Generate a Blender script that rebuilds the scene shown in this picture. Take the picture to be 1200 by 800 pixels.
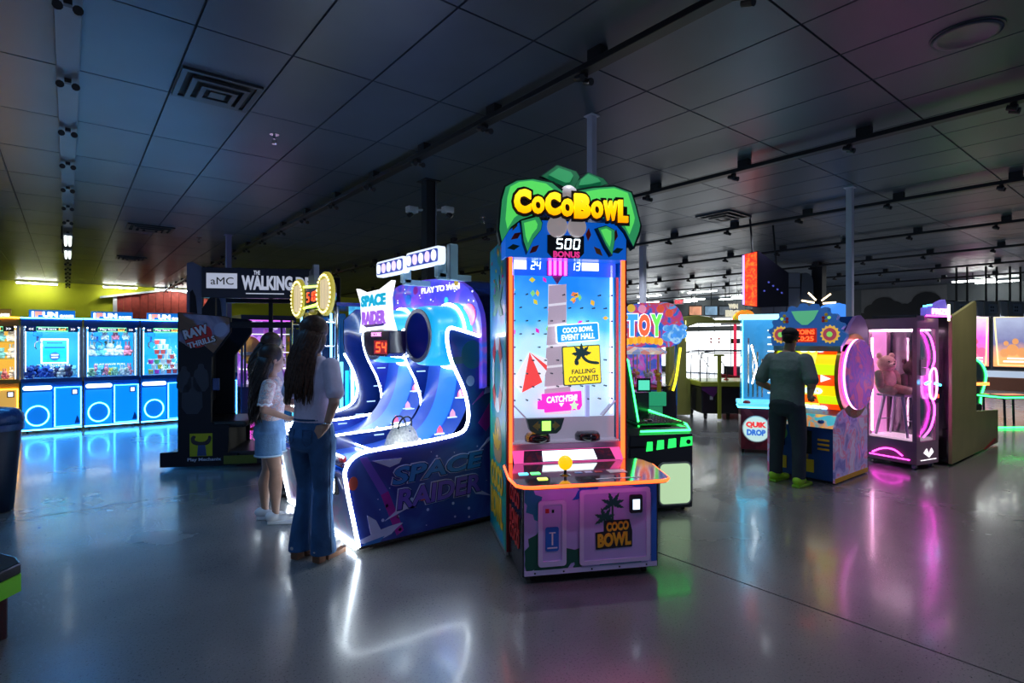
import bpy, math, random
from mathutils import Vector, Matrix
random.seed(7)
for _o in list(bpy.data.objects): bpy.data.objects.remove(_o)
SC = bpy.context.scene
COL = SC.collection
PI = math.pi
# ---------------------------------------------------------------- camera
F_PX = 652.0
CAM_H = 1.55
YAW = 38.6
_cam = bpy.data.cameras.new('camera')
_cam.sensor_width = 36.0
_cam.lens = 36.0 * F_PX / 1200.0
_cam.clip_end = 200
cam = bpy.data.objects.new('camera', _cam)
COL.objects.link(cam)
cam.location = (0, 0, CAM_H)
cam.rotation_euler = (PI / 2, 0, -math.radians(YAW))
SC.camera = cam
# ---------------------------------------------------------------- world: the dim coloured glow of the rest of the hall
W = bpy.data.worlds.new('hall_glow'); SC.world = W
W.use_nodes = True
W.node_tree.nodes['Background'].inputs[0].default_value = (0.28, 0.38, 0.60, 1)
W.node_tree.nodes['Background'].inputs[1].default_value = 0.30
SC.view_settings.view_transform = 'Standard'
SC.view_settings.look = 'None'
SC.view_settings.gamma = 1
SC.view_settings.exposure = 0.7
SC.view_settings.use_curve_mapping = False

def c2w(x, y):
    c, s = math.cos(math.radians(YAW)), math.sin(math.radians(YAW))
    return (c * x + s * y, -s * x + c * y)

# ---------------------------------------------------------------- materials
MATS = {}
def _new(name):
    m = bpy.data.materials.new(name); m.use_nodes = True
    return m, m.node_tree, m.node_tree.nodes['Principled BSDF']
def mat(name, col, rough=0.5, metal=0.0, var=0.06, scale=6.0, bump=0.0, coat=0.0, spec=0.5, bscale=60.0):
    """painted / moulded surface: colour with a faint procedural mottling and relief"""
    if name in MATS: return MATS[name]
    m, nt, p = _new(name)
    p.inputs['Roughness'].default_value = rough
    p.inputs['Metallic'].default_value = metal
    p.inputs['Coat Weight'].default_value = coat
    p.inputs['Coat Roughness'].default_value = 0.08
    p.inputs['Specular IOR Level'].default_value = spec
    tc = nt.nodes.new('ShaderNodeTexCoord')
    n = nt.nodes.new('ShaderNodeTexNoise'); n.inputs['Scale'].default_value = scale; n.inputs['Detail'].default_value = 4
    nt.links.new(tc.outputs['Object'], n.inputs['Vector'])
    r = nt.nodes.new('ShaderNodeValToRGB')
    r.color_ramp.elements[0].position = 0.3; r.color_ramp.elements[1].position = 0.7
    r.color_ramp.elements[0].color = tuple(max(0, c * (1 - var)) for c in col) + (1,)
    r.color_ramp.elements[1].color = tuple(min(1, c * (1 + var)) for c in col) + (1,)
    nt.links.new(n.outputs['Fac'], r.inputs['Fac'])
    nt.links.new(r.outputs['Color'], p.inputs['Base Color'])
    if bump:
        n2 = nt.nodes.new('ShaderNodeTexNoise'); n2.inputs['Scale'].default_value = bscale; n2.inputs['Detail'].default_value = 5
        nt.links.new(tc.outputs['Object'], n2.inputs['Vector'])
        b = nt.nodes.new('ShaderNodeBump'); b.inputs['Strength'].default_value = bump; b.inputs['Distance'].default_value = 0.02
        nt.links.new(n2.outputs['Fac'], b.inputs['Height']); nt.links.new(b.outputs['Normal'], p.inputs['Normal'])
    MATS[name] = m
    return m
def glow(name, col, power):
    """tube, lamp or backlit sheet; also unlit parts given emission to look brighter"""
    if name in MATS: return MATS[name]
    m, nt, p = _new(name)
    p.inputs['Base Color'].default_value = tuple(min(1, c * 0.6 + 0.05) for c in col) + (1,)
    p.inputs['Roughness'].default_value = 0.3
    p.inputs['Emission Color'].default_value = tuple(col) + (1,)
    p.inputs['Emission Strength'].default_value = power
    MATS[name] = m
    return m
def art(name, stops, scale=3.0, power=0.0, kind='noise', rough=0.35, detail=3.0, dist=1.2, coat=0.0):
    """printed artwork: several colours laid out by a procedural pattern; power > 0 for backlit film"""
    if name in MATS: return MATS[name]
    m, nt, p = _new(name)
    p.inputs['Roughness'].default_value = rough
    p.inputs['Coat Weight'].default_value = coat
    tc = nt.nodes.new('ShaderNodeTexCoord')
    if kind == 'voronoi':
        n = nt.nodes.new('ShaderNodeTexVoronoi'); n.inputs['Scale'].default_value = scale
        sep = nt.nodes.new('ShaderNodeSeparateColor'); nt.links.new(n.outputs['Color'], sep.inputs[0]); out = sep.outputs[0]
    elif kind == 'wave':
        n = nt.nodes.new('ShaderNodeTexWave'); n.wave_type = 'RINGS'; n.inputs['Scale'].default_value = scale
        n.inputs['Distortion'].default_value = dist * 3; n.inputs['Detail'].default_value = detail; out = n.outputs['Fac']
    else:
        n = nt.nodes.new('ShaderNodeTexNoise'); n.inputs['Scale'].default_value = scale
        n.inputs['Detail'].default_value = detail; n.inputs['Distortion'].default_value = dist; out = n.outputs['Fac']
    nt.links.new(tc.outputs['Object'], n.inputs['Vector'])
    r = nt.nodes.new('ShaderNodeValToRGB'); cr = r.color_ramp
    while len(cr.elements) < len(stops): cr.elements.new(0.5)
    for i, (pos, c) in enumerate(stops):
        cr.elements[i].position = pos; cr.elements[i].color = tuple(c) + (1,)
    nt.links.new(out, r.inputs['Fac'])
    nt.links.new(r.outputs['Color'], p.inputs['Base Color'])
    if power:
        nt.links.new(r.outputs['Color'], p.inputs['Emission Color']); p.inputs['Emission Strength'].default_value = power
    MATS[name] = m
    return m
def gradient(name, stops, z0, z1, power=0.0, rough=0.35, axis=2, wob=0.0):
    """print that changes colour along the object's own height"""
    if name in MATS: return MATS[name]
    m, nt, p = _new(name)
    p.inputs['Roughness'].default_value = rough
    tc = nt.nodes.new('ShaderNodeTexCoord'); sp = nt.nodes.new('ShaderNodeSeparateXYZ')
    nt.links.new(tc.outputs['Object'], sp.inputs[0])
    mr = nt.nodes.new('ShaderNodeMapRange'); mr.inputs['From Min'].default_value = z0; mr.inputs['From Max'].default_value = z1
    src = sp.outputs[axis]
    if wob:
        n = nt.nodes.new('ShaderNodeTexNoise'); n.inputs['Scale'].default_value = 3.5; nt.links.new(tc.outputs['Object'], n.inputs['Vector'])
        ma = nt.nodes.new('ShaderNodeMath'); ma.operation = 'MULTIPLY_ADD'; ma.inputs[1].default_value = wob; nt.links.new(n.outputs['Fac'], ma.inputs[0])
        nt.links.new(src, ma.inputs[2]); src = ma.outputs[0]
    nt.links.new(src, mr.inputs['Value'])
    r = nt.nodes.new('ShaderNodeValToRGB'); cr = r.color_ramp
    while len(cr.elements) < len(stops): cr.elements.new(0.5)
    for i, (pos, c) in enumerate(stops):
        cr.elements[i].position = pos; cr.elements[i].color = tuple(c) + (1,)
    nt.links.new(mr.outputs[0], r.inputs['Fac']); nt.links.new(r.outputs['Color'], p.inputs['Base Color'])
    if power:
        nt.links.new(r.outputs['Color'], p.inputs['Emission Color']); p.inputs['Emission Strength'].default_value = power
    MATS[name] = m
    return m
def glass(name, tint=(1, 1, 1), gloss=0.10):
    if name in MATS: return MATS[name]
    m = bpy.data.materials.new(name); m.use_nodes = True; nt = m.node_tree; nt.nodes.clear()
    o = nt.nodes.new('ShaderNodeOutputMaterial'); mx = nt.nodes.new('ShaderNodeMixShader')
    t = nt.nodes.new('ShaderNodeBsdfTransparent'); t.inputs[0].default_value = tuple(tint) + (1,)
    g = nt.nodes.new('ShaderNodeBsdfGlossy'); g.inputs['Roughness'].default_value = 0.03
    lw = nt.nodes.new('ShaderNodeLayerWeight'); lw.inputs[0].default_value = 0.25
    mm = nt.nodes.new('ShaderNodeMath'); mm.operation = 'MULTIPLY_ADD'; mm.inputs[1].default_value = 0.6; mm.inputs[2].default_value = gloss * 0.5
    nt.links.new(lw.outputs['Fresnel'], mm.inputs[0]); nt.links.new(mm.outputs[0], mx.inputs[0])
    nt.links.new(t.outputs[0], mx.inputs[1]); nt.links.new(g.outputs[0], mx.inputs[2]); nt.links.new(mx.outputs[0], o.inputs[0])
    MATS[name] = m
    return m

# ---------------------------------------------------------------- mesh builder
class MB:
    def __init__(self): self.v = []; self.f = []
    def add(self, vs, fs):
        b = len(self.v); self.v += [tuple(p) for p in vs]; self.f += [tuple(b + i for i in q) for q in fs]; return self
    def box(self, x0, x1, y0, y1, z0, z1):
        return self.add([(x0,y0,z0),(x1,y0,z0),(x1,y1,z0),(x0,y1,z0),(x0,y0,z1),(x1,y0,z1),(x1,y1,z1),(x0,y1,z1)],
            [(3,2,1,0),(4,5,6,7),(0,1,5,4),(1,2,6,5),(2,3,7,6),(3,0,4,7)])
    def hexa(self, b, t):
        return self.add(list(b) + list(t), [(3,2,1,0),(4,5,6,7),(0,1,5,4),(1,2,6,5),(2,3,7,6),(3,0,4,7)])
    @staticmethod
    def _m(p, plane, d):
        a, b = p
        return {'xz': (a, d, b), 'yz': (d, a, b), 'xy': (a, b, d)}[plane]
    def prism(self, poly, plane, d0, d1):
        n = len(poly)
        A = sum(poly[i][0]*poly[(i+1)%n][1]-poly[(i+1)%n][0]*poly[i][1] for i in range(n))
        if A < 0: poly = poly[::-1]
        vs = [self._m(p, plane, d0) for p in poly] + [self._m(p, plane, d1) for p in poly]
        up = plane in ('xy', 'yz')
        fl = (d1 > d0) == up
        f0 = tuple(range(n)); f1 = tuple(range(n, 2*n))
        sides = [(i, (i+1) % n, n+(i+1) % n, n+i) for i in range(n)]
        if fl: fs = [f0[::-1], f1] + sides
        else: fs = [f0, f1[::-1]] + [s[::-1] for s in sides]
        return self.add(vs, fs)
    def ring(self, outer, inner, plane, d0, d1):
        n = len(outer)
        V = [self._m(p, plane, d) for d in (d0, d1) for L in (outer, inner) for p in L]
        fs = []
        for i in range(n):
            j = (i+1) % n
            fs += [(i, j, n+j, n+i), (2*n+j, 2*n+i, 3*n+i, 3*n+j), (j, i, 2*n+i, 2*n+j), (n+i, n+j, 3*n+j, 3*n+i)]
        return self.add(V, fs)
    def tube(self, pts, r, n=6, closed=False, cap=True):
        P = [Vector(p) for p in pts]; N = len(P); rs = r if isinstance(r, (list, tuple)) else [r]*N
        rings = []
        prevu = None
        for i in range(N):
            if closed: t = (P[(i+1) % N] - P[i-1])
            else: t = P[min(i+1, N-1)] - P[max(i-1, 0)]
            if t.length < 1e-9: t = Vector((0, 0, 1))
            t.normalize()
            u = prevu - t * prevu.dot(t) if prevu is not None else t.cross(Vector((0.31, 0.17, 0.93)))
            if u.length < 1e-6: u = t.orthogonal()
            u.normalize(); prevu = u; w = t.cross(u)
            rings.append([P[i] + (u*math.cos(2*PI*k/n) + w*math.sin(2*PI*k/n))*rs[i] for k in range(n)])
        V = [p for rg in rings for p in rg]; fs = []
        M = N if closed else N-1
        for i in range(M):
            a, b = i*n, ((i+1) % N)*n
            fs += [(a+k, a+(k+1) % n, b+(k+1) % n, b+k) for k in range(n)]
        if not closed and cap:
            fs += [tuple(range(n))[::-1], tuple((N-1)*n+k for k in range(n))]
        return self.add(V, fs)
    def cyl(self, p0, p1, r0, r1=None, n=16):
        return self.tube([p0, p1], [r0, r0 if r1 is None else r1], n)
    def lathe(self, prof, c=(0, 0, 0), n=20, axis='z', cap=True):
        V = []; fs = []
        for r, h in prof:
            for k in range(n):
                a = 2*PI*k/n; x, y = r*math.cos(a), r*math.sin(a)
                V.append({'z': (c[0]+x, c[1]+y, c[2]+h), 'y': (c[0]+x, c[1]+h, c[2]-y), 'x': (c[0]+h, c[1]+x, c[2]+y)}[axis])
        for i in range(len(prof)-1):
            fs += [(i*n+k, i*n+(k+1) % n, (i+1)*n+(k+1) % n, (i+1)*n+k) for k in range(n)]
        if cap:
            fs += [tuple(range(n))[::-1], tuple((len(prof)-1)*n+k for k in range(n))]
        return self.add(V, fs)
    def ell(self, c, r, n=12, m=8, rot=None):
        rx, ry, rz = (r, r, r) if not isinstance(r, (tuple, list)) else r
        V = []; fs = []
        for i in range(m+1):
            a = PI*i/m
            for k in range(n):
                b = 2*PI*k/n
                p = Vector((rx*math.sin(a)*math.cos(b), ry*math.sin(a)*math.sin(b), -rz*math.cos(a)))
                if rot is not None: p = rot @ p
                V.append(p + Vector(c))
        for i in range(m):
            fs += [(i*n+k, i*n+(k+1) % n, (i+1)*n+(k+1) % n, (i+1)*n+k) for k in range(n)]
        return self.add(V, fs)
    def capsule(self, p0, p1, r0, r1, n=14):
        p0 = Vector(p0); p1 = Vector(p1); d = p1-p0; L = d.length; d.normalize()
        pts, rs = [], []
        for k in range(6):
            a = PI/2*k/5; pts.append(p0 - d*r0*math.cos(a)); rs.append(max(1e-4, r0*math.sin(a)))
        for k in range(1, 6):
            a = PI/2*k/5; pts.append(p1 + d*r1*math.sin(a)); rs.append(max(1e-4, r1*math.cos(a)))
        return self.tube(pts, rs, n)
    def xf(self, M):
        self.v = [tuple(M @ Vector(p)) for p in self.v]; return self
    def mesh(self, name, m, smooth=False):
        me = bpy.data.meshes.new(name); me.from_pydata(self.v, [], self.f); me.update()
        me.materials.append(m)
        if smooth: me.polygons.foreach_set('use_smooth', [True]*len(me.polygons))
        return me
    def build(self, name, m, parent=None, smooth=False, bevel=0.0):
        o = bpy.data.objects.new(name, self.mesh(name, m, smooth)); COL.objects.link(o)
        if parent is not None: o.parent = parent
        if bevel:
            b = o.modifiers.new('bevel', 'BEVEL'); b.width = bevel; b.segments = 2; b.limit_method = 'ANGLE'; b.angle_limit = math.radians(40)
        return o

def tag(o, label=None, cat=None, group=None, kind=None):
    for k, v in (('label', label), ('category', cat), ('group', group), ('kind', kind)):
        if v: o[k] = v
    return o
def thing(name, label, cat, loc=(0, 0, 0), rot=0.0, group=None):
    o = bpy.data.objects.new(name, None); o.empty_display_size = 0.1; COL.objects.link(o)
    o.location = loc; o.rotation_euler = (0, 0, math.radians(rot))
    return tag(o, label, cat, group)
def children(o): return [c for c in bpy.data.objects if c.parent is o]
def copy_tree(o, parent=None, kids=None):
    if kids is None:
        kids = {}
        for c in bpy.data.objects:
            if c.parent: kids.setdefault(c.parent.name, []).append(c)
    c = o.copy(); COL.objects.link(c); c.parent = parent
    for ch in kids.get(o.name, []): copy_tree(ch, c, kids)
    return c

# ---------------------------------------------------------------- 2-D shapes
def circ(cx, cz, rx, rz=None, n=24, a0=0.0):
    rz = rx if rz is None else rz
    return [(cx+rx*math.cos(a0+2*PI*k/n), cz+rz*math.sin(a0+2*PI*k/n)) for k in range(n)]
def rrect(x0, x1, z0, z1, r, n=4):
    out = []
    for cx, cz, a in ((x1-r, z1-r, 0), (x0+r, z1-r, PI/2), (x0+r, z0+r, PI), (x1-r, z0+r, 1.5*PI)):
        out += [(cx+r*math.cos(a+PI/2*k/n), cz+r*math.sin(a+PI/2*k/n)) for k in range(n+1)]
    return out
def smoothpoly(pts, it=2, closed=False):
    for _ in range(it):
        q = []
        N = len(pts)
        rng = range(N) if closed else range(N-1)
        if not closed: q.append(pts[0])
        for i in rng:
            a, b = pts[i], pts[(i+1) % N]
            q.append(tuple(a[k]*.75+b[k]*.25 for k in range(len(a)))); q.append(tuple(a[k]*.25+b[k]*.75 for k in range(len(a))))
        if not closed: q.append(pts[-1])
        pts = q
    return pts
def shrink(poly, f, dx=0, dz=0):
    cx = sum(p[0] for p in poly)/len(poly); cz = sum(p[1] for p in poly)/len(poly)
    return [(cx+(x-cx)*f+dx, cz+(z-cz)*f+dz) for x, z in poly]
def star(cx, cz, r0, r1, n, a0=PI/2):
    return [(cx+(r0 if k % 2 == 0 else r1)*math.cos(a0+PI*k/n), cz+(r0 if k % 2 == 0 else r1)*math.sin(a0+PI*k/n)) for k in range(2*n)]
def diamond(cx, cz, a, b, rot):
    c, s = math.cos(rot), math.sin(rot)
    return [(cx+x*c-z*s, cz+x*s+z*c) for x, z in ((a, 0), (0, b), (-a, 0), (0, -b))]

# ---------------------------------------------------------------- lettering (converted to solid mesh)
def text(name, s, box, y, m, parent, face='-y', bold=0.012, ext=0.004, shear=0.0, flip=False, skew=0.0, squeeze=0.0):
    """lettering fitted into box=(a0,a1,z0,z1) on the plane at depth y; face: -y, -x, +x"""
    cu = bpy.data.curves.new(name, 'FONT'); cu.body = s; cu.size = 1.0; cu.offset = bold; cu.extrude = 0.5; cu.shear = shear
    cu.resolution_u = 3; cu.fill_mode = 'BOTH'
    to = bpy.data.objects.new(name, cu); COL.objects.link(to)
    bpy.context.view_layer.update()
    me = bpy.data.meshes.new_from_object(to.evaluated_get(bpy.context.evaluated_depsgraph_get()))
    bpy.data.objects.remove(to); bpy.data.curves.remove(cu)
    xs = [v.co.x for v in me.vertices]; ys = [v.co.y for v in me.vertices]
    x0, x1, y0, y1 = min(xs), max(xs), min(ys), max(ys)
    a0, a1, z0, z1 = box
    for v in me.vertices:
        u = (v.co.x-x0)/(x1-x0); w = (v.co.y-y0)/(y1-y0)
        w2 = (w-0.5)*(1-squeeze*u)+0.5
        a = a0+(a1-a0)*u; z = z0+(z1-z0)*w2+skew*(u-0.5); d = -v.co.z*2*ext/1.0
        if face == '-y': v.co = (a, y+d*0.5-ext*0.5, z)
        elif face == '-x': v.co = (y+d*0.5-ext*0.5, a, z)      # a runs along -Y for the reader: pass a0 > a1
        elif face == '+x': v.co = (y-d*0.5+ext*0.5, a, z)
        elif face == 'up': v.co = (a, z, y-d*0.5+ext*0.5)
    me.name = name; me.materials.clear(); me.materials.append(m); me.update()
    o = bpy.data.objects.new(name, me); COL.objects.link(o)
    if parent is not None: o.parent = parent
    return o
SEG = {'0': 'abcdef', '1': 'bc', '2': 'abged', '3': 'abgcd', '4': 'fgbc', '5': 'afgcd', '6': 'afgedc', '7': 'abc', '8': 'abcdefg', '9': 'abcdfg'}
def digits(name, s, box, y, m, parent, face='-y', slant=0.12, th=0.16, gap=0.35):
    mb = MB(); a0, a1, z0, z1 = box; n = len(s); w = (a1-a0)/(n+gap*(n-1)); h = z1-z0
    for i, ch in enumerate(s):
        ox = a0+i*w*(1+gap)
        for sg in SEG.get(ch, ''):
            t = th*abs(w); hh = h/2; sw = 1 if w > 0 else -1; aw = abs(w)
            R = {'a': (t*.6, aw-t*.6, h-t, h), 'g': (t*.6, aw-t*.6, hh-t/2, hh+t/2), 'd': (t*.6, aw-t*.6, 0, t), 'b': (aw-t, aw, hh+t*.4, h-t*.5), 'c': (aw-t, aw, t*.5, hh-t*.4), 'f': (0, t, hh+t*.4, h-t*.5), 'e': (0, t, t*.5, hh-t*.4)}[sg]
            q = [(R[0], R[2]), (R[1], R[2]), (R[1], R[3]), (R[0], R[3])]
            q = [(ox+sw*(x+slant*z), z0+z) for x, z in q]
            mb.prism(q, 'xz' if face == '-y' else 'yz', y-0.003, y)
    return mb.build(name, m, parent)
def neon(name, pts, r, m, parent, closed=False, n=6):
    return MB().tube(pts, r, n, closed).build(name, m, parent, smooth=True)
# ================================================================ THE HALL
CEIL = 3.58
XB, YL = 24.2, 24.9           # back wall (entrance) and left wall (yellow)
def concrete():
    m, nt, p = _new('polished_concrete')
    tc = nt.nodes.new('ShaderNodeTexCoord')
    def noise(sc, det, rough=0.55):
        n = nt.nodes.new('ShaderNodeTexNoise'); n.inputs['Scale'].default_value = sc; n.inputs['Detail'].default_value = det
        n.inputs['Roughness'].default_value = rough; nt.links.new(tc.outputs['Object'], n.inputs['Vector']); return n
    big = noise(0.55, 6); mid = noise(3, 2, 0.5); fine = noise(75, 4, 0.75)
    def ramp(src, a, b, ca, cb):
        r = nt.nodes.new('ShaderNodeValToRGB'); r.color_ramp.elements[0].position = a; r.color_ramp.elements[1].position = b
        r.color_ramp.elements[0].color = ca + (1,); r.color_ramp.elements[1].color = cb + (1,); nt.links.new(src, r.inputs['Fac']); return r
    r1 = ramp(big.outputs['Fac'], 0.3, 0.7, (0.155, 0.155, 0.155), (0.195, 0.195, 0.193))
    r2 = ramp(mid.outputs['Fac'], 0.3, 0.7, (0.93, 0.93, 0.93), (1.05, 1.05, 1.05))
    r3 = ramp(fine.outputs['Fac'], 0.34, 0.44, (0.30, 0.30, 0.30), (1, 1, 1))
    def mul(a, b):
        x = nt.nodes.new('ShaderNodeMix'); x.data_type = 'RGBA'; x.blend_type = 'MULTIPLY'; x.inputs[0].default_value = 1
        nt.links.new(a, x.inputs[6]); nt.links.new(b, x.inputs[7]); return x.outputs[2]
    nt.links.new(mul(mul(r1.outputs[0], r2.outputs[0]), r3.outputs[0]), p.inputs['Base Color'])
    rr = nt.nodes.new('ShaderNodeMapRange'); rr.inputs['From Min'].default_value = 0.3; rr.inputs['From Max'].default_value = 0.7
    rr.inputs['To Min'].default_value = 0.23; rr.inputs['To Max'].default_value = 0.29
    nt.links.new(big.outputs['Fac'], rr.inputs['Value']); nt.links.new(rr.outputs[0], p.inputs['Roughness'])
    p.inputs['Specular IOR Level'].default_value = 1.0
    p.inputs['Coat Weight'].default_value = 0.3; p.inputs['Coat Roughness'].default_value = 0.10
    b = nt.nodes.new('ShaderNodeBump'); b.inputs['Strength'].default_value = 0.02; b.inputs['Distance'].default_value = 0.01
    nt.links.new(mid.outputs['Fac'], b.inputs['Height']); nt.links.new(b.outputs['Normal'], p.inputs['Normal'])
    return m
M_FLOOR = concrete()
M_JOINT = mat('joint_filler', (0.02, 0.02, 0.022), 0.8)
floor = tag(MB().box(-9, 27, -9, 27, -0.2, -0.008).build('floor', M_JOINT), 'polished grey concrete floor with saw cut joints', kind='structure')
fx = [-9, -5.61, 3.39, 12.39, 21.39, 27]; fy = [-9, -2.54, 6.46, 15.46, 27]
for i in range(5):
    for j in range(4):
        g = 0.004
        x0, x1, y0, y1 = fx[i]+g, fx[i+1]-g, fy[j]+g, fy[j+1]-g
        c = 0.003
        MB().hexa([(x0,y0,-0.02),(x1,y0,-0.02),(x1,y1,-0.02),(x0,y1,-0.02)], [(x0+c,y0+c,0),(x1-c,y0+c,0),(x1-c,y1-c,0),(x0+c,y1-c,0)]).build('floor_slab', M_FLOOR, floor)
# ---- ceiling: dark lay-in tiles
M_TILE = mat('ceiling_tile_paint', (0.056, 0.076, 0.110), 0.36, var=0.12, scale=2.0, bump=0.08, bscale=140)
M_GRID = mat('ceiling_grid_black', (0.008, 0.008, 0.01), 0.7)
ceiling = tag(MB().box(-9, XB+0.2, -9, YL+0.2, CEIL+0.012, CEIL+0.2).build('ceiling', M_GRID), 'dark ceiling of black painted lay in tiles', kind='structure')
TX, TY = 0.605, 1.217
tile_mb = MB(); g = 0.0035
tile_mb.hexa([(g+.004, g+.004, 0), (TX-g-.004, g+.004, 0), (TX-g-.004, TY-g-.004, 0), (g+.004, TY-g-.004, 0)], [(g, g, 0.014), (TX-g, g, 0.014), (TX-g, TY-g, 0.014), (g, TY-g, 0.014)])
tile_me = tile_mb.mesh('ceiling_tile', M_TILE)
def proj(x, y, z):
    c, s = math.cos(math.radians(YAW)), math.sin(math.radians(YAW))
    xc = c*x - s*y; yc = s*x + c*y
    return (600+F_PX*xc/yc, 400-F_PX*(z-CAM_H)/yc, yc) if yc > 0.1 else (-9999, -9999, yc)
tiles = []
i0 = int(math.floor((-9-3.67)/TX)); j0 = int(math.floor((-9-1.63)/TY))
for i in range(i0, i0+60):
    for j in range(j0, j0+32):
        x, y = 3.67+i*TX, 1.63+j*TY
        if x < -9 or y < -9 or x+TX > XB+0.3 or y+TY > YL+0.3: continue
        px, py, d = proj(x+TX/2, y+TY/2, CEIL)
        vis = -60 < px < 1260 and -60 < py < 400
        tiles.append((-(1.0/d**3 if d > 0.1 else 0) if vis else 1, x, y))
tiles.sort()
rest = MB()
for k, (key, x, y) in enumerate(tiles):
    if k < 300 and key < 0:
        o = bpy.data.objects.new('ceiling_tile', tile_me); COL.objects.link(o); o.location = (x, y, CEIL-0.001*random.random()); o.parent = ceiling
    else:
        rest.add([(a+x, b+y, c+CEIL) for a, b, c in tile_mb.v], tile_mb.f)
tag(rest.build('far_ceiling_tiles', M_TILE, ceiling), kind='stuff')
# ---- walls
M_YEL = mat('acid_yellow_wall', (0.66, 0.68, 0.012), 0.6, var=0.08, scale=1.2)
M_DARKWALL = mat('slate_wall', (0.075, 0.085, 0.095), 0.6, var=0.1, scale=1.0)
tag(MB().box(-9, XB+0.2, YL, YL+0.2, 0, CEIL+0.01).build('wall_left', M_YEL), 'acid yellow painted wall behind the claw machines', kind='structure')
tag(MB().box(XB, XB+0.2, -9, 13.0, 0, CEIL+0.01).box(XB, XB+0.2, 16.5, YL, 0, CEIL+0.01).box(XB, XB+0.2, 13.0, 16.5, 2.74, CEIL+0.01).build('wall_back', M_DARKWALL), 'slate grey far wall with the entrance doors', kind='structure')
tag(MB().box(-9, XB, YL-0.02, YL, 0, 0.15).build('baseboard_left', M_GRID), 'black skirting along the yellow wall', kind='structure')
# red barn front on the yellow wall: vertical planks, white trim, pitched roof
M_BARN = mat('barn_red', (0.30, 0.035, 0.02), 0.6, var=0.25, scale=9)
M_TRIM = mat('white_trim', (0.62, 0.62, 0.6), 0.5)
barn = thing('barn_facade', 'red plank barn front with white trim mounted on the yellow wall', 'facade', (1.35, YL, 0))
for k in range(14):
    x0 = k*0.25; x1 = x0+0.242; xm = (x0+x1)/2; h = 3.18+0.33*(1-abs(xm-1.75)/1.75)
    MB().box(x0, x1, -0.10-0.012*(k % 2), -0.004, 0.02, h).build('plank', M_BARN, barn)
for x in (-0.02, 3.5): MB().box(x-0.05, x+0.07, -0.14, -0.1, 0.02, 3.18).build('corner_trim', M_TRIM, barn)
for sx in (0, 1):
    a = (-0.45, 3.10) if not sx else (3.95, 3.10)
    MB().prism([a, (1.75, 3.50), (1.75, 3.57), (a[0], a[1]+0.07)], 'xz', -0.22, -0.004).build('roof_edge', M_TRIM, barn)
# ---- entrance: glazed doors with daylight behind
M_DAY = glow('daylight_glass', (0.90, 0.95, 1.0), 1.7)
M_ALU = mat('door_aluminium', (0.22, 0.23, 0.24), 0.35, 0.7)
M_RED = mat('red_sticker', (0.5, 0.03, 0.02), 0.5)
win = tag(MB().box(XB-0.06, XB+0.06, 12.96, 16.54, 2.66, 2.76).box(XB-0.06, XB+0.06, 12.96, 13.06, 0, 2.7).box(XB-0.06, XB+0.06, 16.44, 16.54, 0, 2.7).build('door_1', M_ALU), 'bright glazed entrance doors in the far wall', kind='structure')
MB().box(XB-0.09, XB+0.05, 13.06, 16.44, 2.05, 2.28).build('transom', M_ALU, win)
for k in range(4):
    y0 = 13.06+k*0.845; y1 = y0+0.845
    MB().box(XB-0.03, XB+0.03, y0, y0+0.03, 0, 2.7).build('mullion', M_ALU, win)
    MB().box(XB-0.005, XB+0.005, y0+0.03, y1, 0.05, 2.05).build('pane', M_DAY, win)
    MB().box(XB-0.005, XB+0.005, y0+0.03, y1, 2.28, 2.66).build('pane', M_DAY, win)
    MB().box(XB-0.05, XB-0.02, y0, y1, 0.98, 1.03).build('push_bar', M_ALU, win)
    if k in (1, 2):
        yc = y0+(0.62 if k == 1 else 0.2)
        for z in (1.52, 1.68): MB().lathe([(0.055, -0.012), (0.055, 0)], (XB-0.007, yc, z), 12, 'x').build('sticker', M_RED, win)
# second bank of glazing further along (behind the tall game cabinet)
w2 = tag(MB().box(XB-0.06, XB+0.06, 17.4, 17.5, 0, 2.7).box(XB-0.06, XB+0.06, 20.4, 20.5, 0, 2.7).box(XB-0.06, XB+0.06, 17.4, 20.5, 2.66, 2.76).build('window_1', M_ALU), 'bright shop window beside the entrance doors', kind='structure')
for k in range(3): MB().box(XB-0.03, XB-0.01, 17.5+k*0.97, 18.44+k*0.97, 0.3, 2.66).build('pane', M_DAY, w2)
# ---- light rails with little heads, running along the hall
M_BLK = mat('black_powder_coat', (0.012, 0.012, 0.014), 0.45)
M_RAILG = mat('rail_grey_paint', (0.10, 0.11, 0.125), 0.4)
M_TUBE = glow('fluorescent_tube', (0.95, 1.0, 0.96), 20.0)
bracket_me = MB().box(-.04, .04, -.06, .06, 0, .078).mesh('bracket', M_BLK)
head_mb = MB().box(-.02, .02, -.02, .02, -.03, 0)
for s in (-1, 1): head_mb.cyl((s*.045, -.03, -.055), (s*.045, .035, -.035), .026, .022, 10)
head_me = head_mb.mesh('spot_head', M_BLK)
LAB = ['wide grey light rail at the left over the claw machine aisle', 'long black light rail crossing above the tall bowling game', 'black light rail over the prize wheel game',
       'black light rail, fourth from the left', 'black light rail, fifth from the left', 'black light rail, sixth from the left', 'black light rail, seventh from the left', 'last black light rail before the entrance wall']
_b, _n, _p = (0.45, 0.68, 1.0), (0.80, 0.88, 1.0), (0.80, 0.62, 1.0)
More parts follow.
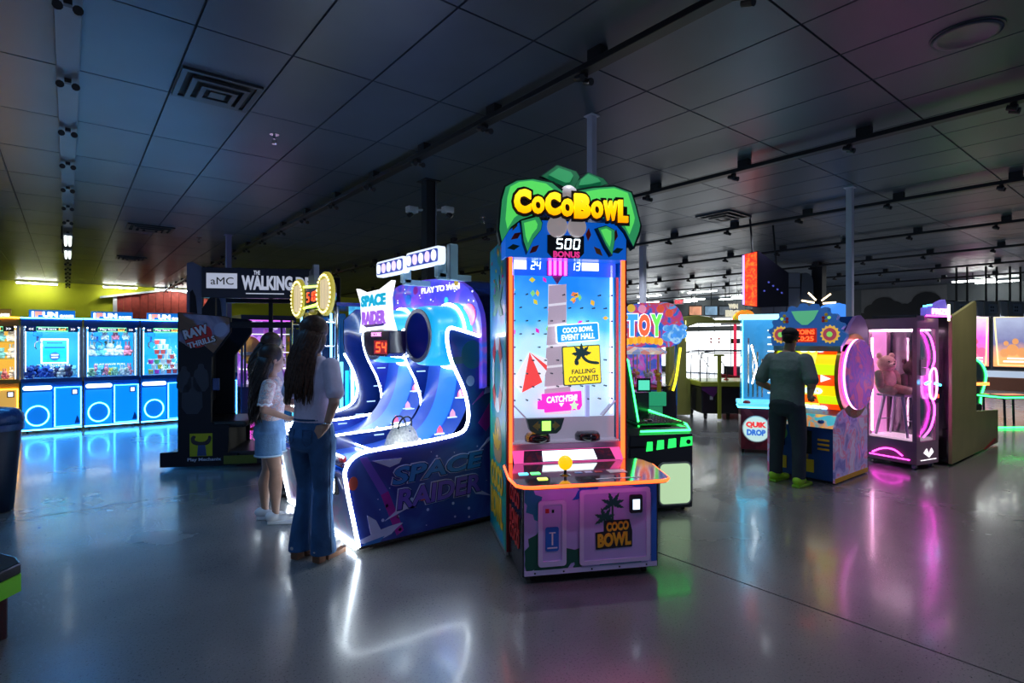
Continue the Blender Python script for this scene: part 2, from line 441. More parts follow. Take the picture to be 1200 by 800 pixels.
FILL_SPOTS = {0: ((2.78, 22, (0.30, 0.58, 1.0)), (5.18, 60, (0.12, 0.44, 1.0)), (8.78, 170, (0.05, 0.36, 1.0))), 1: ((0.375, 42, (0.66, 0.64, 1.0)), (2.775, 46, _n), (5.175, 36, _n)), 2: ((0.245, 16, (0.5, 0.2, 1.0)), (2.975, 36, _n), (6.6, 45, _n)), 3: ((0.9, 70, (1.0, 0.92, 0.75)), (1.9, 30, _n), (4.5, 40, _n), (6.9, 90, _n)), 4: ((3.0, 80, _n), (7.0, 150, _n)), 5: ((5.0, 260, _n), (9.0, 260, _n)), 6: ((7.0, 380, _n), (12.0, 380, _n)), 7: ((5.0, 380, _n), (9.0, 380, _n))}  # added fill spots for each rail: place, power, tint
RX = [0.0, 2.87, 5.92, 8.88, 11.88, 14.9, 17.9, 20.9]
for q, x in enumerate(RX):
    t = thing('light_rail', LAB[q], 'light rail', (x, 0, CEIL-0.08), 0, 'light rails under the ceiling')
    w = 0.065 if q == 0 else 0.048
    MB().box(-w, w, 0.2 if q else 1.2, YL-0.4, -0.045, 0.0).build('rail', M_RAILG if q == 0 else M_BLK, t, bevel=0.004)
    y = 1.445 - (0.6 if q % 2 == 0 and q else 0)
    n = 0
    while y < YL-0.5:
        px, py, d = proj(x, y, CEIL-0.1)
        if -80 < px < 1280 and py > -80 and d < 22:
            b = bpy.data.objects.new('bracket', bracket_me); COL.objects.link(b); b.location = (0, y, 0); b.parent = t
            h = bpy.data.objects.new('spot_head', head_me); COL.objects.link(h); h.location = (0, y+0.13, -0.045); h.parent = t
        y += 1.2
    # fill spots added under the rails to brighten floor, people and games
    for yl, pw, cl in FILL_SPOTS.get(q, ()):
        L = bpy.data.lights.new('fill_spot', 'SPOT'); L.energy = pw; L.color = cl; L.spot_size = math.radians(135); L.spot_blend = 1.0; L.shadow_soft_size = 0.05
        lo = bpy.data.objects.new('fill_spot', L); COL.objects.link(lo); lo.location = (0, yl, -0.12); lo.parent = t
M_FIX = mat('fixture_white', (0.5, 0.5, 0.5), 0.4)
def strip(name, x, y, along, L, label, grp, z=CEIL-0.24, tm=None):
    t = thing(name, label, 'ceiling light', (x, y, z), 90 if along == 'y' else 0, grp)
    MB().box(-L/2, L/2, -.06, .06, 0.02, 0.055).build('housing', M_FIX, t)
    for s in (-.03, .03): MB().cyl((-L/2+.03, s, 0), (L/2-.03, s, 0), .018, n=8).build('tube', tm or M_TUBE, t)
    MB().box(-.01, .01, .075, .095, .03, CEIL-z-.002).build('hanger', M_BLK, t)
def rail_y(px, x):
    t = (px-600)/F_PX; c, s = math.cos(math.radians(YAW)), math.sin(math.radians(YAW))
    k = x/(c*t+s); return k*(c-s*t)
for x, a, b, w in ((17.9, 747, 775, 'over the toy carousel'), (17.9, 806, 840, 'above the air hockey arch'), (20.9, 748, 772, 'second row over the toy carousel'), (20.9, 798, 826, 'second row above the air hockey arch'),
                   (20.9, 858, 876, 'second row beside the red light sign'), (23.5, 792, 817, 'nearest the entrance doors'), (23.5, 843, 871, 'over the big win lettering'), (20.9, 1115, 1168, 'over the hanging frames at the far right'), (23.5, 1142, 1195, 'against the wall above the posters')):
    ya, yb = rail_y(a, x), rail_y(b, x)
    strip('strip_light', x, (ya+yb)/2, 'y', abs(ya-yb), 'lit fluorescent strip light '+w, 'lit strip lights', CEIL-0.24 if x < 23 else CEIL-0.10)
for x0, x1, w in ((-1.35, -0.25, 'left one along the top of the yellow wall'), (0.95, 2.0, 'right one along the top of the yellow wall'), (2.5, 4.4, 'above the barn roof')):
    strip('strip_light', (x0+x1)/2, YL-0.5, 'x', x1-x0, 'lit fluorescent strip light, '+w, 'lit strip lights', CEIL-0.10)
for y, w in ((12.6, 'nearer'), (14.6, 'farther')): strip('strip_light', 0.0, y, 'y', 1.15, 'lit tubes on the wide grey rail, the %s pair' % w, 'lit strip lights', CEIL-0.26, glow('old_tube', (0.9, 1.0, 0.95), 1.6))
# ---- air vents, sprinklers, dome
M_VENT = mat('vent_dark_metal', (0.05, 0.055, 0.065), 0.4, 0.3)
def vent(x0, x1, y0, y1, label):
    t = thing('ceiling_vent', label, 'vent', ((x0+x1)/2, (y0+y1)/2, CEIL), 0, 'ceiling vents')
    a, b = (x1-x0)/2, (y1-y0)/2
    MB().box(-a*.97, a*.97, -b*.97, b*.97, -0.006, 0.0).build('backing', M_GRID, t)
    for k, (f, z) in enumerate(((1.0, -0.012), (0.72, -0.03), (0.46, -0.045))):
        o = [(-a*f, -b*f), (a*f, -b*f), (a*f, b*f), (-a*f, b*f)]; g = f-0.13
        i = [(-a*g, -b*g), (a*g, -b*g), (a*g, b*g), (-a*g, b*g)]
        MB().ring(o, i, 'xy', z-0.012, z+0.008).build('louvre', M_VENT, t)
    MB().box(-a*.2, a*.2, -b*.2, b*.2, -0.055, -0.03).build('centre_plate', M_VENT, t)
vent(0.66, 1.22, 4.70, 5.28, 'square four way ceiling vent at the upper left')
vent(7.95, 8.6, 4.6, 5.2, 'square ceiling vent right of the palm topped game')
vent(0.8, 1.5, 11.5, 12.1, 'dark ceiling vent above the row of claw machines')
vent(0.9, 1.5, 16.0, 16.6, 'farthest dark ceiling vent on the left')
M_CHR = mat('chrome', (0.55, 0.56, 0.58), 0.18, 1.0)
def sprinkler(x, y, label):
    t = thing('sprinkler', label, 'sprinkler', (x, y, CEIL), 0, 'ceiling sprinklers')
    MB().lathe([(.045, -.006), (.045, 0)], n=14).build('escutcheon', M_CHR, t)
    MB().cyl((0, 0, -.05), (0, 0, -.006), .012, n=8).tube([(-.014, 0, -.05), (-.02, 0, -.075), (0, 0, -.095)], .004).tube([(.014, 0, -.05), (.02, 0, -.075), (0, 0, -.095)], .004).build('body', M_CHR, t)
    MB().lathe([(.022, -.1), (.026, -.096)], n=12).build('deflector', M_CHR, t)
sprinkler(1.58, 5.71, 'chrome ceiling sprinkler right of the square vent')
sprinkler(2.0, 12.3, 'chrome ceiling sprinkler over the zombie shooting booth')
sprinkler(5.3, 7.4, 'chrome ceiling sprinkler behind the dark post')
sprinkler(11.6, 4.4, 'chrome ceiling sprinkler near the blade sign')
sprinkler(15.2, 3.9, 'chrome ceiling sprinkler right of the white column')
t = thing('ceiling_speaker', 'round dark flush speaker in the ceiling at the upper right', 'speaker', (4.64, 1.0, CEIL))
MB().lathe([(.19, -.012), (.17, -.02), (.15, -.014), (.0, -.012)][:3], n=28).build('grille', M_TILE, t, True); MB().lathe([(.20, -.008), (.20, 0)], n=28).build('rim', M_TILE, t)
# ---- columns
M_COLW = mat('column_white_paint', (0.66, 0.66, 0.74), 0.45)
def column(x, y, w, m, label):
    t = thing('column', label, 'column', (x, y, 0), 0, 'steel columns')
    MB().box(-w/2, w/2, -w/2, w/2, 0.012, CEIL-0.012).build('shaft', m, t, bevel=0.006)
    MB().box(-w*.9, w*.9, -w*.9, w*.9, 0, 0.012).build('base_plate', m, t)
    MB().box(-w*.8, w*.8, -w*.8, w*.8, CEIL-0.012, CEIL-0.002).build('cap_plate', m, t)
    return t
column(3.68, 3.46, 0.065, M_COLW, 'white square steel column behind the palm tree marquee')
column(8.05, 2.95, 0.075, M_COLW, 'pale steel column between the prize wheel and the pink claw machine')
column(2.39, 11.64, 0.09, mat('column_lilac', (0.30, 0.29, 0.50), 0.5), 'lilac lit column behind the zombie booth sign')
column(9.54, 7.5, 0.11, M_COLW, 'bluish column right of the palm topped game')
column(15.2, 6.3, 0.26, M_BLK, 'thick black column behind the prize wheel marquee')
dp = column(3.57, 6.16, 0.14, M_BLK, 'black column with two small cameras and a conduit')
MB().cyl((.05, -.09, 0.1), (.05, -.09, CEIL-.02), .012, n=8).build('conduit', M_CHR, dp)
M_CAMW = mat('camera_white', (0.7, 0.7, 0.72), 0.4)
for s, dx, dy in ((-1, -0.10, 0.06), (1, 0.10, -0.09)):
    cb = MB().box(dx*1.8-.07, dx*1.8+.07, dy*1.8-.05, dy*1.8+.05, 3.17, 3.25).build('security_camera', M_CAMW, dp, bevel=0.012)
    MB().cyl((dx*1.8, dy*1.8, 3.17), (dx*2.2, dy*2.2, 3.12), .035, .03, 12).build('lens', M_BLK, cb)
    MB().cyl((dx*.5, dy*.5, 3.21), (dx*1.8, dy*1.8, 3.21), .014, n=8).build('arm', M_CAMW, cb)
# ================================================================ TALL PALM GAME
M_ORANGE = glow('orange_neon', (1.0, 0.075, 0.012), 2.8)
M_MAG = glow('magenta_neon', (1.0, 0.05, 0.75), 5.0)
M_WHITEN = glow('white_neon', (0.80, 0.92, 1.0), 11.0)
M_SEGW = glow('display_white', (0.75, 0.92, 1.0), 3.0)
M_SEGR = glow('display_red', (1.0, 0.05, 0.01), 3.0)
M_GREENN = glow('green_neon', (0.03, 1.0, 0.14), 4.0)
M_CYANN = glow('cyan_neon', (0.05, 0.65, 1.0), 6.0)
M_BLUEP = mat('blue_print', (0.02, 0.16, 0.62), 0.3, coat=0.4)
M_BLACKP = mat('black_gloss', (0.012, 0.012, 0.016), 0.25, coat=0.3)
M_GLASS = glass('clear_glass')
M_STEEL = mat('brushed_steel', (0.42, 0.43, 0.46), 0.32, 0.85, bump=0.05)
M_LILAC = mat('lilac_print', (0.56, 0.47, 0.84), 0.35, coat=0.3)
M_LILACF = mat('pale_lilac_frame', (0.74, 0.68, 0.95), 0.35, coat=0.3)
M_LEAFD = mat('print_leaf_dark', (0.01, 0.12, 0.07), 0.4)
M_LEAFT = mat('print_leaf_teal', (0.02, 0.26, 0.36), 0.4)
M_YELP = mat('print_yellow', (0.85, 0.50, 0.02), 0.4)
M_ORP = mat('print_orange', (0.75, 0.22, 0.02), 0.4)
M_REDP = mat('print_red', (0.62, 0.03, 0.03), 0.4)
M_WHP = mat('print_white', (0.8, 0.8, 0.82), 0.4)
M_PINKP = mat('print_pink', (0.8, 0.03, 0.42), 0.4)
COCO = (2.2553, 2.7210, 0); CR = -27.3
coco = thing('arcade_game', 'tall blue arcade game topped by green palm fronds and yellow lettering', 'arcade game', COCO, CR)
Wd = 0.927
# lower console
MB().box(0, Wd, 0, 0.46, 0.05, 0.655).build('console_body', M_BLACKP, coco, bevel=0.004)
fp = MB().box(0.012, Wd-0.012, -0.006, 0.0, 0.06, 0.652).build('front_panel', M_LILAC, coco)
def decal(parent, poly, m, y, name, th=0.0015, plane='xz'): return MB().prism(poly, plane, y-th, y).build(name, m, parent)
# printed foliage on the front panel
def frond(cx, cz, ang, L, w):
    out = []
    for k in range(9):
        u = k/8; out.append((u*L, w*math.sin(PI*u**0.8)*(0.6+0.4*(k % 2))))
    for k in range(8, -1, -1):
        u = k/8; out.append((u*L, -w*math.sin(PI*u**0.8)*(0.6+0.4*((k+1) % 2))))
    c, s = math.cos(ang), math.sin(ang)
    return [(cx+x*c-z*s, cz+x*s+z*c) for x, z in out]
for i, (x, z, a, L, w, m) in enumerate(((0.02, 0.62, -1.1, 0.28, 0.07, M_LEAFT), (0.03, 0.07, 1.2, 0.34, 0.09, M_LEAFD), (0.30, 0.66, -0.35, 0.22, 0.05, M_BLUEP), (0.55, 0.66, -2.6, 0.26, 0.05, M_BLUEP),
      (0.06, 0.07, 0.35, 0.42, 0.08, M_LEAFD), (0.5, 0.08, 0.15, 0.38, 0.07, M_LEAFT), (0.34, 0.07, 0.9, 0.14, 0.04, M_LEAFD))):
    P = [(min(max(p, 0.014), Wd-0.014), min(max(q, 0.062), 0.65)) for p, q in frond(x, z, a, L, w)]
    decal(fp, P, m, -0.006-0.0004*i, 'printed_leaf', 0.0012)
decal(fp, [(0.60, 0.65), (Wd-0.014, 0.65), (Wd-0.014, 0.07), (0.875, 0.07), (0.875, 0.55)], M_BLUEP, -0.0085, 'printed_field')
decal(fp, [(0.40, 0.652), (Wd-0.014, 0.652), (0.72, 0.60)], M_BLUEP, -0.0095, 'printed_field')
MB().box(0.012, Wd-0.012, -0.012, -0.006, 0.06, 0.092).build('kick_strip', M_LILACF, coco)
for k in range(5): MB().lathe([(.006, -.003), (.006, 0)], (0.08+k*0.19, -0.012, 0.075), 8, 'y').build('bolt', M_BLACKP, coco)
# coin door
sd = MB().ring(rrect(0.10, 0.285, 0.115, 0.535, 0.02), rrect(0.128, 0.257, 0.148, 0.51, 0.012), 'xz', -0.024, -0.010).build('coin_door', M_LILACF, coco)
MB().prism(rrect(0.128, 0.257, 0.148, 0.51, 0.012), 'xz', -0.014, -0.0105).build('door_plate', M_LILAC, sd)
MB().box(0.148, 0.172, -0.018, -0.014, 0.455, 0.482).build('coin_slot', M_REDP, sd); MB().box(0.19, 0.205, -0.018, -0.014, 0.455, 0.475).build('coin_slot', M_BLACKP, sd)
bp = MB().prism(rrect(0.148, 0.236, 0.21, 0.365, 0.014), 'xz', -0.018, -0.0142).build('bill_acceptor', M_BLUEP, sd)
MB().box(0.188, 0.198, -0.020, -0.018, 0.25, 0.33).box(0.172, 0.214, -0.020, -0.018, 0.325, 0.332).build('printed_palm', M_WHP, bp)
MB().box(0.160, 0.226, -0.020, -0.018, 0.228, 0.236).build('printed_bar', M_WHP, bp)
# service door with the logo
bd = MB().ring(rrect(0.375, 0.862, 0.105, 0.59, 0.02), rrect(0.402, 0.835, 0.132, 0.563, 0.012), 'xz', -0.024, -0.012).build('service_door', M_LILACF, coco)
MB().prism(rrect(0.402, 0.835, 0.132, 0.563, 0.012), 'xz', -0.016, -0.0125).build('door_plate', M_LILAC, bd)
for x, z, r in ((0.60, 0.49, 0.085), (0.545, 0.40, 0.075)):
    MB().prism([(x-.006, z-.13), (x+.008, z-.13), (x+.006, z), (x-.006, z)], 'xz', -0.0178, -0.016).build('printed_trunk', M_LEAFD, bd)
    for a in (0.25, 1.0, 1.9, 2.75, -0.35, 3.6): decal(bd, frond(x, z, a, r, 0.016), M_LEAFD, -0.0165-0.0003*int(a*3+2), 'printed_leaf', 0.001)
bk = MB().prism([(0.485, 0.20), (0.735, 0.205), (0.735, 0.31), (0.715, 0.385), (0.545, 0.385), (0.54, 0.315), (0.482, 0.31)], 'xz', -0.0215, -0.0205).build('logo_shadow', M_BLACKP, bd)
text('lettering', 'COCO', (0.555, 0.71, 0.315, 0.375), -0.0215, M_YELP, bk, bold=0.05, skew=0.006)
text('lettering', 'BOWL', (0.495, 0.725, 0.215, 0.305), -0.0215, M_YELP, bk, bold=0.05, skew=0.006)
cr_ = MB().prism(rrect(0.715, 0.802, 0.425, 0.545, 0.012), 'xz', -0.035, -0.016).build('card_reader', M_BLACKP, coco, bevel=0.003)
MB().box(0.735, 0.782, -0.037, -0.035, 0.45, 0.515).build('screen', glow('reader_screen', (0.6, 0.8, 1.0), 1.6), cr_)
# left side art of the console
for k, (z, s) in enumerate(((0.45, 'COCO'), (0.30, 'BOWL'), (0.19, 'COCO'))): text('side_lettering', s, (0.40, 0.08, z, z+0.11), -0.0015, M_REDP, coco, face='-x', ext=0.003, bold=0.03, squeeze=0.0)
for x in (0.08, 0.85):
    for y in (0.06, 0.40): MB().cyl((x-.012, y, 0.025), (x+.012, y, 0.025), .025, n=12).box(x-.02, x+.02, y-.02, y+.02, .035, .05).build('caster', M_BLACKP, coco)
# deck with the joystick
deck = [(-0.04, 0.40), (-0.075, 0.05), (-0.065, -0.14), (-0.03, -0.185), (0.02, -0.20), (0.84, -0.20), (0.895, -0.185), (0.93, -0.14), (1.0, 0.24), (0.985, 0.36), (0.96, 0.42), (0.0, 0.42)]
MB().prism(deck, 'xy', 0.655, 0.683).build('deck', mat('deck_black_mirror', (0.05, 0.05, 0.06), 0.07, coat=1.0), coco, bevel=0.003)
neon('deck_edge_light', [(x, y, 0.671) for x, y in deck[:10]], 0.011, M_ORANGE, coco)
neon('under_deck_light', [(0.04, -0.15, 0.652), (0.86, -0.15, 0.652)], 0.008, glow('under_deck_pink', (1.0, 0.06, 0.55), 5.0), coco)
js = MB().cyl((0.29, 0.02, 0.683), (0.29, 0.02, 0.74), .009, n=10).lathe([(.04, .683), (.02, .692)], (0.29, 0.02, 0), 14).build('joystick', M_BLACKP, coco)
MB().ell((0.29, 0.02, 0.765), .047, 18, 12).build('joystick_ball', glow('joystick_ball_yellow', (1.0, 0.42, 0.0), 0.9), js, True)
for x, y, c, nm in ((0.11, 0.10, (0.1, 1, 0.2), 'green'), (0.12, -0.05, (0.7, 1, 0.1), 'lime'), (0.03, 0.10, (0.1, 0.6, 1), 'blue')):
    MB().box(x-.03, x+.03, y-.02, y+.02, .683, .688).build('deck_button', glow('button_'+nm, c, 1.6), coco)
MB().box(0.60, 0.72, 0.02, 0.10, .683, .686).build('instruction_card', M_WHP, coco)
for k in range(3): MB().box(0.37+k*.07, 0.42+k*.07, 0.05, 0.09, .683, .685).build('deck_sticker', (M_BLUEP, M_LILAC, M_REDP)[k], coco)
MB().box(0.45, 0.75, -0.13, -0.11, .683, .685).build('deck_lettering_strip', M_WHP, coco)
# tall cabinet
M_SIDE = art('coco_side_print', [(0.0, (0.01, 0.10, 0.30)), (0.42, (0.0, 0.35, 0.62)), (0.55, (0.02, 0.45, 0.25)), (0.7, (0.0, 0.30, 0.55)), (1, (0.10, 0.45, 0.12))], 2.2, 0.0, coat=0.4)
for x in (-0.022, Wd):
    MB().box(x, x+0.022, 0.46, 1.16, 0.05, 2.30).build('side_panel', M_SIDE, coco)
    MB().box(x, x+0.022, 0.46, 1.16, 0.02, 0.05).build('skid', M_STEEL, coco)
MB().box(0, Wd, 1.13, 1.16, 0.05, 2.30).build('back_panel', M_BLACKP, coco)
MB().box(0, Wd, 0.46, 1.13, 2.27, 2.30).build('roof', M_BLACKP, coco)
MB().box(0, Wd, 0.47, 1.13, 0.05, 0.08).build('floor_plate', M_BLACKP, coco)
for x in (0.0, 0.9): MB().cyl((x, 1.0, 0.025), (x+.03, 1.0, 0.025), .025, n=12).build('caster', M_BLACKP, coco)
# printed art on the left side panel: life ring, palm, hut, lettering
sx = -0.0225
MB().ring([(p, q) for p, q in circ(0.80, 1.30, 0.23, 0.30, 24)], circ(0.80, 1.30, 0.14, 0.19, 24), 'yz', sx-.002, sx).build('printed_life_ring', M_WHP, coco)
for k in range(4):
    a = PI/4+k*PI/2; P = []
    for j in range(5): b = a-.32+j*.16; P.append((0.80+.235*math.cos(b), 1.30+.305*math.sin(b)))
    for j in range(4, -1, -1): b = a-.32+j*.16; P.append((0.80+.135*math.cos(b), 1.30+.185*math.sin(b)))
    MB().prism(P, 'yz', sx-.004, sx-.002).build('printed_ring_band', M_REDP, coco)
for a in (0.4, 1.1, 1.9, 2.6, -0.3, 3.5): MB().prism(frond(0.78, 1.83, a, 0.24, 0.05), 'yz', sx-.003-.0004*a, sx-.001).build('printed_leaf', mat('print_leaf_mid', (0.03, 0.34, 0.08), 0.4), coco)
MB().prism(smoothpoly([(0.6, 0.62), (0.62, 0.86), (0.78, 1.0), (0.95, 0.86), (0.98, 0.62)], 2, True), 'yz', sx-.002, sx).build('printed_coconut', mat('print_tan', (0.42, 0.25, 0.12), 0.5), coco)
for a in (0.5, 1.2, 2.0, 2.7): MB().prism(frond(0.82, 0.72, a, 0.2, 0.04), 'yz', sx-.005, sx-.002-.0003*a).build('printed_leaf', M_YELP, coco)
text('side_lettering', 'COCO', (1.08, 0.55, 0.40, 0.60), sx-.002, M_YELP, coco, face='-x', bold=0.05, ext=0.004)
text('side_lettering', 'BOWL', (1.08, 0.55, 0.16, 0.38), sx-.002, M_YELP, coco, face='-x', bold=0.05, ext=0.004)
for k in range(14):
    y, z = 0.52+random.random()*0.55, 1.95+random.random()*0.3
    MB().prism(diamond(y, z, .035, .016, random.random()*3), 'yz', sx-.0025, sx).build('printed_confetti', (M_YELP, M_REDP, M_PINKP, M_ORP)[k % 4], coco)
# front edge lights
for x in (0.012, Wd-0.012):
    MB().box(x-0.013, x+0.013, 0.435, 0.46, 0.683, 2.15).build('edge_light', M_ORANGE, coco)
    MB().box(x-0.030 if x < .5 else x+0.013, x-0.013 if x < .5 else x+0.030, 0.44, 0.47, 0.05, 2.30).build('edge_trim', mat('dark_red_trim', (0.25, 0.01, 0.02), 0.3), coco)
# playfield: backlit sky print, pegs, trunk, props
M_SKY = gradient('playfield_sky', [(0.0, (0.42, 0.55, 0.78)), (0.3, (0.58, 0.80, 0.95)), (0.55, (0.50, 0.85, 1.0)), (0.75, (0.08, 0.50, 0.95)), (1.0, (0.0, 0.24, 0.82))], 1.1, 2.35, 0.62, wob=0.65)
PY = 0.60
pf = MB().box(0.02, Wd-0.02, PY, PY+0.02, 0.98, 2.04).build('playfield', M_SKY, coco)
M_TRUNK = glow('trunk_print', (0.46, 0.36, 0.46), 0.55)  # unlit trunk given its own glow so it does not go dark
tw = [(0.355, 0.500), (0.352, 0.498), (0.345, 0.50), (0.335, 0.505), (0.325, 0.515), (0.32, 0.53), (0.315, 0.55)]
zs = [1.98-0.155*k for k in range(8)]
tr = None
for k in range(6):
    (a0, b0), (a1, b1) = tw[k], tw[k+1]
    MB().prism([(a1, zs[k+1]+.006), (b1, zs[k+1]+.022), (b0, zs[k]+.004), (a0, zs[k]-.012)], 'xz', PY-0.006, PY-0.001).build('trunk_segment', M_TRUNK, pf)
MB().prism([(0.352, 1.98), (0.50, 1.98), (0.505, 1.4), (0.54, 1.0), (0.325, 1.0), (0.345, 1.4)], 'xz', PY-0.003, PY-0.0005).build('trunk_rings', glow('trunk_ring', (.75, .72, .8), .6), pf)
M_PEG = mat('peg_metal', (0.08, 0.09, 0.12), 0.3, 0.8)
peg_me = MB().cyl((0, 0, 0), (0, -0.05, 0), 0.006, n=8).mesh('peg', M_PEG)
for r in range(9):
    z = 1.90-r*0.098
    for c in range(9):
        x = 0.07+c*0.10+(0.05 if r % 2 else 0)
        if x > Wd-.05 or random.random() < 0.12: continue
        o = bpy.data.objects.new('peg', peg_me); COL.objects.link(o); o.location = (x, PY, z); o.parent = pf
for k in range(26):
    x, z = 0.06+random.random()*0.80, 1.60+random.random()*0.42
    decal(pf, diamond(x, z, .026, .013+.008*random.random(), random.random()*3), glow('confetti_%d' % (k % 5), ((1, .55, .0), (.9, .0, .55), (.25, .8, .2), (1, .25, .05), (.85, .7, .0))[k % 5], 0.55), PY-0.0015, 'confetti', 0.001)
# tent
M_TW = glow('tent_white', (0.9, 0.92, 1.0), 0.6); M_TR = glow('tent_red', (0.95, 0.05, 0.04), 0.6)
apx = (0.197, 1.47)
cut = [(0.035, 1.205), (0.06, 1.25), (0.135, 1.17), (0.30, 1.245), (0.335, 1.33), (0.34, 1.37), (0.34, 1.42)]
for k in range(6):
    decal(pf, [apx, cut[k], cut[k+1]], M_TR if k % 2 == 0 or k == 0 else M_TW, PY-0.003, 'tent_stripe', 0.004)
decal(pf, [apx, cut[1], cut[2]], M_TW, PY-0.0075, 'tent_stripe', 0.002); decal(pf, [apx, (0.135, 1.17), (0.30, 1.245)], M_TR, PY-0.0075, 'tent_stripe', 0.002)
# hanging signs
def plate(poly, m, y, nm='sign_plate'): return MB().prism(poly, 'xz', y-0.012, y).build(nm, m, coco, bevel=0.002)
def tilt(P, ang, cx, cz):
    c, s = math.cos(ang), math.sin(ang); return [(cx+(x-cx)*c-(z-cz)*s, cz+(x-cx)*s+(z-cz)*c) for x, z in P]
M_PWHITE = glow('lit_white_print', (0.95, 0.97, 1.0), 0.9)
p1 = plate(tilt(rrect(0.395, 0.755, 1.545, 1.685, 0.015), 0.07, .57, 1.61), M_PWHITE, PY-0.05)
MB().prism(tilt(rrect(0.405, 0.745, 1.553, 1.677, 0.012), 0.07, .57, 1.61), 'xz', PY-0.065, PY-0.062).build('sign_face', glow('event_blue', (0.0, 0.32, 0.85), 0.75), p1)
text('lettering', 'COCO BOWL', (0.45, 0.70, 1.62, 1.66), PY-0.065, M_PWHITE, p1, bold=0.03, skew=0.018)
text('lettering', 'EVENT HALL', (0.44, 0.715, 1.565, 1.608), PY-0.065, M_PWHITE, p1, bold=0.03, skew=0.018)
p2 = plate(tilt(rrect(0.452, 0.768, 1.225, 1.52, 0.012), 0.05, .6, 1.37), mat('sign_teal', (0.02, 0.22, 0.2), 0.4), PY-0.05)
MB().prism(tilt(rrect(0.460, 0.760, 1.233, 1.512, 0.01), 0.05, .6, 1.37), 'xz', PY-0.065, PY-0.062).build('sign_face', glow('coconut_yellow', (1.0, 0.72, 0.0), 0.8), p2)
M_TEAL = mat('sign_teal_print', (0.01, 0.16, 0.18), 0.4)
text('lettering', 'FALLING', (0.525, 0.72, 1.31, 1.345), PY-0.065, M_TEAL, p2, bold=0.02, skew=0.01)
text('lettering', 'COCONUTS', (0.50, 0.745, 1.25, 1.295), PY-0.065, M_TEAL, p2, bold=0.02, skew=0.014)
MB().prism(smoothpoly([(0.752, 1.375), (0.66, 1.385), (0.61, 1.42), (0.60, 1.455), (0.615, 1.46), (0.635, 1.43), (0.67, 1.405), (0.752, 1.40)], 2, True), 'xz', PY-0.069, PY-0.065).build('palm_trunk', M_TEAL, p2)
for a in (0.15, 0.8, 1.6, 2.4, 3.1, 3.9): decal(p2, frond(0.605, 1.455, a if a < 3.5 else 3.9, 0.085, 0.02), M_TEAL, PY-0.0655-.0004*a, 'palm_leaf', 0.003)
MB().lathe([(.018, -.004), (.018, 0)], (0.565, PY-0.065, 1.39), 14, 'y').build('coconut', M_TEAL, p2)
p3 = plate(tilt([(0.245, 1.06), (0.25, 1.12), (0.285, 1.125), (0.285, 1.17), (0.61, 1.17), (0.61, 1.06), (0.59, 1.03), (0.30, 1.03), (0.30, 1.055)], 0.06, .43, 1.1), glow('catch_magenta', (0.95, 0.02, 0.55), 0.8), PY-0.05)
text('lettering', "CATCH'EM!", (0.32, 0.57, 1.10, 1.15), PY-0.0625, M_PWHITE, p3, bold=0.03, skew=0.016)
MB().prism([(0.42, 1.09), (0.46, 1.093), (0.44, 1.065)], 'xz', PY-0.066, PY-0.0625).build('arrow', M_PWHITE, p3)
MB().prism(star(0.545, 1.07, 0.04, 0.02, 5), 'xz', PY-0.066, PY-0.0625).build('splash', glow('splash_green', (0.6, 1, 0.6), 0.7), p3)
MB().box(0.655, 0.685, PY-0.03, PY, 0.98, 1.22).build('guide_post', glow('guide_lilac', (0.4, 0.45, 0.9), 0.5), coco)
# lower tray, catcher bucket
M_TRAY = glow('tray_grey', (0.42, 0.40, 0.55), 0.28)  # tray and deflectors glow in place of a lamp inside
MB().box(0.02, Wd-0.02, 0.50, PY, 0.80, 0.815).build('tray', M_TRAY, coco)
MB().box(0.02, Wd-0.02, PY, PY+0.02, 0.815, 0.98).build('tray_back', M_TRAY, coco)
MB().prism([(0.035, 1.10), (0.045, 1.10), (0.16, 0.99), (0.145, 0.99)], 'xz', PY-0.06, PY).build('deflector', M_TRAY, coco)
MB().prism([(0.90, 1.10), (0.89, 1.10), (0.78, 0.99), (0.795, 0.99)], 'xz', PY-0.06, PY).build('deflector', M_TRAY, coco)
bu = MB().prism([(0.155, 0.985), (0.46, 0.985), (0.43, 0.90), (0.395, 0.87), (0.215, 0.87), (0.18, 0.90)], 'xz', 0.51, 0.57).build('catcher_bucket', mat('bucket_green', (0.01, 0.07, 0.04), 0.3), coco, bevel=0.006)
MB().box(0.275, 0.345, 0.506, 0.51, 0.895, 0.965).build('catcher_display', glow('catcher_lime', (0.3, 1, 0.1), 1.6), bu)
for s in (-1, 1): MB().prism([(0.31+s*.11, .93), (0.31+s*.065, .965), (0.31+s*.065, .945), (0.31+s*.05, .945), (0.31+s*.05, .915), (0.31+s*.065, .915), (0.31+s*.065, .895)], 'xz', 0.506, 0.51).build('arrow', mat('gold_print', (0.5, 0.33, 0.03), 0.4), bu)
for x in (0.25, 0.66): MB().lathe([(.10, 0.815), (.10, 0.85), (.085, 0.87)], (x, 0.55, 0), 20).build('bowl_base', M_BLACKP, coco, True)
for x in (0.03, Wd-.05): MB().box(x, x+.02, 0.49, 0.5, 0.82, 2.03).build('window_frame', mat('lilac_frame', (0.45, 0.35, 0.75), 0.3), coco)
MB().box(0.05, Wd-0.05, 0.494, 0.498, 0.815, 2.03).build('window_glass', M_GLASS, coco)
for x in (0.06, Wd-0.055): MB().box(x-.008, x+.008, PY-0.03, PY-.012, 1.0, 2.13).build('light_tube', glow('soft_lilac', (0.55, 0.55, 1.0), 1.5), coco)
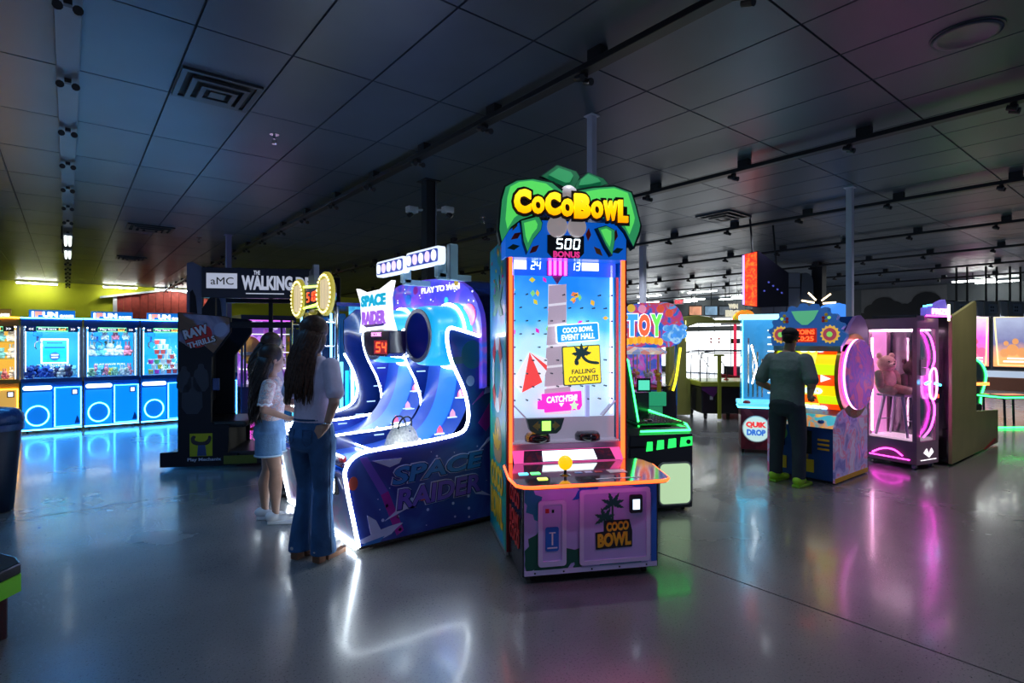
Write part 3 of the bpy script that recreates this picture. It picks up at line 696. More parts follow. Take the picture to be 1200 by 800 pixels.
# pink shelf, instruction ramp
M_PINKGLOW = glow('pink_shelf', (1.0, 0.10, 0.45), 0.55)
MB().box(0.02, Wd-0.02, 0.46, 0.50, 0.765, 0.805).build('sill', mat('sill_pink', (0.65, 0.30, 0.55), 0.3), coco)
rp = MB().add([(0.03, 0.40, 0.684), (Wd-0.03, 0.40, 0.684), (Wd-0.03, 0.47, 0.765), (0.03, 0.47, 0.765)], [(0, 1, 2, 3)]).build('pink_ramp', M_PINKGLOW, coco)
MB().add([(0.10, 0.39, 0.690), (0.83, 0.39, 0.690), (0.81, 0.458, 0.762), (0.12, 0.458, 0.762)], [(0, 1, 2, 3)]).build('info_panel', art('info_print', [(0, (.03, .03, .05)), (.5, (.10, .06, .12)), (.6, (.3, .05, .1)), (1, (.15, .15, .2))], 18), rp)
MB().add([(0.25, 0.388, 0.698), (0.68, 0.388, 0.698), (0.67, 0.45, 0.758), (0.26, 0.45, 0.758)], [(0, 1, 2, 3)]).build('info_screen', glow('info_screen', (0.75, 0.92, 1.0), 1.6), rp)
# score strip and header
MB().box(0.02, Wd-0.02, PY-0.03, PY, 2.04, 2.20).build('score_panel', glow('score_blue', (0.0, 0.10, 0.75), 0.65), coco)
MB().box(0.065, 0.165, PY-0.036, PY-0.03, 2.085, 2.15).build('score_window', M_PWHITE, coco); MB().box(0.62, 0.76, PY-0.036, PY-0.03, 2.085, 2.145).build('score_window', M_PWHITE, coco)
digits('score_digits', '24', (0.20, 0.275, 2.085, 2.145), PY-0.031, M_SEGW, coco)
digits('score_digits', '13', (0.525, 0.60, 2.085, 2.145), PY-0.031, M_SEGW, coco)
MB().box(0.33, 0.50, PY-0.04, PY-0.03, 2.04, 2.19).build('chute', mat('chute_purple', (0.20, 0.01, 0.20), 0.4), coco)
for x in (0.352, 0.392, 0.435, 0.478): MB().cyl((x, PY-0.05, 2.045), (x, PY-0.05, 2.185), 0.011, n=8).build('chute_light', M_MAG, coco)
MB().prism([(0.37, 2.045), (0.46, 2.045), (0.415, 1.98)], 'xz', PY-0.045, PY-0.02).build('chute_tip', mat('chute_tip', (0.25, 0.0, 0.25), 0.4), coco)
hd = MB().prism([(-0.03, 2.15), (Wd+0.005, 2.15), (Wd+0.005, 2.36), (0.90, 2.42), (0.03, 2.42), (-0.03, 2.36)], 'xz', 0.42, 0.60).build('header', glow('header_blue', (0.0, 0.11, 0.62), 0.45), coco, bevel=0.004)
for x, z, m, a in ((0.05, 2.30, M_REDP, 0.6), (0.19, 2.21, M_REDP, 0.7), (0.03, 2.22, M_LEAFD, 0.2), (0.04, 2.38, M_YELP, 1.2), (0.70, 2.21, M_ORP, 2.4), (0.84, 2.33, M_REDP, 1.4), (0.86, 2.22, M_LEAFD, 0.3), (0.62, 2.33, M_REDP, 1.5)): decal(hd, diamond(x, z, .05, .022, a), m, 0.42, 'confetti')
bz = MB().prism([(0.29, 2.19), (0.29, 2.315), (0.58, 2.315), (0.58, 2.19), (0.54, 2.15), (0.33, 2.15)], 'xz', 0.405, 0.42).build('bonus_display', M_BLACKP, hd)
digits('display_digits', '500', (0.355, 0.54, 2.215, 2.29), 0.404, M_SEGW, hd)
text('lettering', 'BONUS', (0.335, 0.545, 2.155, 2.20), 0.405, glow('bonus_pink', (0.75, 0.03, 0.25), 0.6), hd, bold=0.04)
# palm marquee
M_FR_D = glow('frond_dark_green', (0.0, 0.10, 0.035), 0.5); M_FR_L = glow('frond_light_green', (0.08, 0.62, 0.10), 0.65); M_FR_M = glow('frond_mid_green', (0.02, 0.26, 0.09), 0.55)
M_FR_E = mat('frond_edge', (0.004, 0.03, 0.02), 0.4)
fronds = [[(0.43,2.62),(0.33,2.69),(0.17,2.71),(0.04,2.69),(-0.05,2.64),(-0.08,2.54),(-0.1,2.32),(-0.08,2.23),(-0.01,2.34),(0.07,2.4),(0.21,2.45),(0.42,2.48)],
 [(0.07,2.4),(0.09,2.25),(0.12,2.17),(0.17,2.27),(0.23,2.34),(0.24,2.39),(0.21,2.44)],
 [(0.23,2.73),(0.36,2.82),(0.52,2.78),(0.55,2.74),(0.51,2.66),(0.45,2.65),(0.33,2.69)],
 [(0.49,2.64),(0.52,2.71),(0.61,2.78),(0.74,2.74),(0.78,2.7),(0.63,2.66)],
 [(0.49,2.64),(0.63,2.67),(0.81,2.69),(0.96,2.65),(1.0,2.54),(1.04,2.4),(1.03,2.35),(0.98,2.23),(0.91,2.35),(0.85,2.41),(0.63,2.46),(0.49,2.48)],
 [(0.67,2.37),(0.74,2.24),(0.79,2.17),(0.81,2.27),(0.81,2.36),(0.74,2.39)]]
for k, P in enumerate(fronds):
    y = (0.395, 0.38, 0.42, 0.42, 0.395, 0.38)[k]
    fo = MB().prism(P, 'xz', y-0.02, y+0.02).build('palm_frond', M_FR_E, coco)
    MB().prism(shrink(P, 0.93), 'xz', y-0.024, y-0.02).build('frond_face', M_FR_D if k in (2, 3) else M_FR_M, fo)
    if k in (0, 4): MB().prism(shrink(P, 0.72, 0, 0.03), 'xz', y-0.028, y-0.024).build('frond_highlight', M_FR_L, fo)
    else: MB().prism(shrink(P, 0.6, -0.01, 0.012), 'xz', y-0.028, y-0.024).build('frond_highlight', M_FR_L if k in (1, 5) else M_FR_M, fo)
    MB().prism([(p*0.985+0.007, q) for p, q in shrink(P, 1.02)], 'xz', y+0.02, y+0.06).build('frond_back', M_FR_E, fo)
M_COC = glow('coconut_fibre', (0.45, 0.40, 0.42), 0.3)  # faint emission put into the coconuts to lighten them
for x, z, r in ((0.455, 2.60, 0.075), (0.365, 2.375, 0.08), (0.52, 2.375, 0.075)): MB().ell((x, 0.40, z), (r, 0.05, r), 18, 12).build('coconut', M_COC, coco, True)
lb = MB().prism([(0.02, 2.47), (0.02, 2.56), (0.45, 2.55), (0.91, 2.53), (0.91, 2.44), (0.45, 2.46)], 'xz', 0.35, 0.375).build('logo_backing', M_BLACKP, coco, bevel=0.004)
M_LET = gradient('logo_yellow', [(0.0, (1.0, 0.28, 0.0)), (0.4, (1.0, 0.50, 0.0)), (1.0, (1.0, 0.66, 0.02))], 2.42, 2.60, 0.95)
x = 0.012
for ch, w, z0, z1, rot in (('C', .135, 2.445, 2.61, 0), ('O', .105, 2.445, 2.565, 0), ('C', .125, 2.44, 2.60, 0), ('O', .105, 2.435, 2.56, 0), ('B', .135, 2.425, 2.60, 0), ('O', .10, 2.43, 2.555, 0), ('W', .12, 2.42, 2.56, 0), ('L', .085, 2.41, 2.57, 0)):
    text('logo_outline', ch, (x-.016, x+w+.016, z0-.022, z1+.022), 0.352, M_BLACKP, lb, bold=0.16, ext=0.012)
    text('logo_letter', ch, (x+.004, x+w-.004, z0, z1), 0.34, M_LET, lb, bold=0.07, ext=0.02); x += w-0.002 if ch != 'L' else 0
MB().box(0.30, 0.62, 0.43, 0.50, 2.42, 2.62).build('marquee_bracket', M_BLACKP, coco)
# the tall cabinet is a little narrower than the console in front of it
for _o in coco.children_recursive:
    if _o.data is peg_me: _o.location.x *= 0.945; continue
    if min(v.co.y for v in _o.data.vertices) > 0.30:
        for v in _o.data.vertices: v.co.x *= 0.945
# ================================================================ TWO LANE SPACE ROLLING GAME
M_RPANEL = art('space_side_print', [(0.0, (0.014, 0.022, 0.20)), (0.45, (0.02, 0.035, 0.34)), (0.60, (0.04, 0.11, 0.52)), (0.72, (0.03, 0.04, 0.34)), (1, (0.15, 0.04, 0.40))], 1.3, 0.0, coat=0.5)
M_LANE = glow('lane_blue', (0.0, 0.15, 1.0), 0.75)
M_LANE2 = glow('lane_wall_blue', (0.0, 0.06, 0.50), 0.40)
M_NAVY = mat('navy_gloss', (0.004, 0.02, 0.16), 0.22, coat=0.6)
M_CYANB = glow('ring_cyan', (0.0, 0.42, 0.85), 0.5)
M_SPURP = art('space_backboard_print', [(0.0, (0.02, 0.03, 0.40)), (0.4, (0.06, 0.05, 0.62)), (0.52, (0.20, 0.06, 0.55)), (0.62, (0.02, 0.10, 0.65)), (0.75, (0.45, 0.05, 0.40)), (1, (0.7, 0.2, 0.1))], 2.0, 0.38, coat=0.4)
RA = (1.662, 3.87, 0)
ra = thing('rolling_game', 'blue two lane space rolling game with white neon edges', 'arcade game', RA, 0)
side = [(0.0, 0.045), (-0.109, 0.57), (-0.10, 0.635), (-0.06, 0.69), (0.0, 0.725), (0.07, 0.738), (0.56, 0.752), (0.84, 0.775), (0.92, 0.80), (0.958, 0.86), (0.968, 0.95), (0.945, 1.07), (0.90, 1.19), (0.834, 1.31), (0.785, 1.41), (0.755, 1.53), (0.752, 1.62), (0.77, 1.652), (0.81, 1.662), (1.173, 1.565), (1.50, 1.65)]
full = side + [(1.50, 0.045)]
YS = (0.0, 0.78, 1.63)
for k, y in enumerate(YS):
    P = full if k != 1 else [(0.05, 0.55)] + side[4:] + [(1.50, 0.55)]
    pn = MB().prism(P, 'xz', y, y+0.035).build('side_panel' if k != 1 else 'lane_divider', M_RPANEL if k != 1 else M_NAVY, ra, bevel=0.003)
    L = side if k != 1 else side[4:]
    neon('edge_neon', [(x, y+0.0175 - (0.012 if k == 0 else 0), z+0.004) for x, z in smoothpoly(L, 1)], 0.014, M_WHITEN, pn)
# printed side art: comet stripe, rocket, planets, logo
def sp(poly, m, nm, k=0): return MB().prism(poly, 'xz', -0.002-0.0012*k, 0.0).build(nm, m, ra)
MP = [mat('space_magenta', (0.42, 0.02, 0.40), 0.35, coat=0.3), mat('space_violet', (0.16, 0.08, 0.62), 0.35, coat=0.3), mat('space_pale', (0.55, 0.56, 0.95), 0.35, coat=0.3), mat('space_orange', (0.55, 0.08, 0.06), 0.4), mat('space_blue', (0.03, 0.20, 0.66), 0.35, coat=0.3), mat('space_teal', (0.02, 0.12, 0.20), 0.35, coat=0.3)]
sp([(0.0, 0.70), (0.06, 0.70), (0.23, 0.42), (0.17, 0.40)], MP[1], 'printed_comet'); sp([(0.17, 0.40), (0.23, 0.42), (0.36, 0.10), (0.30, 0.07)], MP[0], 'printed_comet')
sp(smoothpoly([(-0.03, 0.09), (0.10, 0.12), (0.20, 0.15), (0.37, 0.165), (0.30, 0.13), (0.24, 0.08), (0.05, 0.06)], 1, True), MP[2], 'printed_rocket', 1)
sp([(0.09, 0.12), (0.06, 0.27), (0.13, 0.22), (0.17, 0.14)], MP[2], 'printed_rocket_fin', 2); sp([(0.05, 0.07), (0.02, 0.05), (0.16, 0.05), (0.2, 0.09)], MP[4], 'printed_rocket_fin', 2)
sp(circ(-0.045, 0.52, 0.035, 0.05), MP[3], 'printed_planet'); sp(circ(1.0, 1.44, 0.11, 0.12), MP[5], 'printed_planet'); sp(circ(0.98, 1.22, 0.04, 0.045), MP[2], 'printed_planet')
sp([(0.80, 1.36), (1.3, 1.40), (1.3, 1.44), (0.80, 1.42)], MP[5], 'printed_beam', 1); sp([(1.06, 0.86), (1.2, 1.05), (1.3, 0.98), (1.14, 0.78)], MP[0], 'printed_beam', 1)
sp([(1.12, 1.10), (1.20, 1.40), (1.25, 1.22), (1.40, 1.10), (1.22, 1.12)], MP[2], 'printed_star_fighter', 1); sp([(1.0, 1.02), (1.12, 1.10), (1.11, 1.13)], MP[0], 'printed_trail', 2); sp([(1.03, 0.60), (1.18, 0.70), (1.18, 0.73)], MP[2], 'printed_trail', 2)
for k in range(34):
    x, z = 0.0+random.random()*1.15, 0.08+random.random()*0.62
    r = 0.004+0.010*random.random()**2
    sp(circ(x, z, r, n=8), MP[2], 'printed_star', 0)
# logo: outlined letters
def logo(s, box, k, **kw):
    a0, a1, z0, z1 = box
    text('logo_outline', s, (a0-.012, a1+.012, z0-.012, z1+.012), -0.004, MP[2], ra, bold=0.075, ext=0.003, **kw)
    text('logo_shadow', s, (a0-.004, a1+.010, z0-.008, z1+.004), -0.0065, M_NAVY, ra, bold=0.06, ext=0.003, **kw)
    text('logo_letters', s, box, -0.009, MP[k], ra, bold=0.03, ext=0.004, **kw)
logo('SPACE', (0.26, 1.10, 0.475, 0.605), 4, shear=0.15, skew=0.035)
logo('RAIDER', (0.30, 1.08, 0.275, 0.425), 1, shear=0.1, skew=0.02)
sp([(0.10, 0.665), (0.34, 0.655), (0.32, 0.62), (0.24, 0.60)], MP[2], 'logo_swash', 4); sp([(0.20, 0.20), (0.36, 0.30), (0.40, 0.265)], MP[2], 'logo_swash', 4); sp([(1.06, 0.30), (1.20, 0.22), (1.03, 0.265)], MP[2], 'logo_swash', 4)
sp([(0.50, 0.30), (0.53, 0.37), (0.56, 0.30)], MP[3], 'logo_accent', 9)
# player end
fe = MB().add([(0.0, 0.035, 0.045), (0.0, 1.63, 0.045), (-0.10, 1.63, 0.58), (-0.10, 0.035, 0.58), (0.04, 0.035, 0.045), (0.04, 1.63, 0.045), (0.0, 1.63, 0.60), (0.0, 0.035, 0.60)], [(0, 3, 2, 1), (4, 5, 6, 7), (2, 3, 7, 6), (0, 1, 5, 4)]).build('front_panel', art('space_front_print', [(0, (0.02, 0.05, 0.22)), (0.5, (0.08, 0.12, 0.34)), (0.6, (0.22, 0.05, 0.28)), (1, (0.3, 0.32, 0.5))], 3.0, coat=0.4), ra)
for y in (0.2, 1.0):
    cd = MB().box(-0.105, -0.07, y, y+0.09, 0.40, 0.54).build('card_reader', M_BLACKP, fe, bevel=0.008)
    MB().ring(rrect(y+.012, y+.078, 0.415, 0.525, .012), rrect(y+.022, y+.068, 0.428, 0.512, .008), 'yz', -0.108, -0.105).build('reader_ring', M_WHITEN, cd)
MB().cyl((-0.012, 0.04, 0.03), (-0.012, 1.62, 0.03), 0.012, n=8).build('kick_light', M_WHITEN, ra)
MB().box(0.0, 1.5, 0.0, 1.66, 0.03, 0.05).build('base_plate', M_BLACKP, ra)
for x, y in ((0.12, 0.08), (0.12, 1.55), (1.35, 0.08), (1.35, 1.55)): MB().cyl((x, y-.015, 0.024), (x, y+.015, 0.024), .024, n=12).build('caster', M_BLACKP, ra)
# lanes
prof = [(-0.07, 0.60), (0.05, 0.625), (0.45, 0.64), (0.68, 0.69), (0.84, 0.79), (0.94, 0.93), (1.0, 1.1), (1.03, 1.3), (1.06, 1.42)]
prof = smoothpoly(prof, 2)
for k in range(2):
    y0, y1 = YS[k]+0.035, YS[k+1]
    V = []; Fc = []
    for i, (x, z) in enumerate(prof):
        V += [(x, y0, z), (x, y1, z)]
        if i: Fc.append((2*i-2, 2*i, 2*i+1, 2*i-1))
    ln = MB().add(V, Fc).build('lane', M_LANE2, ra, True)
    w = y1-y0
    for a, b, mm in ((0.30, 0.70, M_LANE),):
        V = []; Fc = []
        for i, (x, z) in enumerate(prof):
            V += [(x-.004, y0+w*a, z+.005), (x-.004, y0+w*b, z+.005)]
            if i: Fc.append((2*i-2, 2*i, 2*i+1, 2*i-1))
        MB().add(V, Fc).build('lane_centre', mm, ln, True)
    # small bumpers and target flags up the near wall of the lane
    for j in range(5):
        i = 12+j*4; x, z = prof[min(i, len(prof)-1)]
        MB().prism([(x-.10, z+.05), (x-.045, z+.05), (x-.05, z+.085), (x-.072, z+.115), (x-.095, z+.085)], 'xz', y0+0.004, y0+0.010).build('target_flag', (glow('flag_pale', (0.75, 0.35, 0.6), 0.5), glow('flag_red', (0.9, 0.06, 0.15), 0.7))[j % 2], ln)
        MB().prism([(x-.12, z+.04), (x-.03, z+.04), (x-.03, z+.05), (x-.12, z+.05)], 'xz', y0+0.004, y0+0.014).build('target_shelf', glow('shelf_pale', (0.5, 0.7, 1.0), 0.7), ln)
        MB().prism([(x-.12, z+.04), (x-.03, z+.04), (x-.03, z+.05), (x-.12, z+.05)], 'xz', y1-0.014, y1-0.004).build('target_shelf', glow('shelf_pale', (0.5, 0.7, 1.0), 0.7), ln)
    # clear ball tray at the player end
    tr = MB().box(-0.08, 0.02, y0+.06, y1-.06, 0.615, 0.625).build('ball_tray', M_NAVY, ra)
    MB().box(-0.085, -0.079, y0+.06, y1-.06, 0.625, 0.70).build('tray_glass', M_GLASS, tr)
    neon('tray_neon', [(-0.082, y0+.06, 0.70), (-0.082, y1-.06, 0.70), (0.06, y1-.06, 0.72)], 0.008, M_WHITEN, tr)
    neon('cross_neon', [(0.30, y0, 0.655), (0.30, y1, 0.655)], 0.008, M_WHITEN, ln)
    for j in range(4): MB().ell((-0.03, y0+.2+j*.075, 0.655), .03, 12, 8).build('ball', (M_REDP, M_WHP, M_BLUEP, M_WHP)[j], tr, True)
# backboard with two ring targets
bb = smoothpoly([(1.69, 1.0), (1.69, 1.98), (1.60, 2.11), (1.42, 2.15), (0.75, 2.155), (0.36, 2.11), (0.12, 2.0), (-0.01, 1.83), (-0.045, 1.66), (-0.045, 1.0)], 1, True)
bo = MB().prism(bb, 'yz', 1.07, 1.12).build('backboard', M_SPURP, ra, bevel=0.004)
MB().prism(shrink(bb, 0.995), 'yz', 1.12, 1.50).build('rear_housing', M_NAVY, ra)
text('lettering', 'PLAY TO WIN', (0.98, 0.30, 2.02, 2.075), 1.068, M_PWHITE, bo, face='-x', bold=0.03, skew=0.0)
for y, z, r, m in ((0.15, 1.78, 0.10, glow('planet_pink', (0.9, 0.08, 0.25), 0.6)), (1.25, 1.98, 0.05, MP[4]), (0.52, 1.93, 0.03, M_CYANB), (1.1, 2.06, 0.04, MP[0]), (0.35, 2.08, 0.03, M_YELP)):
    MB().prism(circ(y, z, r), 'yz', 1.062, 1.07).build('printed_planet', m, bo)
for k in range(30): MB().prism(circ(0.05+random.random()*1.5, 1.70+random.random()*.4, .004+.006*random.random(), n=6), 'yz', 1.066, 1.07).build('printed_star', M_PWHITE, bo)
for y in (0.39, 1.27):
    z = 1.60
    rg = MB().lathe([(.30, 1.07), (.27, 1.03), (.262, 0.80), (.252, 0.73), (.225, 0.70), (.20, 0.70)], (0, y, z), 36, 'x', cap=False).build('target_ring', M_CYANB, ra, True)
    MB().lathe([(.20, 0.70), (.197, 0.74), (.199, 0.95)], (0, y, z), 36, 'x', cap=False).build('ring_sleeve', mat('sleeve_blue', (.01, .04, .30), .3), rg, True)
    MB().ring(circ(y, z, .232, n=36), circ(y, z, .198, n=36), 'yz', 0.688, 0.70).build('ring_rim', mat('rim_grey', (0.10, 0.11, 0.16), 0.3), rg)
    MB().lathe([(.198, 0.95), (.198, 0.96)], (0, y, z), 30, 'x').build('ring_back', art('ring_art', [(0, (0.01, 0.02, 0.2)), (0.5, (0.05, 0.08, 0.5)), (0.6, (0.4, 0.05, 0.5)), (0.7, (0.05, 0.5, 0.35)), (1, (0.02, 0.02, 0.2))], 9, 0.5), rg)
    neon('ring_neon', [(1.0, y+.285*math.cos(a), z+.285*math.sin(a)) for a in [2*PI*k/40 for k in range(40)]], 0.011, M_WHITEN, rg, True)
# logo sign and score box on the divider
sg = MB().prism(smoothpoly([(1.09, 2.04), (0.90, 1.99), (0.60, 2.0), (0.37, 2.06), (0.43, 1.92), (0.41, 1.76), (0.34, 1.64), (0.60, 1.655), (0.85, 1.65), (1.02, 1.63), (0.98, 1.76), (1.0, 1.9)], 0, True), 'yz', 0.44, 0.48).build('logo_sign', M_PWHITE, ra)
text('lettering', 'SPACE', (0.97, 0.47, 1.86, 1.965), 0.44, glow('logo_teal', (0.0, 0.35, 0.55), 0.7), sg, face='-x', bold=0.06, ext=0.008)
text('lettering', 'RAIDER', (0.95, 0.47, 1.70, 1.82), 0.44, glow('logo_violet', (0.32, 0.10, 0.65), 0.7), sg, face='-x', bold=0.06, ext=0.008)
MB().prism([(0.93, 1.70), (0.47, 1.71), (0.52, 1.685), (0.86, 1.675)], 'yz', 0.434, 0.44).build('printed_swash', MP[1], sg)
sb = MB().prism([(0.95, 1.645), (0.45, 1.645), (0.45, 1.45), (0.52, 1.42), (0.86, 1.42), (0.95, 1.50)], 'yz', 0.46, 0.62).build('score_box', mat('score_box_black', (0.015, 0.008, 0.05), 0.25, coat=0.4), ra, bevel=0.006)
digits('score_digits', '54', (0.71, 0.51, 1.455, 1.545), 0.459, M_SEGR, sb, face='-x', slant=0.1)
MB().box(0.4595, 0.4598, 0.49, 0.75, 1.44, 1.56).build('score_window', glow('score_dim_red', (0.30, 0.01, 0.01), 0.5), sb)
text('lettering', 'SCORE', (0.80, 0.60, 1.595, 1.63), 0.459, glow('score_pink', (1, 0.35, 0.9), 1.2), sb, face='-x')
MB().box(0.60, 1.07, 0.74, 0.82, 1.5, 1.6).build('sign_arm', M_NAVY, ra)
neon('sign_neon', [(0.60, 0.70, 1.42), (0.75, 0.72, 1.40), (0.85, 0.74, 1.46)], 0.008, M_WHITEN, ra)
# two light bars on top
for y0, y1, dz in ((0.72, 1.30, 0.0), (0.10, 0.68, 0.012)):
    lbx = MB().prism(rrect(y0, y1, 2.185+dz, 2.335+dz, 0.03), 'yz', 0.74, 0.80).build('light_bar', glow('bar_white', (0.75, 0.85, 1.0), 0.7), ra)
    MB().prism(rrect(y0+.025, y1-.025, 2.205+dz, 2.315+dz, 0.02), 'yz', 0.732, 0.74).build('bar_face', glow('bar_blue', (0.02, 0.06, 0.5), 0.35), lbx)
    for j in range(5):
        yc = y0+.075+j*.108
        MB().prism(circ(yc, 2.26+dz, .036, .046, 16), 'yz', 0.722, 0.732).build('lamp', glow('bar_lamp_%d' % (j % 2), ((0.85, 0.92, 1.0), (0.8, 0.6, 1.0))[j % 2], 0.8), lbx)
    MB().box(0.78, 0.86, (y0+y1)/2-.2, (y0+y1)/2-.14, 2.10, 2.30).box(0.80, 1.12, (y0+y1)/2-.2, (y0+y1)/2-.14, 2.08, 2.13).build('bar_bracket', mat('bracket_teal', (0.25, 0.4, 0.45), 0.4), lbx)
MB().box(0.80, 0.88, 0.03, 0.09, 2.06, 2.36).build('bar_end_bracket', mat('bracket_teal', (0.25, 0.4, 0.45), 0.4), ra, bevel=0.01)
# ---------------------------------------------------------------- white furry handbag on the lane edge
M_FUR = mat('white_fur', (0.75, 0.72, 0.66), 0.95, var=0.3, scale=60, bump=0.9, bscale=130)
bag = thing('handbag', 'cream furry handbag with a dark handle resting on the blue lane', 'handbag', (1.662+0.45, 3.87+0.20, 0.652), 25)
bag.scale = (1.25, 1.25, 1.2)
mb = MB()
for z, a, b in ((0.0, .105, .055), (.015, .135, .07), (.07, .14, .072), (.12, .11, .055), (.15, .075, .035)): pass
V = []; Fc = []; n = 20
levels = [(0.0, .12, .055), (.012, .138, .07), (.06, .138, .07), (.11, .118, .055), (.145, .09, .035), (.15, .085, .03)]
for z, a, b in levels:
    for k in range(n):
        t = 2*PI*k/n; cx, sy = math.cos(t), math.sin(t)
        V.append((a*math.copysign(abs(cx)**.7, cx), b*math.copysign(abs(sy)**.7, sy), z*1.15+.002))
for i in range(len(levels)-1): Fc += [(i*n+k, i*n+(k+1) % n, (i+1)*n+(k+1) % n, (i+1)*n+k) for k in range(n)]
Fc += [tuple(range(n))[::-1], tuple((len(levels)-1)*n+k for k in range(n))]
MB().add(V, Fc).build('bag_body', M_FUR, bag, True)
for s in (-1, 1): MB().tube(smoothpoly([(-.07, s*.02, .165), (-.06, s*.03, .225), (0, s*.035, .25), (.06, s*.03, .225), (.07, s*.02, .165)], 2), .006, 8).build('handle', M_BLACKP, bag, True)
MB().lathe([(.006, -.004), (.006, .004)], (0.0, -0.06, 0.15), 8, 'y').build('clasp', M_CHR, bag)

# ================================================================ RING MARQUEE GAME BEHIND IT
rm = thing('arcade_game', 'glass fronted game with two round bulb rings and a red counter on top', 'arcade game', (1.72, 5.80, 0), 0)
Wm = 1.02
MB().box(0.02, 1.15, 0.0, Wm, 0.03, 0.66).build('base_cabinet', M_NAVY, rm, bevel=0.01)
MB().box(1.07, 1.15, 0.0, Wm, 0.66, 1.95).build('rear_panel', art('ring_game_print', [(0, (0.0, 0.12, 0.40)), (0.45, (0.0, 0.35, 0.75)), (0.55, (0.2, 0.75, 0.95)), (0.7, (0.0, 0.3, 0.7)), (1, (0.3, 0.05, 0.5))], 2.5, 0.7), rm)
MB().box(0.52, 1.15, 0.0, Wm, 1.93, 1.97).build('roof', M_NAVY, rm)
pl = MB().box(0.35, 1.07, 0.06, Wm-.06, 0.66, 0.72).build('play_bed', glow('bed_cyan', (0.05, 0.55, 0.7), 0.7), rm)
MB().box(0.40, 0.70, 0.08, Wm-.3, 0.72, 0.735).build('printed_strip', glow('bed_magenta', (0.7, 0.03, 0.6), 0.7), pl)
for y in (0.03, Wm-.03):
    MB().cyl((0.53, y, 0.66), (0.53, y, 1.95), .026, n=12).build('chrome_post', M_CHR, rm, True)
    MB().cyl((0.47, y, 0.66), (0.47, y, 1.85), .012, n=8).build('light_pole', glow('pole_blue', (0.2, 0.5, 1.0), 2.0), rm)
    for z in (0.72, 1.0, 1.25, 1.5, 1.75): MB().cyl((0.36, y, z), (0.53, y, z), .01, n=8).build('rung', M_CHR, rm)
    MB().cyl((0.36, y, 0.66), (0.36, y, 1.80), .014, n=8).build('chrome_post', M_CHR, rm, True)
    sd_ = MB().prism(smoothpoly([(0.0, 0.05), (-0.05, 0.7), (0.2, 0.76), (0.52, 0.80), (0.72, 0.88), (0.76, 1.05), (0.70, 1.25), (0.60, 1.42), (0.60, 1.9), (1.15, 1.9), (1.15, 0.05)], 1, True), 'xz', y-.03 if y < .5 else y+.005, y-.005 if y < .5 else y+.03).build('side_panel', M_NAVY, rm)
    neon('edge_neon', [(x, y-.032 if y < .5 else y-.0, z) for x, z in smoothpoly([(-0.05, 0.70), (0.2, 0.76), (0.52, 0.80), (0.72, 0.88), (0.76, 1.05), (0.70, 1.25), (0.60, 1.42)], 2)], 0.012, M_WHITEN, sd_)
MB().box(0.50, 0.505, 0.06, Wm-.06, 0.74, 1.92).build('front_glass', M_GLASS, rm)
for j in range(5):
    y = 0.15+j*.17
    MB().cyl((0.9, y, 0.72), (0.9, y, 1.2+.1*(j % 3)), .02, n=8).build('tower', glow('tower_%d' % (j % 3), ((0, .5, 1), (.2, .9, .9), (.7, .8, 1))[j % 3], 1.0), rm)
# marquee: two rings of bulbs with a red counter between
for y, r in ((0.09, 0.235), (0.98, 0.235)):
    ro = MB().lathe([(r, 0.45), (r, 0.42), (r*.95, 0.41), (r*.76, 0.41), (r*.72, 0.45)], (0, y, 2.06), 32, 'x', cap=False).build('bulb_ring', glow('ring_yellow', (0.62, 0.52, 0.05), 0.35), rm, True)
    MB().lathe([(r*.72, 0.46), (r*.70, 0.49)], (0, y, 2.06), 28, 'x').build('ring_mirror', mat('mirror_drum', (0.5, 0.45, 0.3), 0.12, 0.9), ro)
    for k in range(26):
        a = 2*PI*k/26; MB().ell((0.408, y+r*.86*math.cos(a), 2.06+r*.85*math.sin(a)), .014, 6, 4).build('bulb', glow('warm_bulb', (1.0, 0.85, 0.35), 1.5), ro)
    for k in range(3):
        MB().cyl((0.44, y-.10+.10*k, 1.90), (0.44, y-.10+.10*k, 2.22), .03, n=10).build('drum_lamp', glow('drum_lamp', (0.8, 0.66, 0.4), 0.45), ro)
mc = MB().prism([(0.28, 1.98), (0.80, 1.95), (0.80, 2.17), (0.28, 2.14)], 'yz', 0.43, 0.50).build('counter_box', M_BLACKP, rm)
digits('counter_digits', '510', (0.68, 0.40, 2.0, 2.11), 0.428, M_SEGR, mc, face='-x')
for z0, z1 in ((1.965, 1.935), (2.155, 2.185)): neon('counter_neon', [(0.43, 0.26, z0), (0.43, 0.82, z1)], .012, glow('yellow_green_neon', (0.6, 1.0, 0.1), 3.0), mc)
MB().box(0.46, 0.56, 0.36, 0.72, 1.93, 2.0).build('marquee_bracket', M_BLACKP, rm)
tw_ = MB().box(0.44, 0.52, 0.46, 0.66, 2.17, 2.30).box(0.45, 0.51, 0.50, 0.54, 2.30, 2.42).box(0.45, 0.51, 0.57, 0.61, 2.30, 2.38).box(0.45, 0.51, 0.63, 0.66, 2.30, 2.36).build('skyline_topper', mat('topper_grey', (0.22, 0.24, 0.30), 0.4, 0.4), rm)
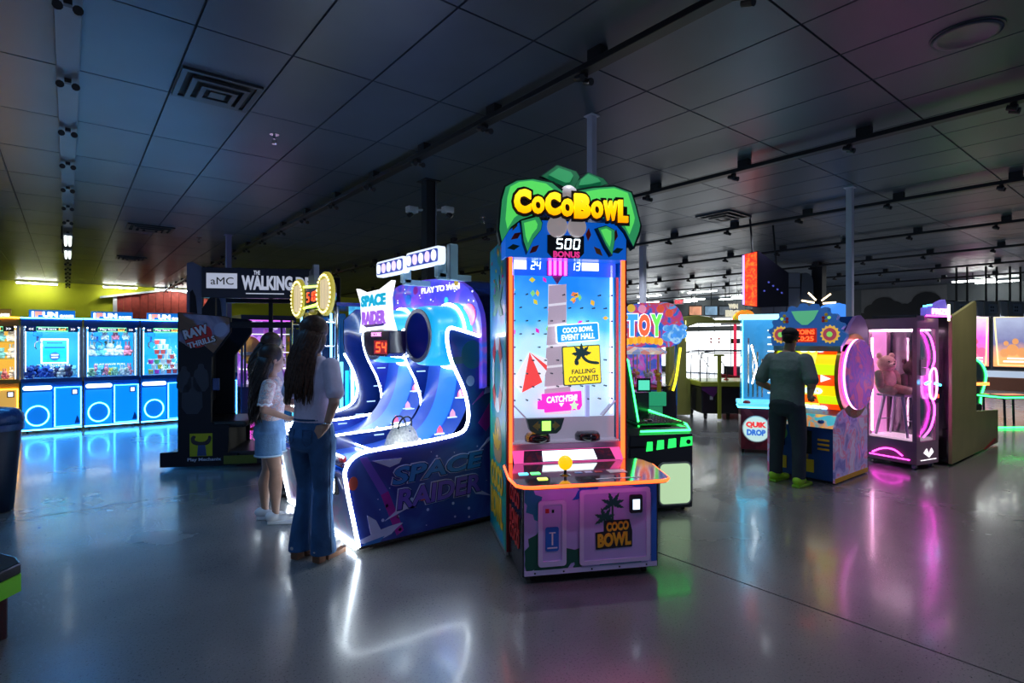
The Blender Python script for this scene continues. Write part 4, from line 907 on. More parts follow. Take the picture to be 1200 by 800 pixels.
# ================================================================ ROW OF CLAW MACHINES
def claw_machine(X, kind, label):
    blue = kind != 'yellow'
    k = 'b' if blue else 'y'
    tube = glow('claw_tube_'+k, (0.06, 0.48, 1.0) if blue else (1.0, 0.50, 0.02), 9.0)
    body = mat('claw_body_'+k, (0.0, 0.10, 0.45) if blue else (0.55, 0.30, 0.02), 0.25, coat=0.6)
    panel = glow('claw_panel_'+k, (0.0, 0.20, 0.80) if blue else (0.45, 0.26, 0.05), 0.85)
    back = glow('claw_back_'+k, (0.0, 0.42, 0.95) if blue else (0.85, 0.45, 0.02), 0.62)
    dark = mat('claw_dark_'+k, (0.0, 0.10, 0.50) if blue else (0.08, 0.05, 0.02), 0.3, coat=0.4)
    post = mat('claw_post', (0.55, 0.60, 0.70), 0.25, 0.6)
    t = thing('claw_machine', label, 'claw machine', (X, 12.3, 0), 0, 'claw machines in a row along the left')
    w, d = 0.81, 0.85
    MB().box(0, w, 0.0, d, 0.07, 0.90).build('cabinet', body, t, bevel=0.008)
    MB().box(0.0, w, -0.02, 0.0, 0.85, 0.925).build('front_ledge', body, t, bevel=0.006)
    MB().box(0.01, w-.01, -0.012, 0.0, 0.055, 0.075).build('base_light', tube, t)
    for x in (.08, w-.08): MB().cyl((x-.015, .08, .03), (x+.015, .08, .03), .03, n=10).box(x-.02, x+.02, .06, .1, .04, .07).build('caster', M_BLACKP, t)
    # left: prize door with light bar and ring
    pl_ = MB().box(0.02, 0.40, -0.008, 0.0, 0.09, 0.70).build('prize_panel', panel, t)
    MB().prism(rrect(0.025, 0.40, 0.735, 0.80, 0.032), 'xz', -0.03, 0).build('light_bar', glow('claw_bar_'+k, (0.85, 0.95, 1.0) if blue else (1, .9, .6), 2.6), t)
    MB().tube([(0.21+.148*math.cos(a), -0.012, 0.30+.165*math.sin(a)) for a in [2*PI*j/32 for j in range(32)]], .010, 6, True).build('ring_light', tube, pl_)
    MB().prism(circ(0.21, 0.30, .135, .15), 'xz', -0.010, -0.008).build('prize_flap', glow('claw_flap_'+k, (0.0, 0.15, 0.62) if blue else (.4, .22, .04), .7), pl_)
    # right: service door
    sdr = MB().box(0.435, 0.79, -0.012, 0.0, 0.095, 0.765).build('service_door', panel, t)
    MB().tube([(0.435, -.014, .095), (0.79, -.014, .095), (0.79, -.014, .765), (0.435, -.014, .765)], .009, 6, True).build('door_light', tube, sdr)
    MB().box(0.66, 0.75, -0.024, -0.012, 0.63, 0.73).build('card_reader', dark, sdr); MB().box(0.675, 0.735, -0.027, -0.024, 0.645, 0.715).build('reader_screen', glow('claw_reader', (.75, .8, 1), 1.0), sdr)
    MB().prism([(0.70, 0.13), (0.78, 0.13), (0.76, 0.22), (0.735, 0.27), (0.72, 0.21)], 'xz', -0.014, -0.012).build('printed_claw', dark, sdr)
    # joystick shelf
    MB().box(0.05, 0.22, -0.05, -0.02, 0.90, 0.925).build('control_shelf', dark, t)
    js_ = MB().cyl((0.16, -.035, .925), (0.16, -.035, .965), .006, n=6).ell((0.16, -.035, .975), .018, 8, 6).build('joystick', M_WHP, t)
    # glass box
    for x in (0.0, w-.035):
        for y in (0.0, d-.035): MB().box(x, x+.035, y, y+.035, 0.90, 1.82).build('corner_post', post, t)
    MB().box(0.035, w-.035, d-.03, d-.01, 0.92, 1.80).build('back_wall', back, t)
    for s in (0.01, w-.018): MB().box(s, s+.008, 0.035, d-.035, 0.92, 1.80).build('side_glass', M_GLASS, t)
    MB().box(0.035, w-.035, 0.008, 0.014, 0.925, 1.80).build('front_glass', M_GLASS, t)
    MB().box(0.02, w-.02, 0.02, d-.02, 0.895, 0.925).build('prize_bed', glow('claw_bed_'+k, (0.02, 0.2, 0.6) if blue else (.6, .3, .02), 0.3), t)
    for x in (0.05, w-.06): MB().box(x, x+.012, 0.10, 0.125, 0.93, 1.72).build('inner_light', glow('claw_inner_'+k, (0.55, 0.85, 1.0) if blue else (1, .85, .6), 2.5), t)
    MB().box(0.05, w-.05, 0.06, 0.28, 1.785, 1.80).build('top_lamp', glow('claw_lamp_'+k, (0.6, 0.88, 1.0) if blue else (1, .8, .5), 14.0), t)
    MB().box(0, w, 0, d, 1.80, 1.95).build('header', body, t, bevel=0.006)
    MB().box(-.005, w+.005, -0.012, 0.0, 1.935, 1.955).build('header_light', tube, t)
    hs = MB().box(0.06, w-.06, -0.016, 0.0, 1.715, 1.80).build('header_sign', dark, t)
    MB().tube([(0.20, -.018, 1.725), (0.61, -.018, 1.725), (0.61, -.018, 1.79), (0.20, -.018, 1.79)], .005, 5, True).build('sign_frame', glow('sign_frame_green', (0.2, 1.0, 0.35), 1.8), hs)
    text('lettering', 'Play have', (0.225, 0.46, 1.735, 1.782), -.016, M_PWHITE, hs, bold=.02); text('lettering', 'fun!', (0.485, 0.585, 1.735, 1.782), -.016, glow('fun_rainbow', (1.0, 0.5, 0.1), 1.2), hs, bold=.02)
    text('lettering', '<<', (0.10, 0.16, 1.74, 1.78), -.016, M_PWHITE, hs, bold=.02); text('lettering', '>>', (0.65, 0.71, 1.74, 1.78), -.016, M_PWHITE, hs, bold=.02)
    # top sign
    ts = MB().box(0.10, 0.71, 0.03, 0.09, 1.95, 2.085).build('top_sign', glow('claw_top_'+k, (0.0, 0.16, 0.6) if blue else (.12, .08, .01), 0.5), t, bevel=0.004)
    L = glow('sign_letter_white', (0.92, 0.96, 1.0), 1.8)
    text('lettering', 'I', (0.135, 0.165, 1.965, 2.055), 0.03, L, ts, bold=.06, ext=.01); text('lettering', 'F', (0.18, 0.265, 1.965, 2.055), 0.03, glow('sign_letter_red', (1, .25, .15), 1.2), ts, bold=.05, ext=.01)
    text('lettering', 'UN', (0.275, 0.475, 1.965, 2.055), 0.03, L, ts, bold=.06, ext=.01); text('lettering', 'GAMES', (0.50, 0.69, 1.965, 2.01), 0.03, L, ts, bold=.03, ext=.008)
    # claw gantry
    g = MB().box(0.06, w-.06, 0.38, 0.42, 1.72, 1.75).build('gantry', M_STEEL, t)
    cb = MB().box(0.14, 0.26, 0.33, 0.47, 1.64, 1.74).cyl((0.20, .40, 1.56), (0.20, .40, 1.64), .018, n=8).build('claw_carriage', dark, t)
    for a in (0, 2*PI/3, 4*PI/3):
        MB().tube([(0.20, .40, 1.56), (0.20+.07*math.cos(a), .40+.07*math.sin(a), 1.52), (0.20+.075*math.cos(a), .40+.075*math.sin(a), 1.46), (0.20+.03*math.cos(a), .40+.03*math.sin(a), 1.42)], .008, 6).build('claw_finger', M_CHR, cb)
    return t
CX = [-0.61+0.83*k for k in range(-1, 4)]
t_y = claw_machine(-1.44, 'yellow', 'yellow lit claw machine at the left edge of the picture')
c1 = claw_machine(-0.61, 'blue', 'blue neon claw machine with a framed poster, beside the yellow one')
c2 = claw_machine(0.22, 'blue', 'blue neon claw machine with a shelf of white plush toys')
c3 = claw_machine(1.05, 'blue', 'blue neon claw machine with stacked tubs beside the zombie booth')
c4 = claw_machine(1.88, 'blue', 'blue neon claw machine seen through the zombie booth opening')
# poster in the first
po = thing('framed_poster', 'white framed teal poster inside the first blue claw machine', 'poster', (-0.61, 12.3, 0))
MB().box(0.24, 0.62, .40, .42, 1.16, 1.60).build('frame', M_PWHITE, po); MB().box(0.265, 0.595, .395, .40, 1.185, 1.575).build('print', gradient('poster_teal', [(0, (0.02, 0.5, 0.35)), (0.5, (0.0, 0.35, 0.5)), (1, (0.05, 0.6, 0.6))], 1.18, 1.58, 0.5), po)
MB().lathe([(.07, -.004), (.07, 0)], (.43, .395, 1.29), 20, 'y').build('printed_disc', glow('poster_disc', (0.0, 0.12, 0.55), 0.5), po)
for a, b, z in ((0.32, 0.54, 1.51), (0.29, 0.57, 1.43)): MB().box(a, b, .392, .395, z, z+.03).build('printed_bar', M_BLUEP, po)
for a, b, z in ((0.38, 0.48, 1.305), (0.385, 0.475, 1.26)): MB().box(a, b, .388, .391, z, z+.02).build('printed_bar', M_PWHITE, po)
MB().box(0.24, 0.62, .42, .80, 1.2, 1.22).build('mount_arm', M_STEEL, po)
for q, (X, words) in enumerate(((-0.61, 'first'), (0.22, 'second'), (1.05, 'third'))):
    text('back_lettering', 'PLAY HAVE FUN', (0.18, 0.64, 1.10, 1.135), .815, M_PWHITE, (c1, c2, c3)[q], bold=.01)
# plush toys
def plush_mesh(name, col, kind):
    mb = MB(); m = mat('plush_'+name, col, 0.9, var=0.1, scale=30, bump=0.3, bscale=150)
    mb.ell((0, 0, .05), (.05, .045, .05), 10, 7); mb.ell((0, -.01, .115), (.042, .038, .038), 10, 7)
    for s in (-1, 1):
        mb.ell((s*.045, -.02, .06), (.02, .02, .03), 8, 5); mb.ell((s*.03, -.04, .018), (.02, .03, .018), 8, 5)
        if kind == 'bear': mb.ell((s*.034, 0, .15), (.015, .01, .015), 8, 5)
        elif kind == 'bunny': mb.ell((s*.018, 0, .175), (.011, .009, .035), 8, 5)
        else: mb.ell((s*.03, 0, .14), (.014, .01, .012), 6, 4)
    mb.ell((0, -.045, .108), (.018, .014, .014), 8, 5)
    return mb.mesh('plush_toy', m, True)
PM = {'blue': plush_mesh('blue', (0.02, 0.10, 0.5), 'bear'), 'navy': plush_mesh('navy', (0.01, 0.03, 0.16), 'bear'), 'white': plush_mesh('white', (0.75, 0.78, 0.82), 'bunny'), 'cyan': plush_mesh('cyan', (0.2, 0.6, 0.75), 'cat'),
      'pink': plush_mesh('pink', (0.8, 0.25, 0.35), 'bunny'), 'yellow': plush_mesh('yellow', (0.8, 0.6, 0.1), 'bear'), 'mint': plush_mesh('mint', (0.4, 0.75, 0.5), 'cat'), 'tan': plush_mesh('tan', (0.5, 0.35, 0.2), 'bear')}
def plush(col, x, y, z, s, label, grp, rz=None):
    o = bpy.data.objects.new('plush_toy', PM[col]); COL.objects.link(o); o.location = (x, y, z); o.scale = (s, s, s)
    o.rotation_euler = (0, 0, random.uniform(-.7, .7) if rz is None else rz)
    return tag(o, label, 'plush toy', grp)
NM = {'blue': 'blue', 'navy': 'dark navy', 'white': 'white', 'cyan': 'pale cyan', 'pink': 'pink', 'yellow': 'yellow', 'mint': 'mint green', 'tan': 'tan brown'}
def heap(X, cols, grp, where, n, z0=0.927, y0=0.12, y1=0.5, s=1.0):
    for k in range(n):
        c = cols[k % len(cols)]
        plush(c, X+0.11+0.60*((k*0.37) % 1.0), 12.3+y0+(y1-y0)*((k*0.61) % 1.0), z0, s*random.uniform(.85, 1.15), '%s plush toy heaped %s' % (NM[c], where), grp)
heap(-0.61, ['blue', 'navy', 'cyan', 'blue', 'white', 'navy'], 'plush toys in the first blue claw machine', 'in the claw machine with the poster', 13, s=1.15)
heap(0.22, ['mint', 'pink', 'white', 'pink', 'yellow', 'white', 'cyan'], 'plush toys on the bed of the second blue claw machine', 'on the middle blue claw machine bed', 9, s=1.05)
heap(-1.44, ['white', 'pink', 'cyan', 'tan'], 'plush toys in the yellow claw machine', 'in the yellow claw machine', 9)
heap(1.88, ['pink', 'blue', 'white'], 'plush toys in the last blue claw machine', 'in the last blue claw machine', 7)
M_ACR = glass('acrylic_shelf', (0.8, 0.95, 1.0))
def shelf(X, z, label):
    return tag(MB().box(X+.05, X+.76, 12.3+.45, 12.3+.80, z-.012, z).build('prize_shelf', M_ACR), label, 'shelf')
shelf(0.22, 1.28, 'lower clear prize shelf in the middle blue claw machine'); shelf(0.22, 1.58, 'upper clear prize shelf in the middle blue claw machine')
for k, c in enumerate(('white', 'cyan', 'white', 'white', 'pink')): plush(c, 0.22+.13+.135*k, 12.3+.60, 1.28, 1.35 if k != 2 else 1.6, '%s plush toy on the lower shelf of the middle claw machine' % NM[c], 'plush toys on the lower claw shelf', random.uniform(-.3, .3))
plush('tan', 0.22+.40, 12.3+.73, 1.28, 1.7, 'tan brown plush toy behind the white ones on the claw shelf', 'plush toys on the lower claw shelf', 0)
for k, c in enumerate(('white', 'white', 'pink', 'white')): plush(c, 0.22+.16+.16*k, 12.3+.60, 1.58, 1.05, '%s plush toy on the upper shelf of the middle claw machine' % NM[c], 'plush toys on the upper claw shelf', random.uniform(-.3, .3))
for z, lab in ((1.26, 'lower'), (1.55, 'upper')):
    shelf(-1.44, z, lab+' clear prize shelf in the yellow claw machine')
    for k, c in enumerate(('white', 'pink', 'white', 'cyan', 'white')): plush(c, -1.44+.12+.14*k, 12.9, z, 1.2, '%s plush toy on the %s shelf of the yellow claw machine' % (NM[c], lab), 'plush toys on the yellow machine shelves', 0)
# stacked tubs in the third
tub_m = {c: mat('tub_'+c, col, 0.4) for c, col in (('red', (0.65, 0.06, 0.06)), ('magenta', (0.6, 0.05, 0.45)), ('green', (0.08, 0.4, 0.15)), ('clear', (0.6, 0.62, 0.65)), ('yellow', (0.8, 0.6, 0.05)))}
tub_me = {c: MB().lathe([(.036, 0), (.045, .075), (.045, .08)], n=12).mesh('prize_tub', tub_m[c]) for c in tub_m}
lid_me = MB().lathe([(.048, .08), (.048, .092), (.04, .094)], n=12).mesh('lid', M_WHP)
rows = [(0.927, ('yellow', 'magenta', 'clear', 'red', 'red', 'clear')), (1.022, ('clear', 'yellow', 'green', 'red', 'clear')), (1.117, ('magenta', 'green', 'clear', 'red')), (1.212, ('red', 'clear', 'red')), (1.307, ('red', 'red', 'clear')), (1.402, ('clear', 'clear')), (1.497, ('red', 'clear'))]
for r, (z, cs) in enumerate(rows):
    for k, c in enumerate(cs):
        b = bpy.data.objects.new('prize_tub', tub_me[c]); COL.objects.link(b); b.location = (1.05+.20+.10*k+.05*(r % 2)+(.0 if r < 3 else .1), 12.3+.42, z)
        tag(b, '%s prize tub in row %s up of the tub stack' % (c, ('one', 'two', 'three', 'four', 'five', 'six', 'seven')[r]), 'tub', 'stacked prize tubs in the third blue claw machine')
        l = bpy.data.objects.new('lid', lid_me); COL.objects.link(l); l.parent = b
# ================================================================ PURPLE PRIZE CABINET seen through the booth
M_PUR = glow('prize_purple', (0.65, 0.10, 0.9), 1.2)
pz = thing('prize_cabinet', 'purple lit glass prize cabinet behind the zombie booth', 'prize cabinet', (2.76, 12.3, 0))
MB().box(0, 1.1, .02, .8, .03, .62).build('base', mat('prize_base', (0.02, 0.03, 0.10), 0.3), pz, bevel=.01)
MB().box(0, 1.1, .75, .8, .62, 2.0).build('rear_wall', art('prize_rear', [(0, (.10, .02, .25)), (.45, (.2, .06, .45)), (.55, (.5, .4, .7)), (.65, (.3, .05, .5)), (1, (.7, .6, .85))], 7, .35, 'voronoi'), pz)
for x in (0, .06, .78, 1.06): MB().box(x, x+.04, 0.02, .06, .62, 2.0).build('post', mat('prize_post', (0.05, 0.06, 0.2), .3), pz)
MB().box(0, 1.1, 0.02, .8, 2.0, 2.1).build('roof', mat('prize_base', (0.02, 0.03, 0.10), 0.3), pz); MB().box(.1, 1.0, .1, .16, 1.98, 2.0).build('lamp', M_PUR, pz)
MB().box(0.1, 1.06, .025, .03, .62, 2.0).build('glass', M_GLASS, pz)
for z in (.95, 1.3, 1.7): MB().box(.12, 1.05, .3, .75, z, z+.015).build('shelf', M_PWHITE, pz)
neon('ring_light', [(.38+.13*math.cos(a), 0.012, .42+.13*math.sin(a)) for a in [2*PI*k/24 for k in range(24)]], .014, M_MAG, pz, True)
MB().tube([(.18, .012, .22), (.62, .012, .22), (.62, .012, .60), (.18, .012, .60)], .010, 6, True).build('frame_light', M_MAG, pz)
GB = mat('gift_mixed_a', (0.75, 0.75, 0.85), 0.5); GC = mat('gift_mixed_b', (0.5, 0.1, 0.6), 0.5)
for k in range(14):
    x = 2.76+.55+.11*(k % 4)+.04; z = (.635, .965, 1.315, 1.715)[k // 4]; h = random.uniform(.1, .2); y = 12.3+.45
    o = MB().box(-.04, .04, -.04, .04, 0, h).box(-.042, .042, -.008, .008, 0, h+.003).build('gift_box', GB if k % 2 else GC, None, bevel=.006); o.location = (x, y, z)
    tag(o, '%s prize box on %s of the purple cabinet' % ('pale' if k % 2 else 'violet', ('the floor', 'the lowest shelf', 'the middle shelf', 'the top shelf')[k // 4]), 'box', 'prize boxes in the purple cabinet')
M_OR = mat('plush_orange', (0.85, 0.30, 0.02), 0.9, bump=.3, bscale=120)
fo = thing('plush_toy', 'big orange and white fish shaped plush hanging in the purple cabinet', 'plush toy', (2.98, 12.53, 1.2), -20)
MB().ell((0, 0, .2), (.22, .14, .26), 16, 12).ell((.1, -.02, -.02), (.2, .13, .15), 14, 10).build('body', M_OR, fo, True)
MB().lathe([(.20, -.03), (.215, 0), (.20, .03)], (0.02, 0, .10), 18, 'z', cap=False).build('white_band', M_WHP, fo, True)
MB().prism([(.2, -.05), (.38, .08), (.36, -.18)], 'xz', -.03, .03).build('tail_fin', M_OR, fo, bevel=.01)
MB().cyl((0, 0, .45), (0, 0, .78), .006, n=6).build('hanging_cord', M_BLACKP, fo)
# ================================================================ ZOMBIE SHOOTING BOOTH
M_WDK = mat('booth_black', (0.006, 0.009, 0.018), 0.42, spec=0.3)
wd = thing('shooting_booth', 'black zombie shooting booth with an overhead sign and bench seat', 'arcade booth', (0.8623, 7.8754, 0), -28.6)
def booth_side(y, near):
    P = [(0.0, 0.03), (0.0, 0.205), (0.198, 0.215), (0.198, 1.905), (0.73, 1.86), (0.795, 1.84), (0.795, 1.665), (0.70, 1.52), (0.58, 1.36), (0.571, 0.57), (0.60, 0.535), (0.775, 0.525), (0.765, 0.19), (0.88, 0.17), (0.88, 0.03)]
    return MB().prism(P, 'xz', y, y+0.06).build('side_panel', M_WDK, wd, bevel=0.006)
sp_ = booth_side(0.0, True); booth_side(0.88, False)
# booth rear and floor
MB().box(0.20, 0.26, 0.06, 0.88, 0.2, 1.86).build('seat_back_wall', M_WDK, wd)
MB().box(0.05, 1.98, 0.06, 0.88, 0.03, 0.19).build('floor_plinth', mat('booth_floor', (0.05, 0.045, 0.06), 0.35), wd, bevel=.01)
MB().box(0.72, 1.1, -0.012, 0.0, 0.05, 0.15).build('warning_plate', mat('warning_yellow_green', (0.14, 0.17, 0.02), 0.5), wd)
st = MB().box(0.26, 0.95, 0.08, 0.86, 0.48, 0.56).build('bench_seat', mat('vinyl_black', (0.02, 0.02, 0.025), 0.35, bump=.1), wd, bevel=.03)
MB().box(0.26, 0.74, 0.10, 0.84, 0.19, 0.48).build('bench_base', mat('bench_dark_wood', (0.05, 0.04, 0.035), 0.5), wd)
MB().box(0.26, 0.36, 0.08, 0.86, 0.75, 1.45).build('backrest', mat('vinyl_black', (0.02, 0.02, 0.025), 0.35), wd, bevel=.03)
MB().box(0.58, 0.66, 0.02, 0.05, 0.95, 1.10).build('arm_pad', mat('pad_blue', (0.03, 0.06, 0.2), 0.4), wd, bevel=.01)
# logo patch on the side panel
lp = MB().prism([(0.215, 1.895), (0.42, 1.878), (0.73, 1.852), (0.785, 1.835), (0.785, 1.67), (0.60, 1.41), (0.50, 1.50), (0.34, 1.47), (0.215, 1.56)], 'xz', -0.003, 0.0).build('logo_panel', art('booth_sepia_print', [(0, (0.05, 0.04, 0.05)), (0.45, (0.16, 0.10, 0.07)), (0.55, (0.16, 0.20, 0.40)), (0.65, (0.25, 0.28, 0.5)), (1, (0.20, 0.12, 0.08))], 3.0), wd)
MB().prism(smoothpoly([(0.27, 1.53), (0.30, 1.68), (0.42, 1.76), (0.56, 1.74), (0.60, 1.62), (0.52, 1.50), (0.38, 1.46)], 2, True), 'xz', -0.006, -0.003).build('logo_burst', mat('burst_red', (0.45, 0.02, 0.03), 0.4), lp)
MB().prism(smoothpoly([(0.60, 1.74), (0.72, 1.80), (0.78, 1.70), (0.70, 1.60), (0.62, 1.62)], 1, True), 'xz', -0.006, -0.003).build('printed_gear', mat('gear_pale_blue', (0.22, 0.30, 0.55), 0.4), lp)
def tilted(s, box, ang, y, m, parent, **kw):
    o = text('lettering', s, box, y, m, parent, **kw); a0, a1, z0, z1 = box; cx, cz = (a0+a1)/2, (z0+z1)/2
    c, s_ = math.cos(ang), math.sin(ang)
    for v in o.data.vertices:
        x, z = v.co.x-cx, v.co.z-cz; v.co.x = cx+x*c-z*s_; v.co.z = cz+x*s_+z*c
    return o
M_LW = mat('booth_letter_white', (0.50, 0.58, 0.78), 0.4)
tilted('RAW', (0.255, 0.555, 1.60, 1.735), 0.30, -.009, M_BLACKP, lp, bold=.09, ext=.002); tilted('RAW', (0.265, 0.545, 1.61, 1.725), 0.30, -.011, M_LW, lp, bold=.05)
tilted('THRILLS', (0.30, 0.64, 1.50, 1.585), 0.30, -.009, M_BLACKP, lp, bold=.07, ext=.002); tilted('THRILLS', (0.31, 0.63, 1.507, 1.578), 0.30, -.011, M_LW, lp, bold=.03)
# dim printed crowd: three plain dark silhouettes
M_SIL = mat('print_dim_blue', (0.018, 0.028, 0.05), 0.4)
for x, z, s in ((0.36, 1.12, 1.0), (0.27, 1.25, .7), (0.46, 1.28, .75)):
    MB().prism(smoothpoly([(x-.04*s, z), (x-.045*s, z-.08*s), (x-.11*s, z-.12*s), (x-.12*s, z-.45*s), (x+.12*s, z-.45*s), (x+.11*s, z-.12*s), (x+.045*s, z-.08*s), (x+.04*s, z)], 1, True), 'xz', -.002, 0).build('printed_figure', M_SIL, sp_)
# maker plate
gl = MB().box(0.335, 0.59, -.004, 0, 0.155, 0.43).build('maker_badge', mat('badge_lime', (0.38, 0.42, 0.01), 0.45), wd)
MB().prism(smoothpoly([(0.345, 0.36), (0.36, 0.31), (0.42, 0.285), (0.52, 0.285), (0.56, 0.31), (0.58, 0.36), (0.575, 0.40), (0.545, 0.405), (0.54, 0.36), (0.50, 0.33), (0.43, 0.33), (0.385, 0.355), (0.41, 0.395), (0.38, 0.41), (0.355, 0.395)], 1, True), 'xz', -.008, -.004).build('printed_wrench', M_BLACKP, gl)
MB().prism([(0.43, 0.29), (0.51, 0.29), (0.525, 0.16), (0.42, 0.16)], 'xz', -.0085, -.004).build('printed_handle', mat('wrench_blue', (0.03, 0.06, 0.2), .4), gl)
text('lettering', 'Play Mechanix', (0.31, 0.69, 0.085, 0.135), -.001, M_LW, wd, bold=.02)
# posts and overhead sign
for y in (0.0, 0.88):
    MB().prism([(0.30, 1.90), (0.30, 2.50), (0.36, 2.515), (0.47, 2.46), (0.47, 1.88)], 'xz', y+.004, y+.054).build('sign_upright', mat('upright_grey_blue', (0.10, 0.13, 0.24), 0.35), wd)
    MB().prism([(0.335, 1.90), (0.335, 2.15), (0.365, 2.18), (0.40, 2.10), (0.42, 1.89)], 'xz', y-.002, y+.004).build('upright_inset', M_WDK, wd)
os_ = MB().box(0.47, 1.98, -0.01, 0.07, 2.085, 2.455).build('overhead_sign', mat('sign_navy', (0.006, 0.012, 0.04), 0.3, coat=.3), wd, bevel=.006)
MB().box(0.47, 1.98, 0.88, 0.94, 2.085, 2.455).build('overhead_sign_rear', M_WDK, wd)
M_SW = glow('sign_soft_white', (0.55, 0.60, 0.76), 0.38)
ab = MB().box(0.525, 0.875, -.014, -.01, 2.20, 2.385).build('network_plate', M_SW, os_)
text('lettering', 'aMC', (0.575, 0.835, 2.245, 2.335), -.014, M_WDK, ab, bold=.0)
text('lettering', 'THE', (1.065, 1.14, 2.375, 2.425), -.011, M_SW, os_, bold=.03)
text('lettering', 'WALKING', (0.925, 1.52, 2.185, 2.365), -.011, M_SW, os_, bold=.05)
text('lettering', 'DEAD', (1.56, 1.95, 2.175, 2.355), -.011, M_SW, os_, bold=.05)
MB().box(0.975, 1.42, -.013, -.011, 2.135, 2.148).build('fine_print', M_SW, os_)
# lower beam, struts
MB().box(0.66, 1.98, 0.0, 0.06, 1.72, 1.79).build('lower_beam', M_WDK, wd)
MB().prism([(0.47, 1.86), (0.62, 1.86), (0.62, 2.09), (0.56, 2.09), (0.47, 1.95)], 'xz', 0.0, 0.06).build('gusset', M_WDK, wd)
for x in (1.02, 1.66): MB().box(x, x+.05, 0.89, 0.93, 0.2, 2.09).build('strut', M_WDK, wd)
# inner far wing
# screen tower at the other end
MB().box(1.60, 1.98, 0.08, 0.94, 0.19, 1.74).build('screen_tower', M_WDK, wd, bevel=.01)
MB().box(1.30, 1.60, 0.88, 0.93, 0.85, 1.72).build('tower_wing', mat('wing_slate', (0.06, 0.09, 0.15), .3), wd)
# ================================================================ left foreground: bin, and the corner of a green edged game
bn = thing('trash_can', 'dark blue tapered bin at the left picture edge', 'bin', c2w(-4.73, 5.05) + (0,), 10)
bn.scale = (.93, .93, .93)
MB().lathe([(.17, 0.01), (.20, .40), (.235, .88), (.225, .90)], n=24).build('body', mat('bin_navy', (0.008, 0.014, 0.035), 0.45), bn, True)
MB().lathe([(.245, .86), (.255, .90), (.245, .95), (.20, 1.0), (.10, 1.02)], n=24).build('lid', mat('bin_liner_blue', (0.015, 0.05, 0.16), 0.3, bump=.4, bscale=30), bn, True)
MB().lathe([(.25, .80), (.252, .84), (.245, .86)], n=24, cap=False).build('liner_rim', mat('bin_liner_blue', (0.015, 0.05, 0.16), 0.3), bn, True)
ge = thing('game_deck', 'black padded deck with a lime green edge at the lower left corner', 'game deck', c2w(-3.0, 2.74) + (0,), 38)
MB().prism(smoothpoly([(-.5, -.42), (.25, -.42), (.36, -.2), (.36, .30), (.22, .42), (-.5, .42)], 1, True), 'xy', .33, .39).build('pad', M_BLACKP, ge, bevel=.01)
MB().prism(smoothpoly([(-.5, -.42), (.25, -.42), (.36, -.2), (.36, .30), (.22, .42), (-.5, .42)], 1, True), 'xy', .24, .33).build('lime_edge', mat('lime_trim', (0.22, 0.75, 0.02), 0.3), ge)
MB().box(-.45, .25, -.32, .32, 0, .24).build('pedestal', M_BLACKP, ge, bevel=.01)
# ================================================================ GREEN NEON BALL GAME behind the palm game
M_MESHG = mat('green_grid', (0.01, 0.20, 0.05), 0.4)
fg = thing('arcade_game', 'black ball tossing game with green neon edges and a lit white front panel', 'arcade game', (4.4813, 2.9535, 0), -27.3)
MB().box(-0.62, 0, 0.0, 1.0, 0.03, 0.60).build('cabinet', M_BLACKP, fg, bevel=.012)
MB().prism([(0.0, 0.60), (0.0, 0.70), (0.10, 0.755), (1.0, 0.79), (1.0, 0.60)], 'yz', -0.62, 0.0).build('deck_body', M_BLACKP, fg, bevel=.01)
fpn = MB().prism(rrect(-0.345, -0.02, 0.065, 0.455, 0.05), 'xz', -0.014, 0.0).build('lit_panel_frame', mat('panel_frame_grey', (0.35, 0.38, 0.36), 0.3), fg)
MB().prism(rrect(-0.33, -0.035, 0.08, 0.44, 0.04), 'xz', -0.018, -0.014).build('lit_panel', glow('panel_pale_green', (0.50, 0.72, 0.42), 0.55), fpn)
for k, (a, b) in enumerate(((-0.46, -0.40), (-0.36, -0.29), (-0.25, -0.17), (-0.13, -0.01))): MB().prism([(a, 0.56+.01*k), (b, 0.565+.012*k), (b, 0.645+.012*k), (a+.01, 0.645+.01*k)], 'xz', -0.008, 0).build('green_bar', glow('green_bar', (0.02, 0.85, 0.12), 0.9), fg)
MB().lathe([(.022, -.014), (.022, -.008)], (-0.05, 0, 0.635), 14, 'y').build('speaker_hole', M_BLACKP, fg)
neon('deck_neon', [(-0.50, 0.03, 0.735), (-0.01, 0.03, 0.735), (0.0, 0.12, 0.775), (0.0, 0.98, 0.81), (-0.30, 1.0, 0.815)], .011, M_GREENN, fg)
gr_ = MB().box(-0.47, -0.02, 0.12, 0.98, 0.775, 0.79).build('deck_grid', M_MESHG, fg)
for k in range(14): MB().box(-0.47, -0.02, 0.15+k*.06, 0.163+k*.06, .79, .797).build('grid_bar', M_BLACKP, gr_)
for k in range(8): MB().box(-0.46+k*.06, -0.45+k*.06, 0.12, 0.98, .79, .796).build('grid_bar', M_BLACKP, gr_)
MB().lathe([(.05, .797), (.04, .81)], (-0.33, .25, 0), 16).build('cup', M_BLACKP, fg)
sdp = MB().prism([(0.22, 0.70), (0.36, 0.70), (0.72, 1.30), (0.62, 1.40), (0.5, 1.36)], 'yz', -0.45, -0.425).build('side_net_panel', mat('net_dark_green', (0.0, 0.10, 0.03), .4), fg)
neon('net_neon', [(-0.42, y, z) for y, z in [(0.22, 0.70), (0.36, 0.70), (0.72, 1.30), (0.62, 1.40), (0.5, 1.36)]], .010, M_GREENN, sdp, True)
for k in range(13):
    u = k/12; MB().tube([(-0.422, .22+.28*u+.02, .72+.62*u), (-0.422, .34+.34*u, .72+.56*u)], .005, 5).build('net_bar', glow('net_green', (0.02, 0.8, 0.15), 0.8), sdp)
MB().box(-0.62, 0.0, 0.92, 1.0, 0.79, 1.0).build('back_rail', M_BLACKP, fg); 
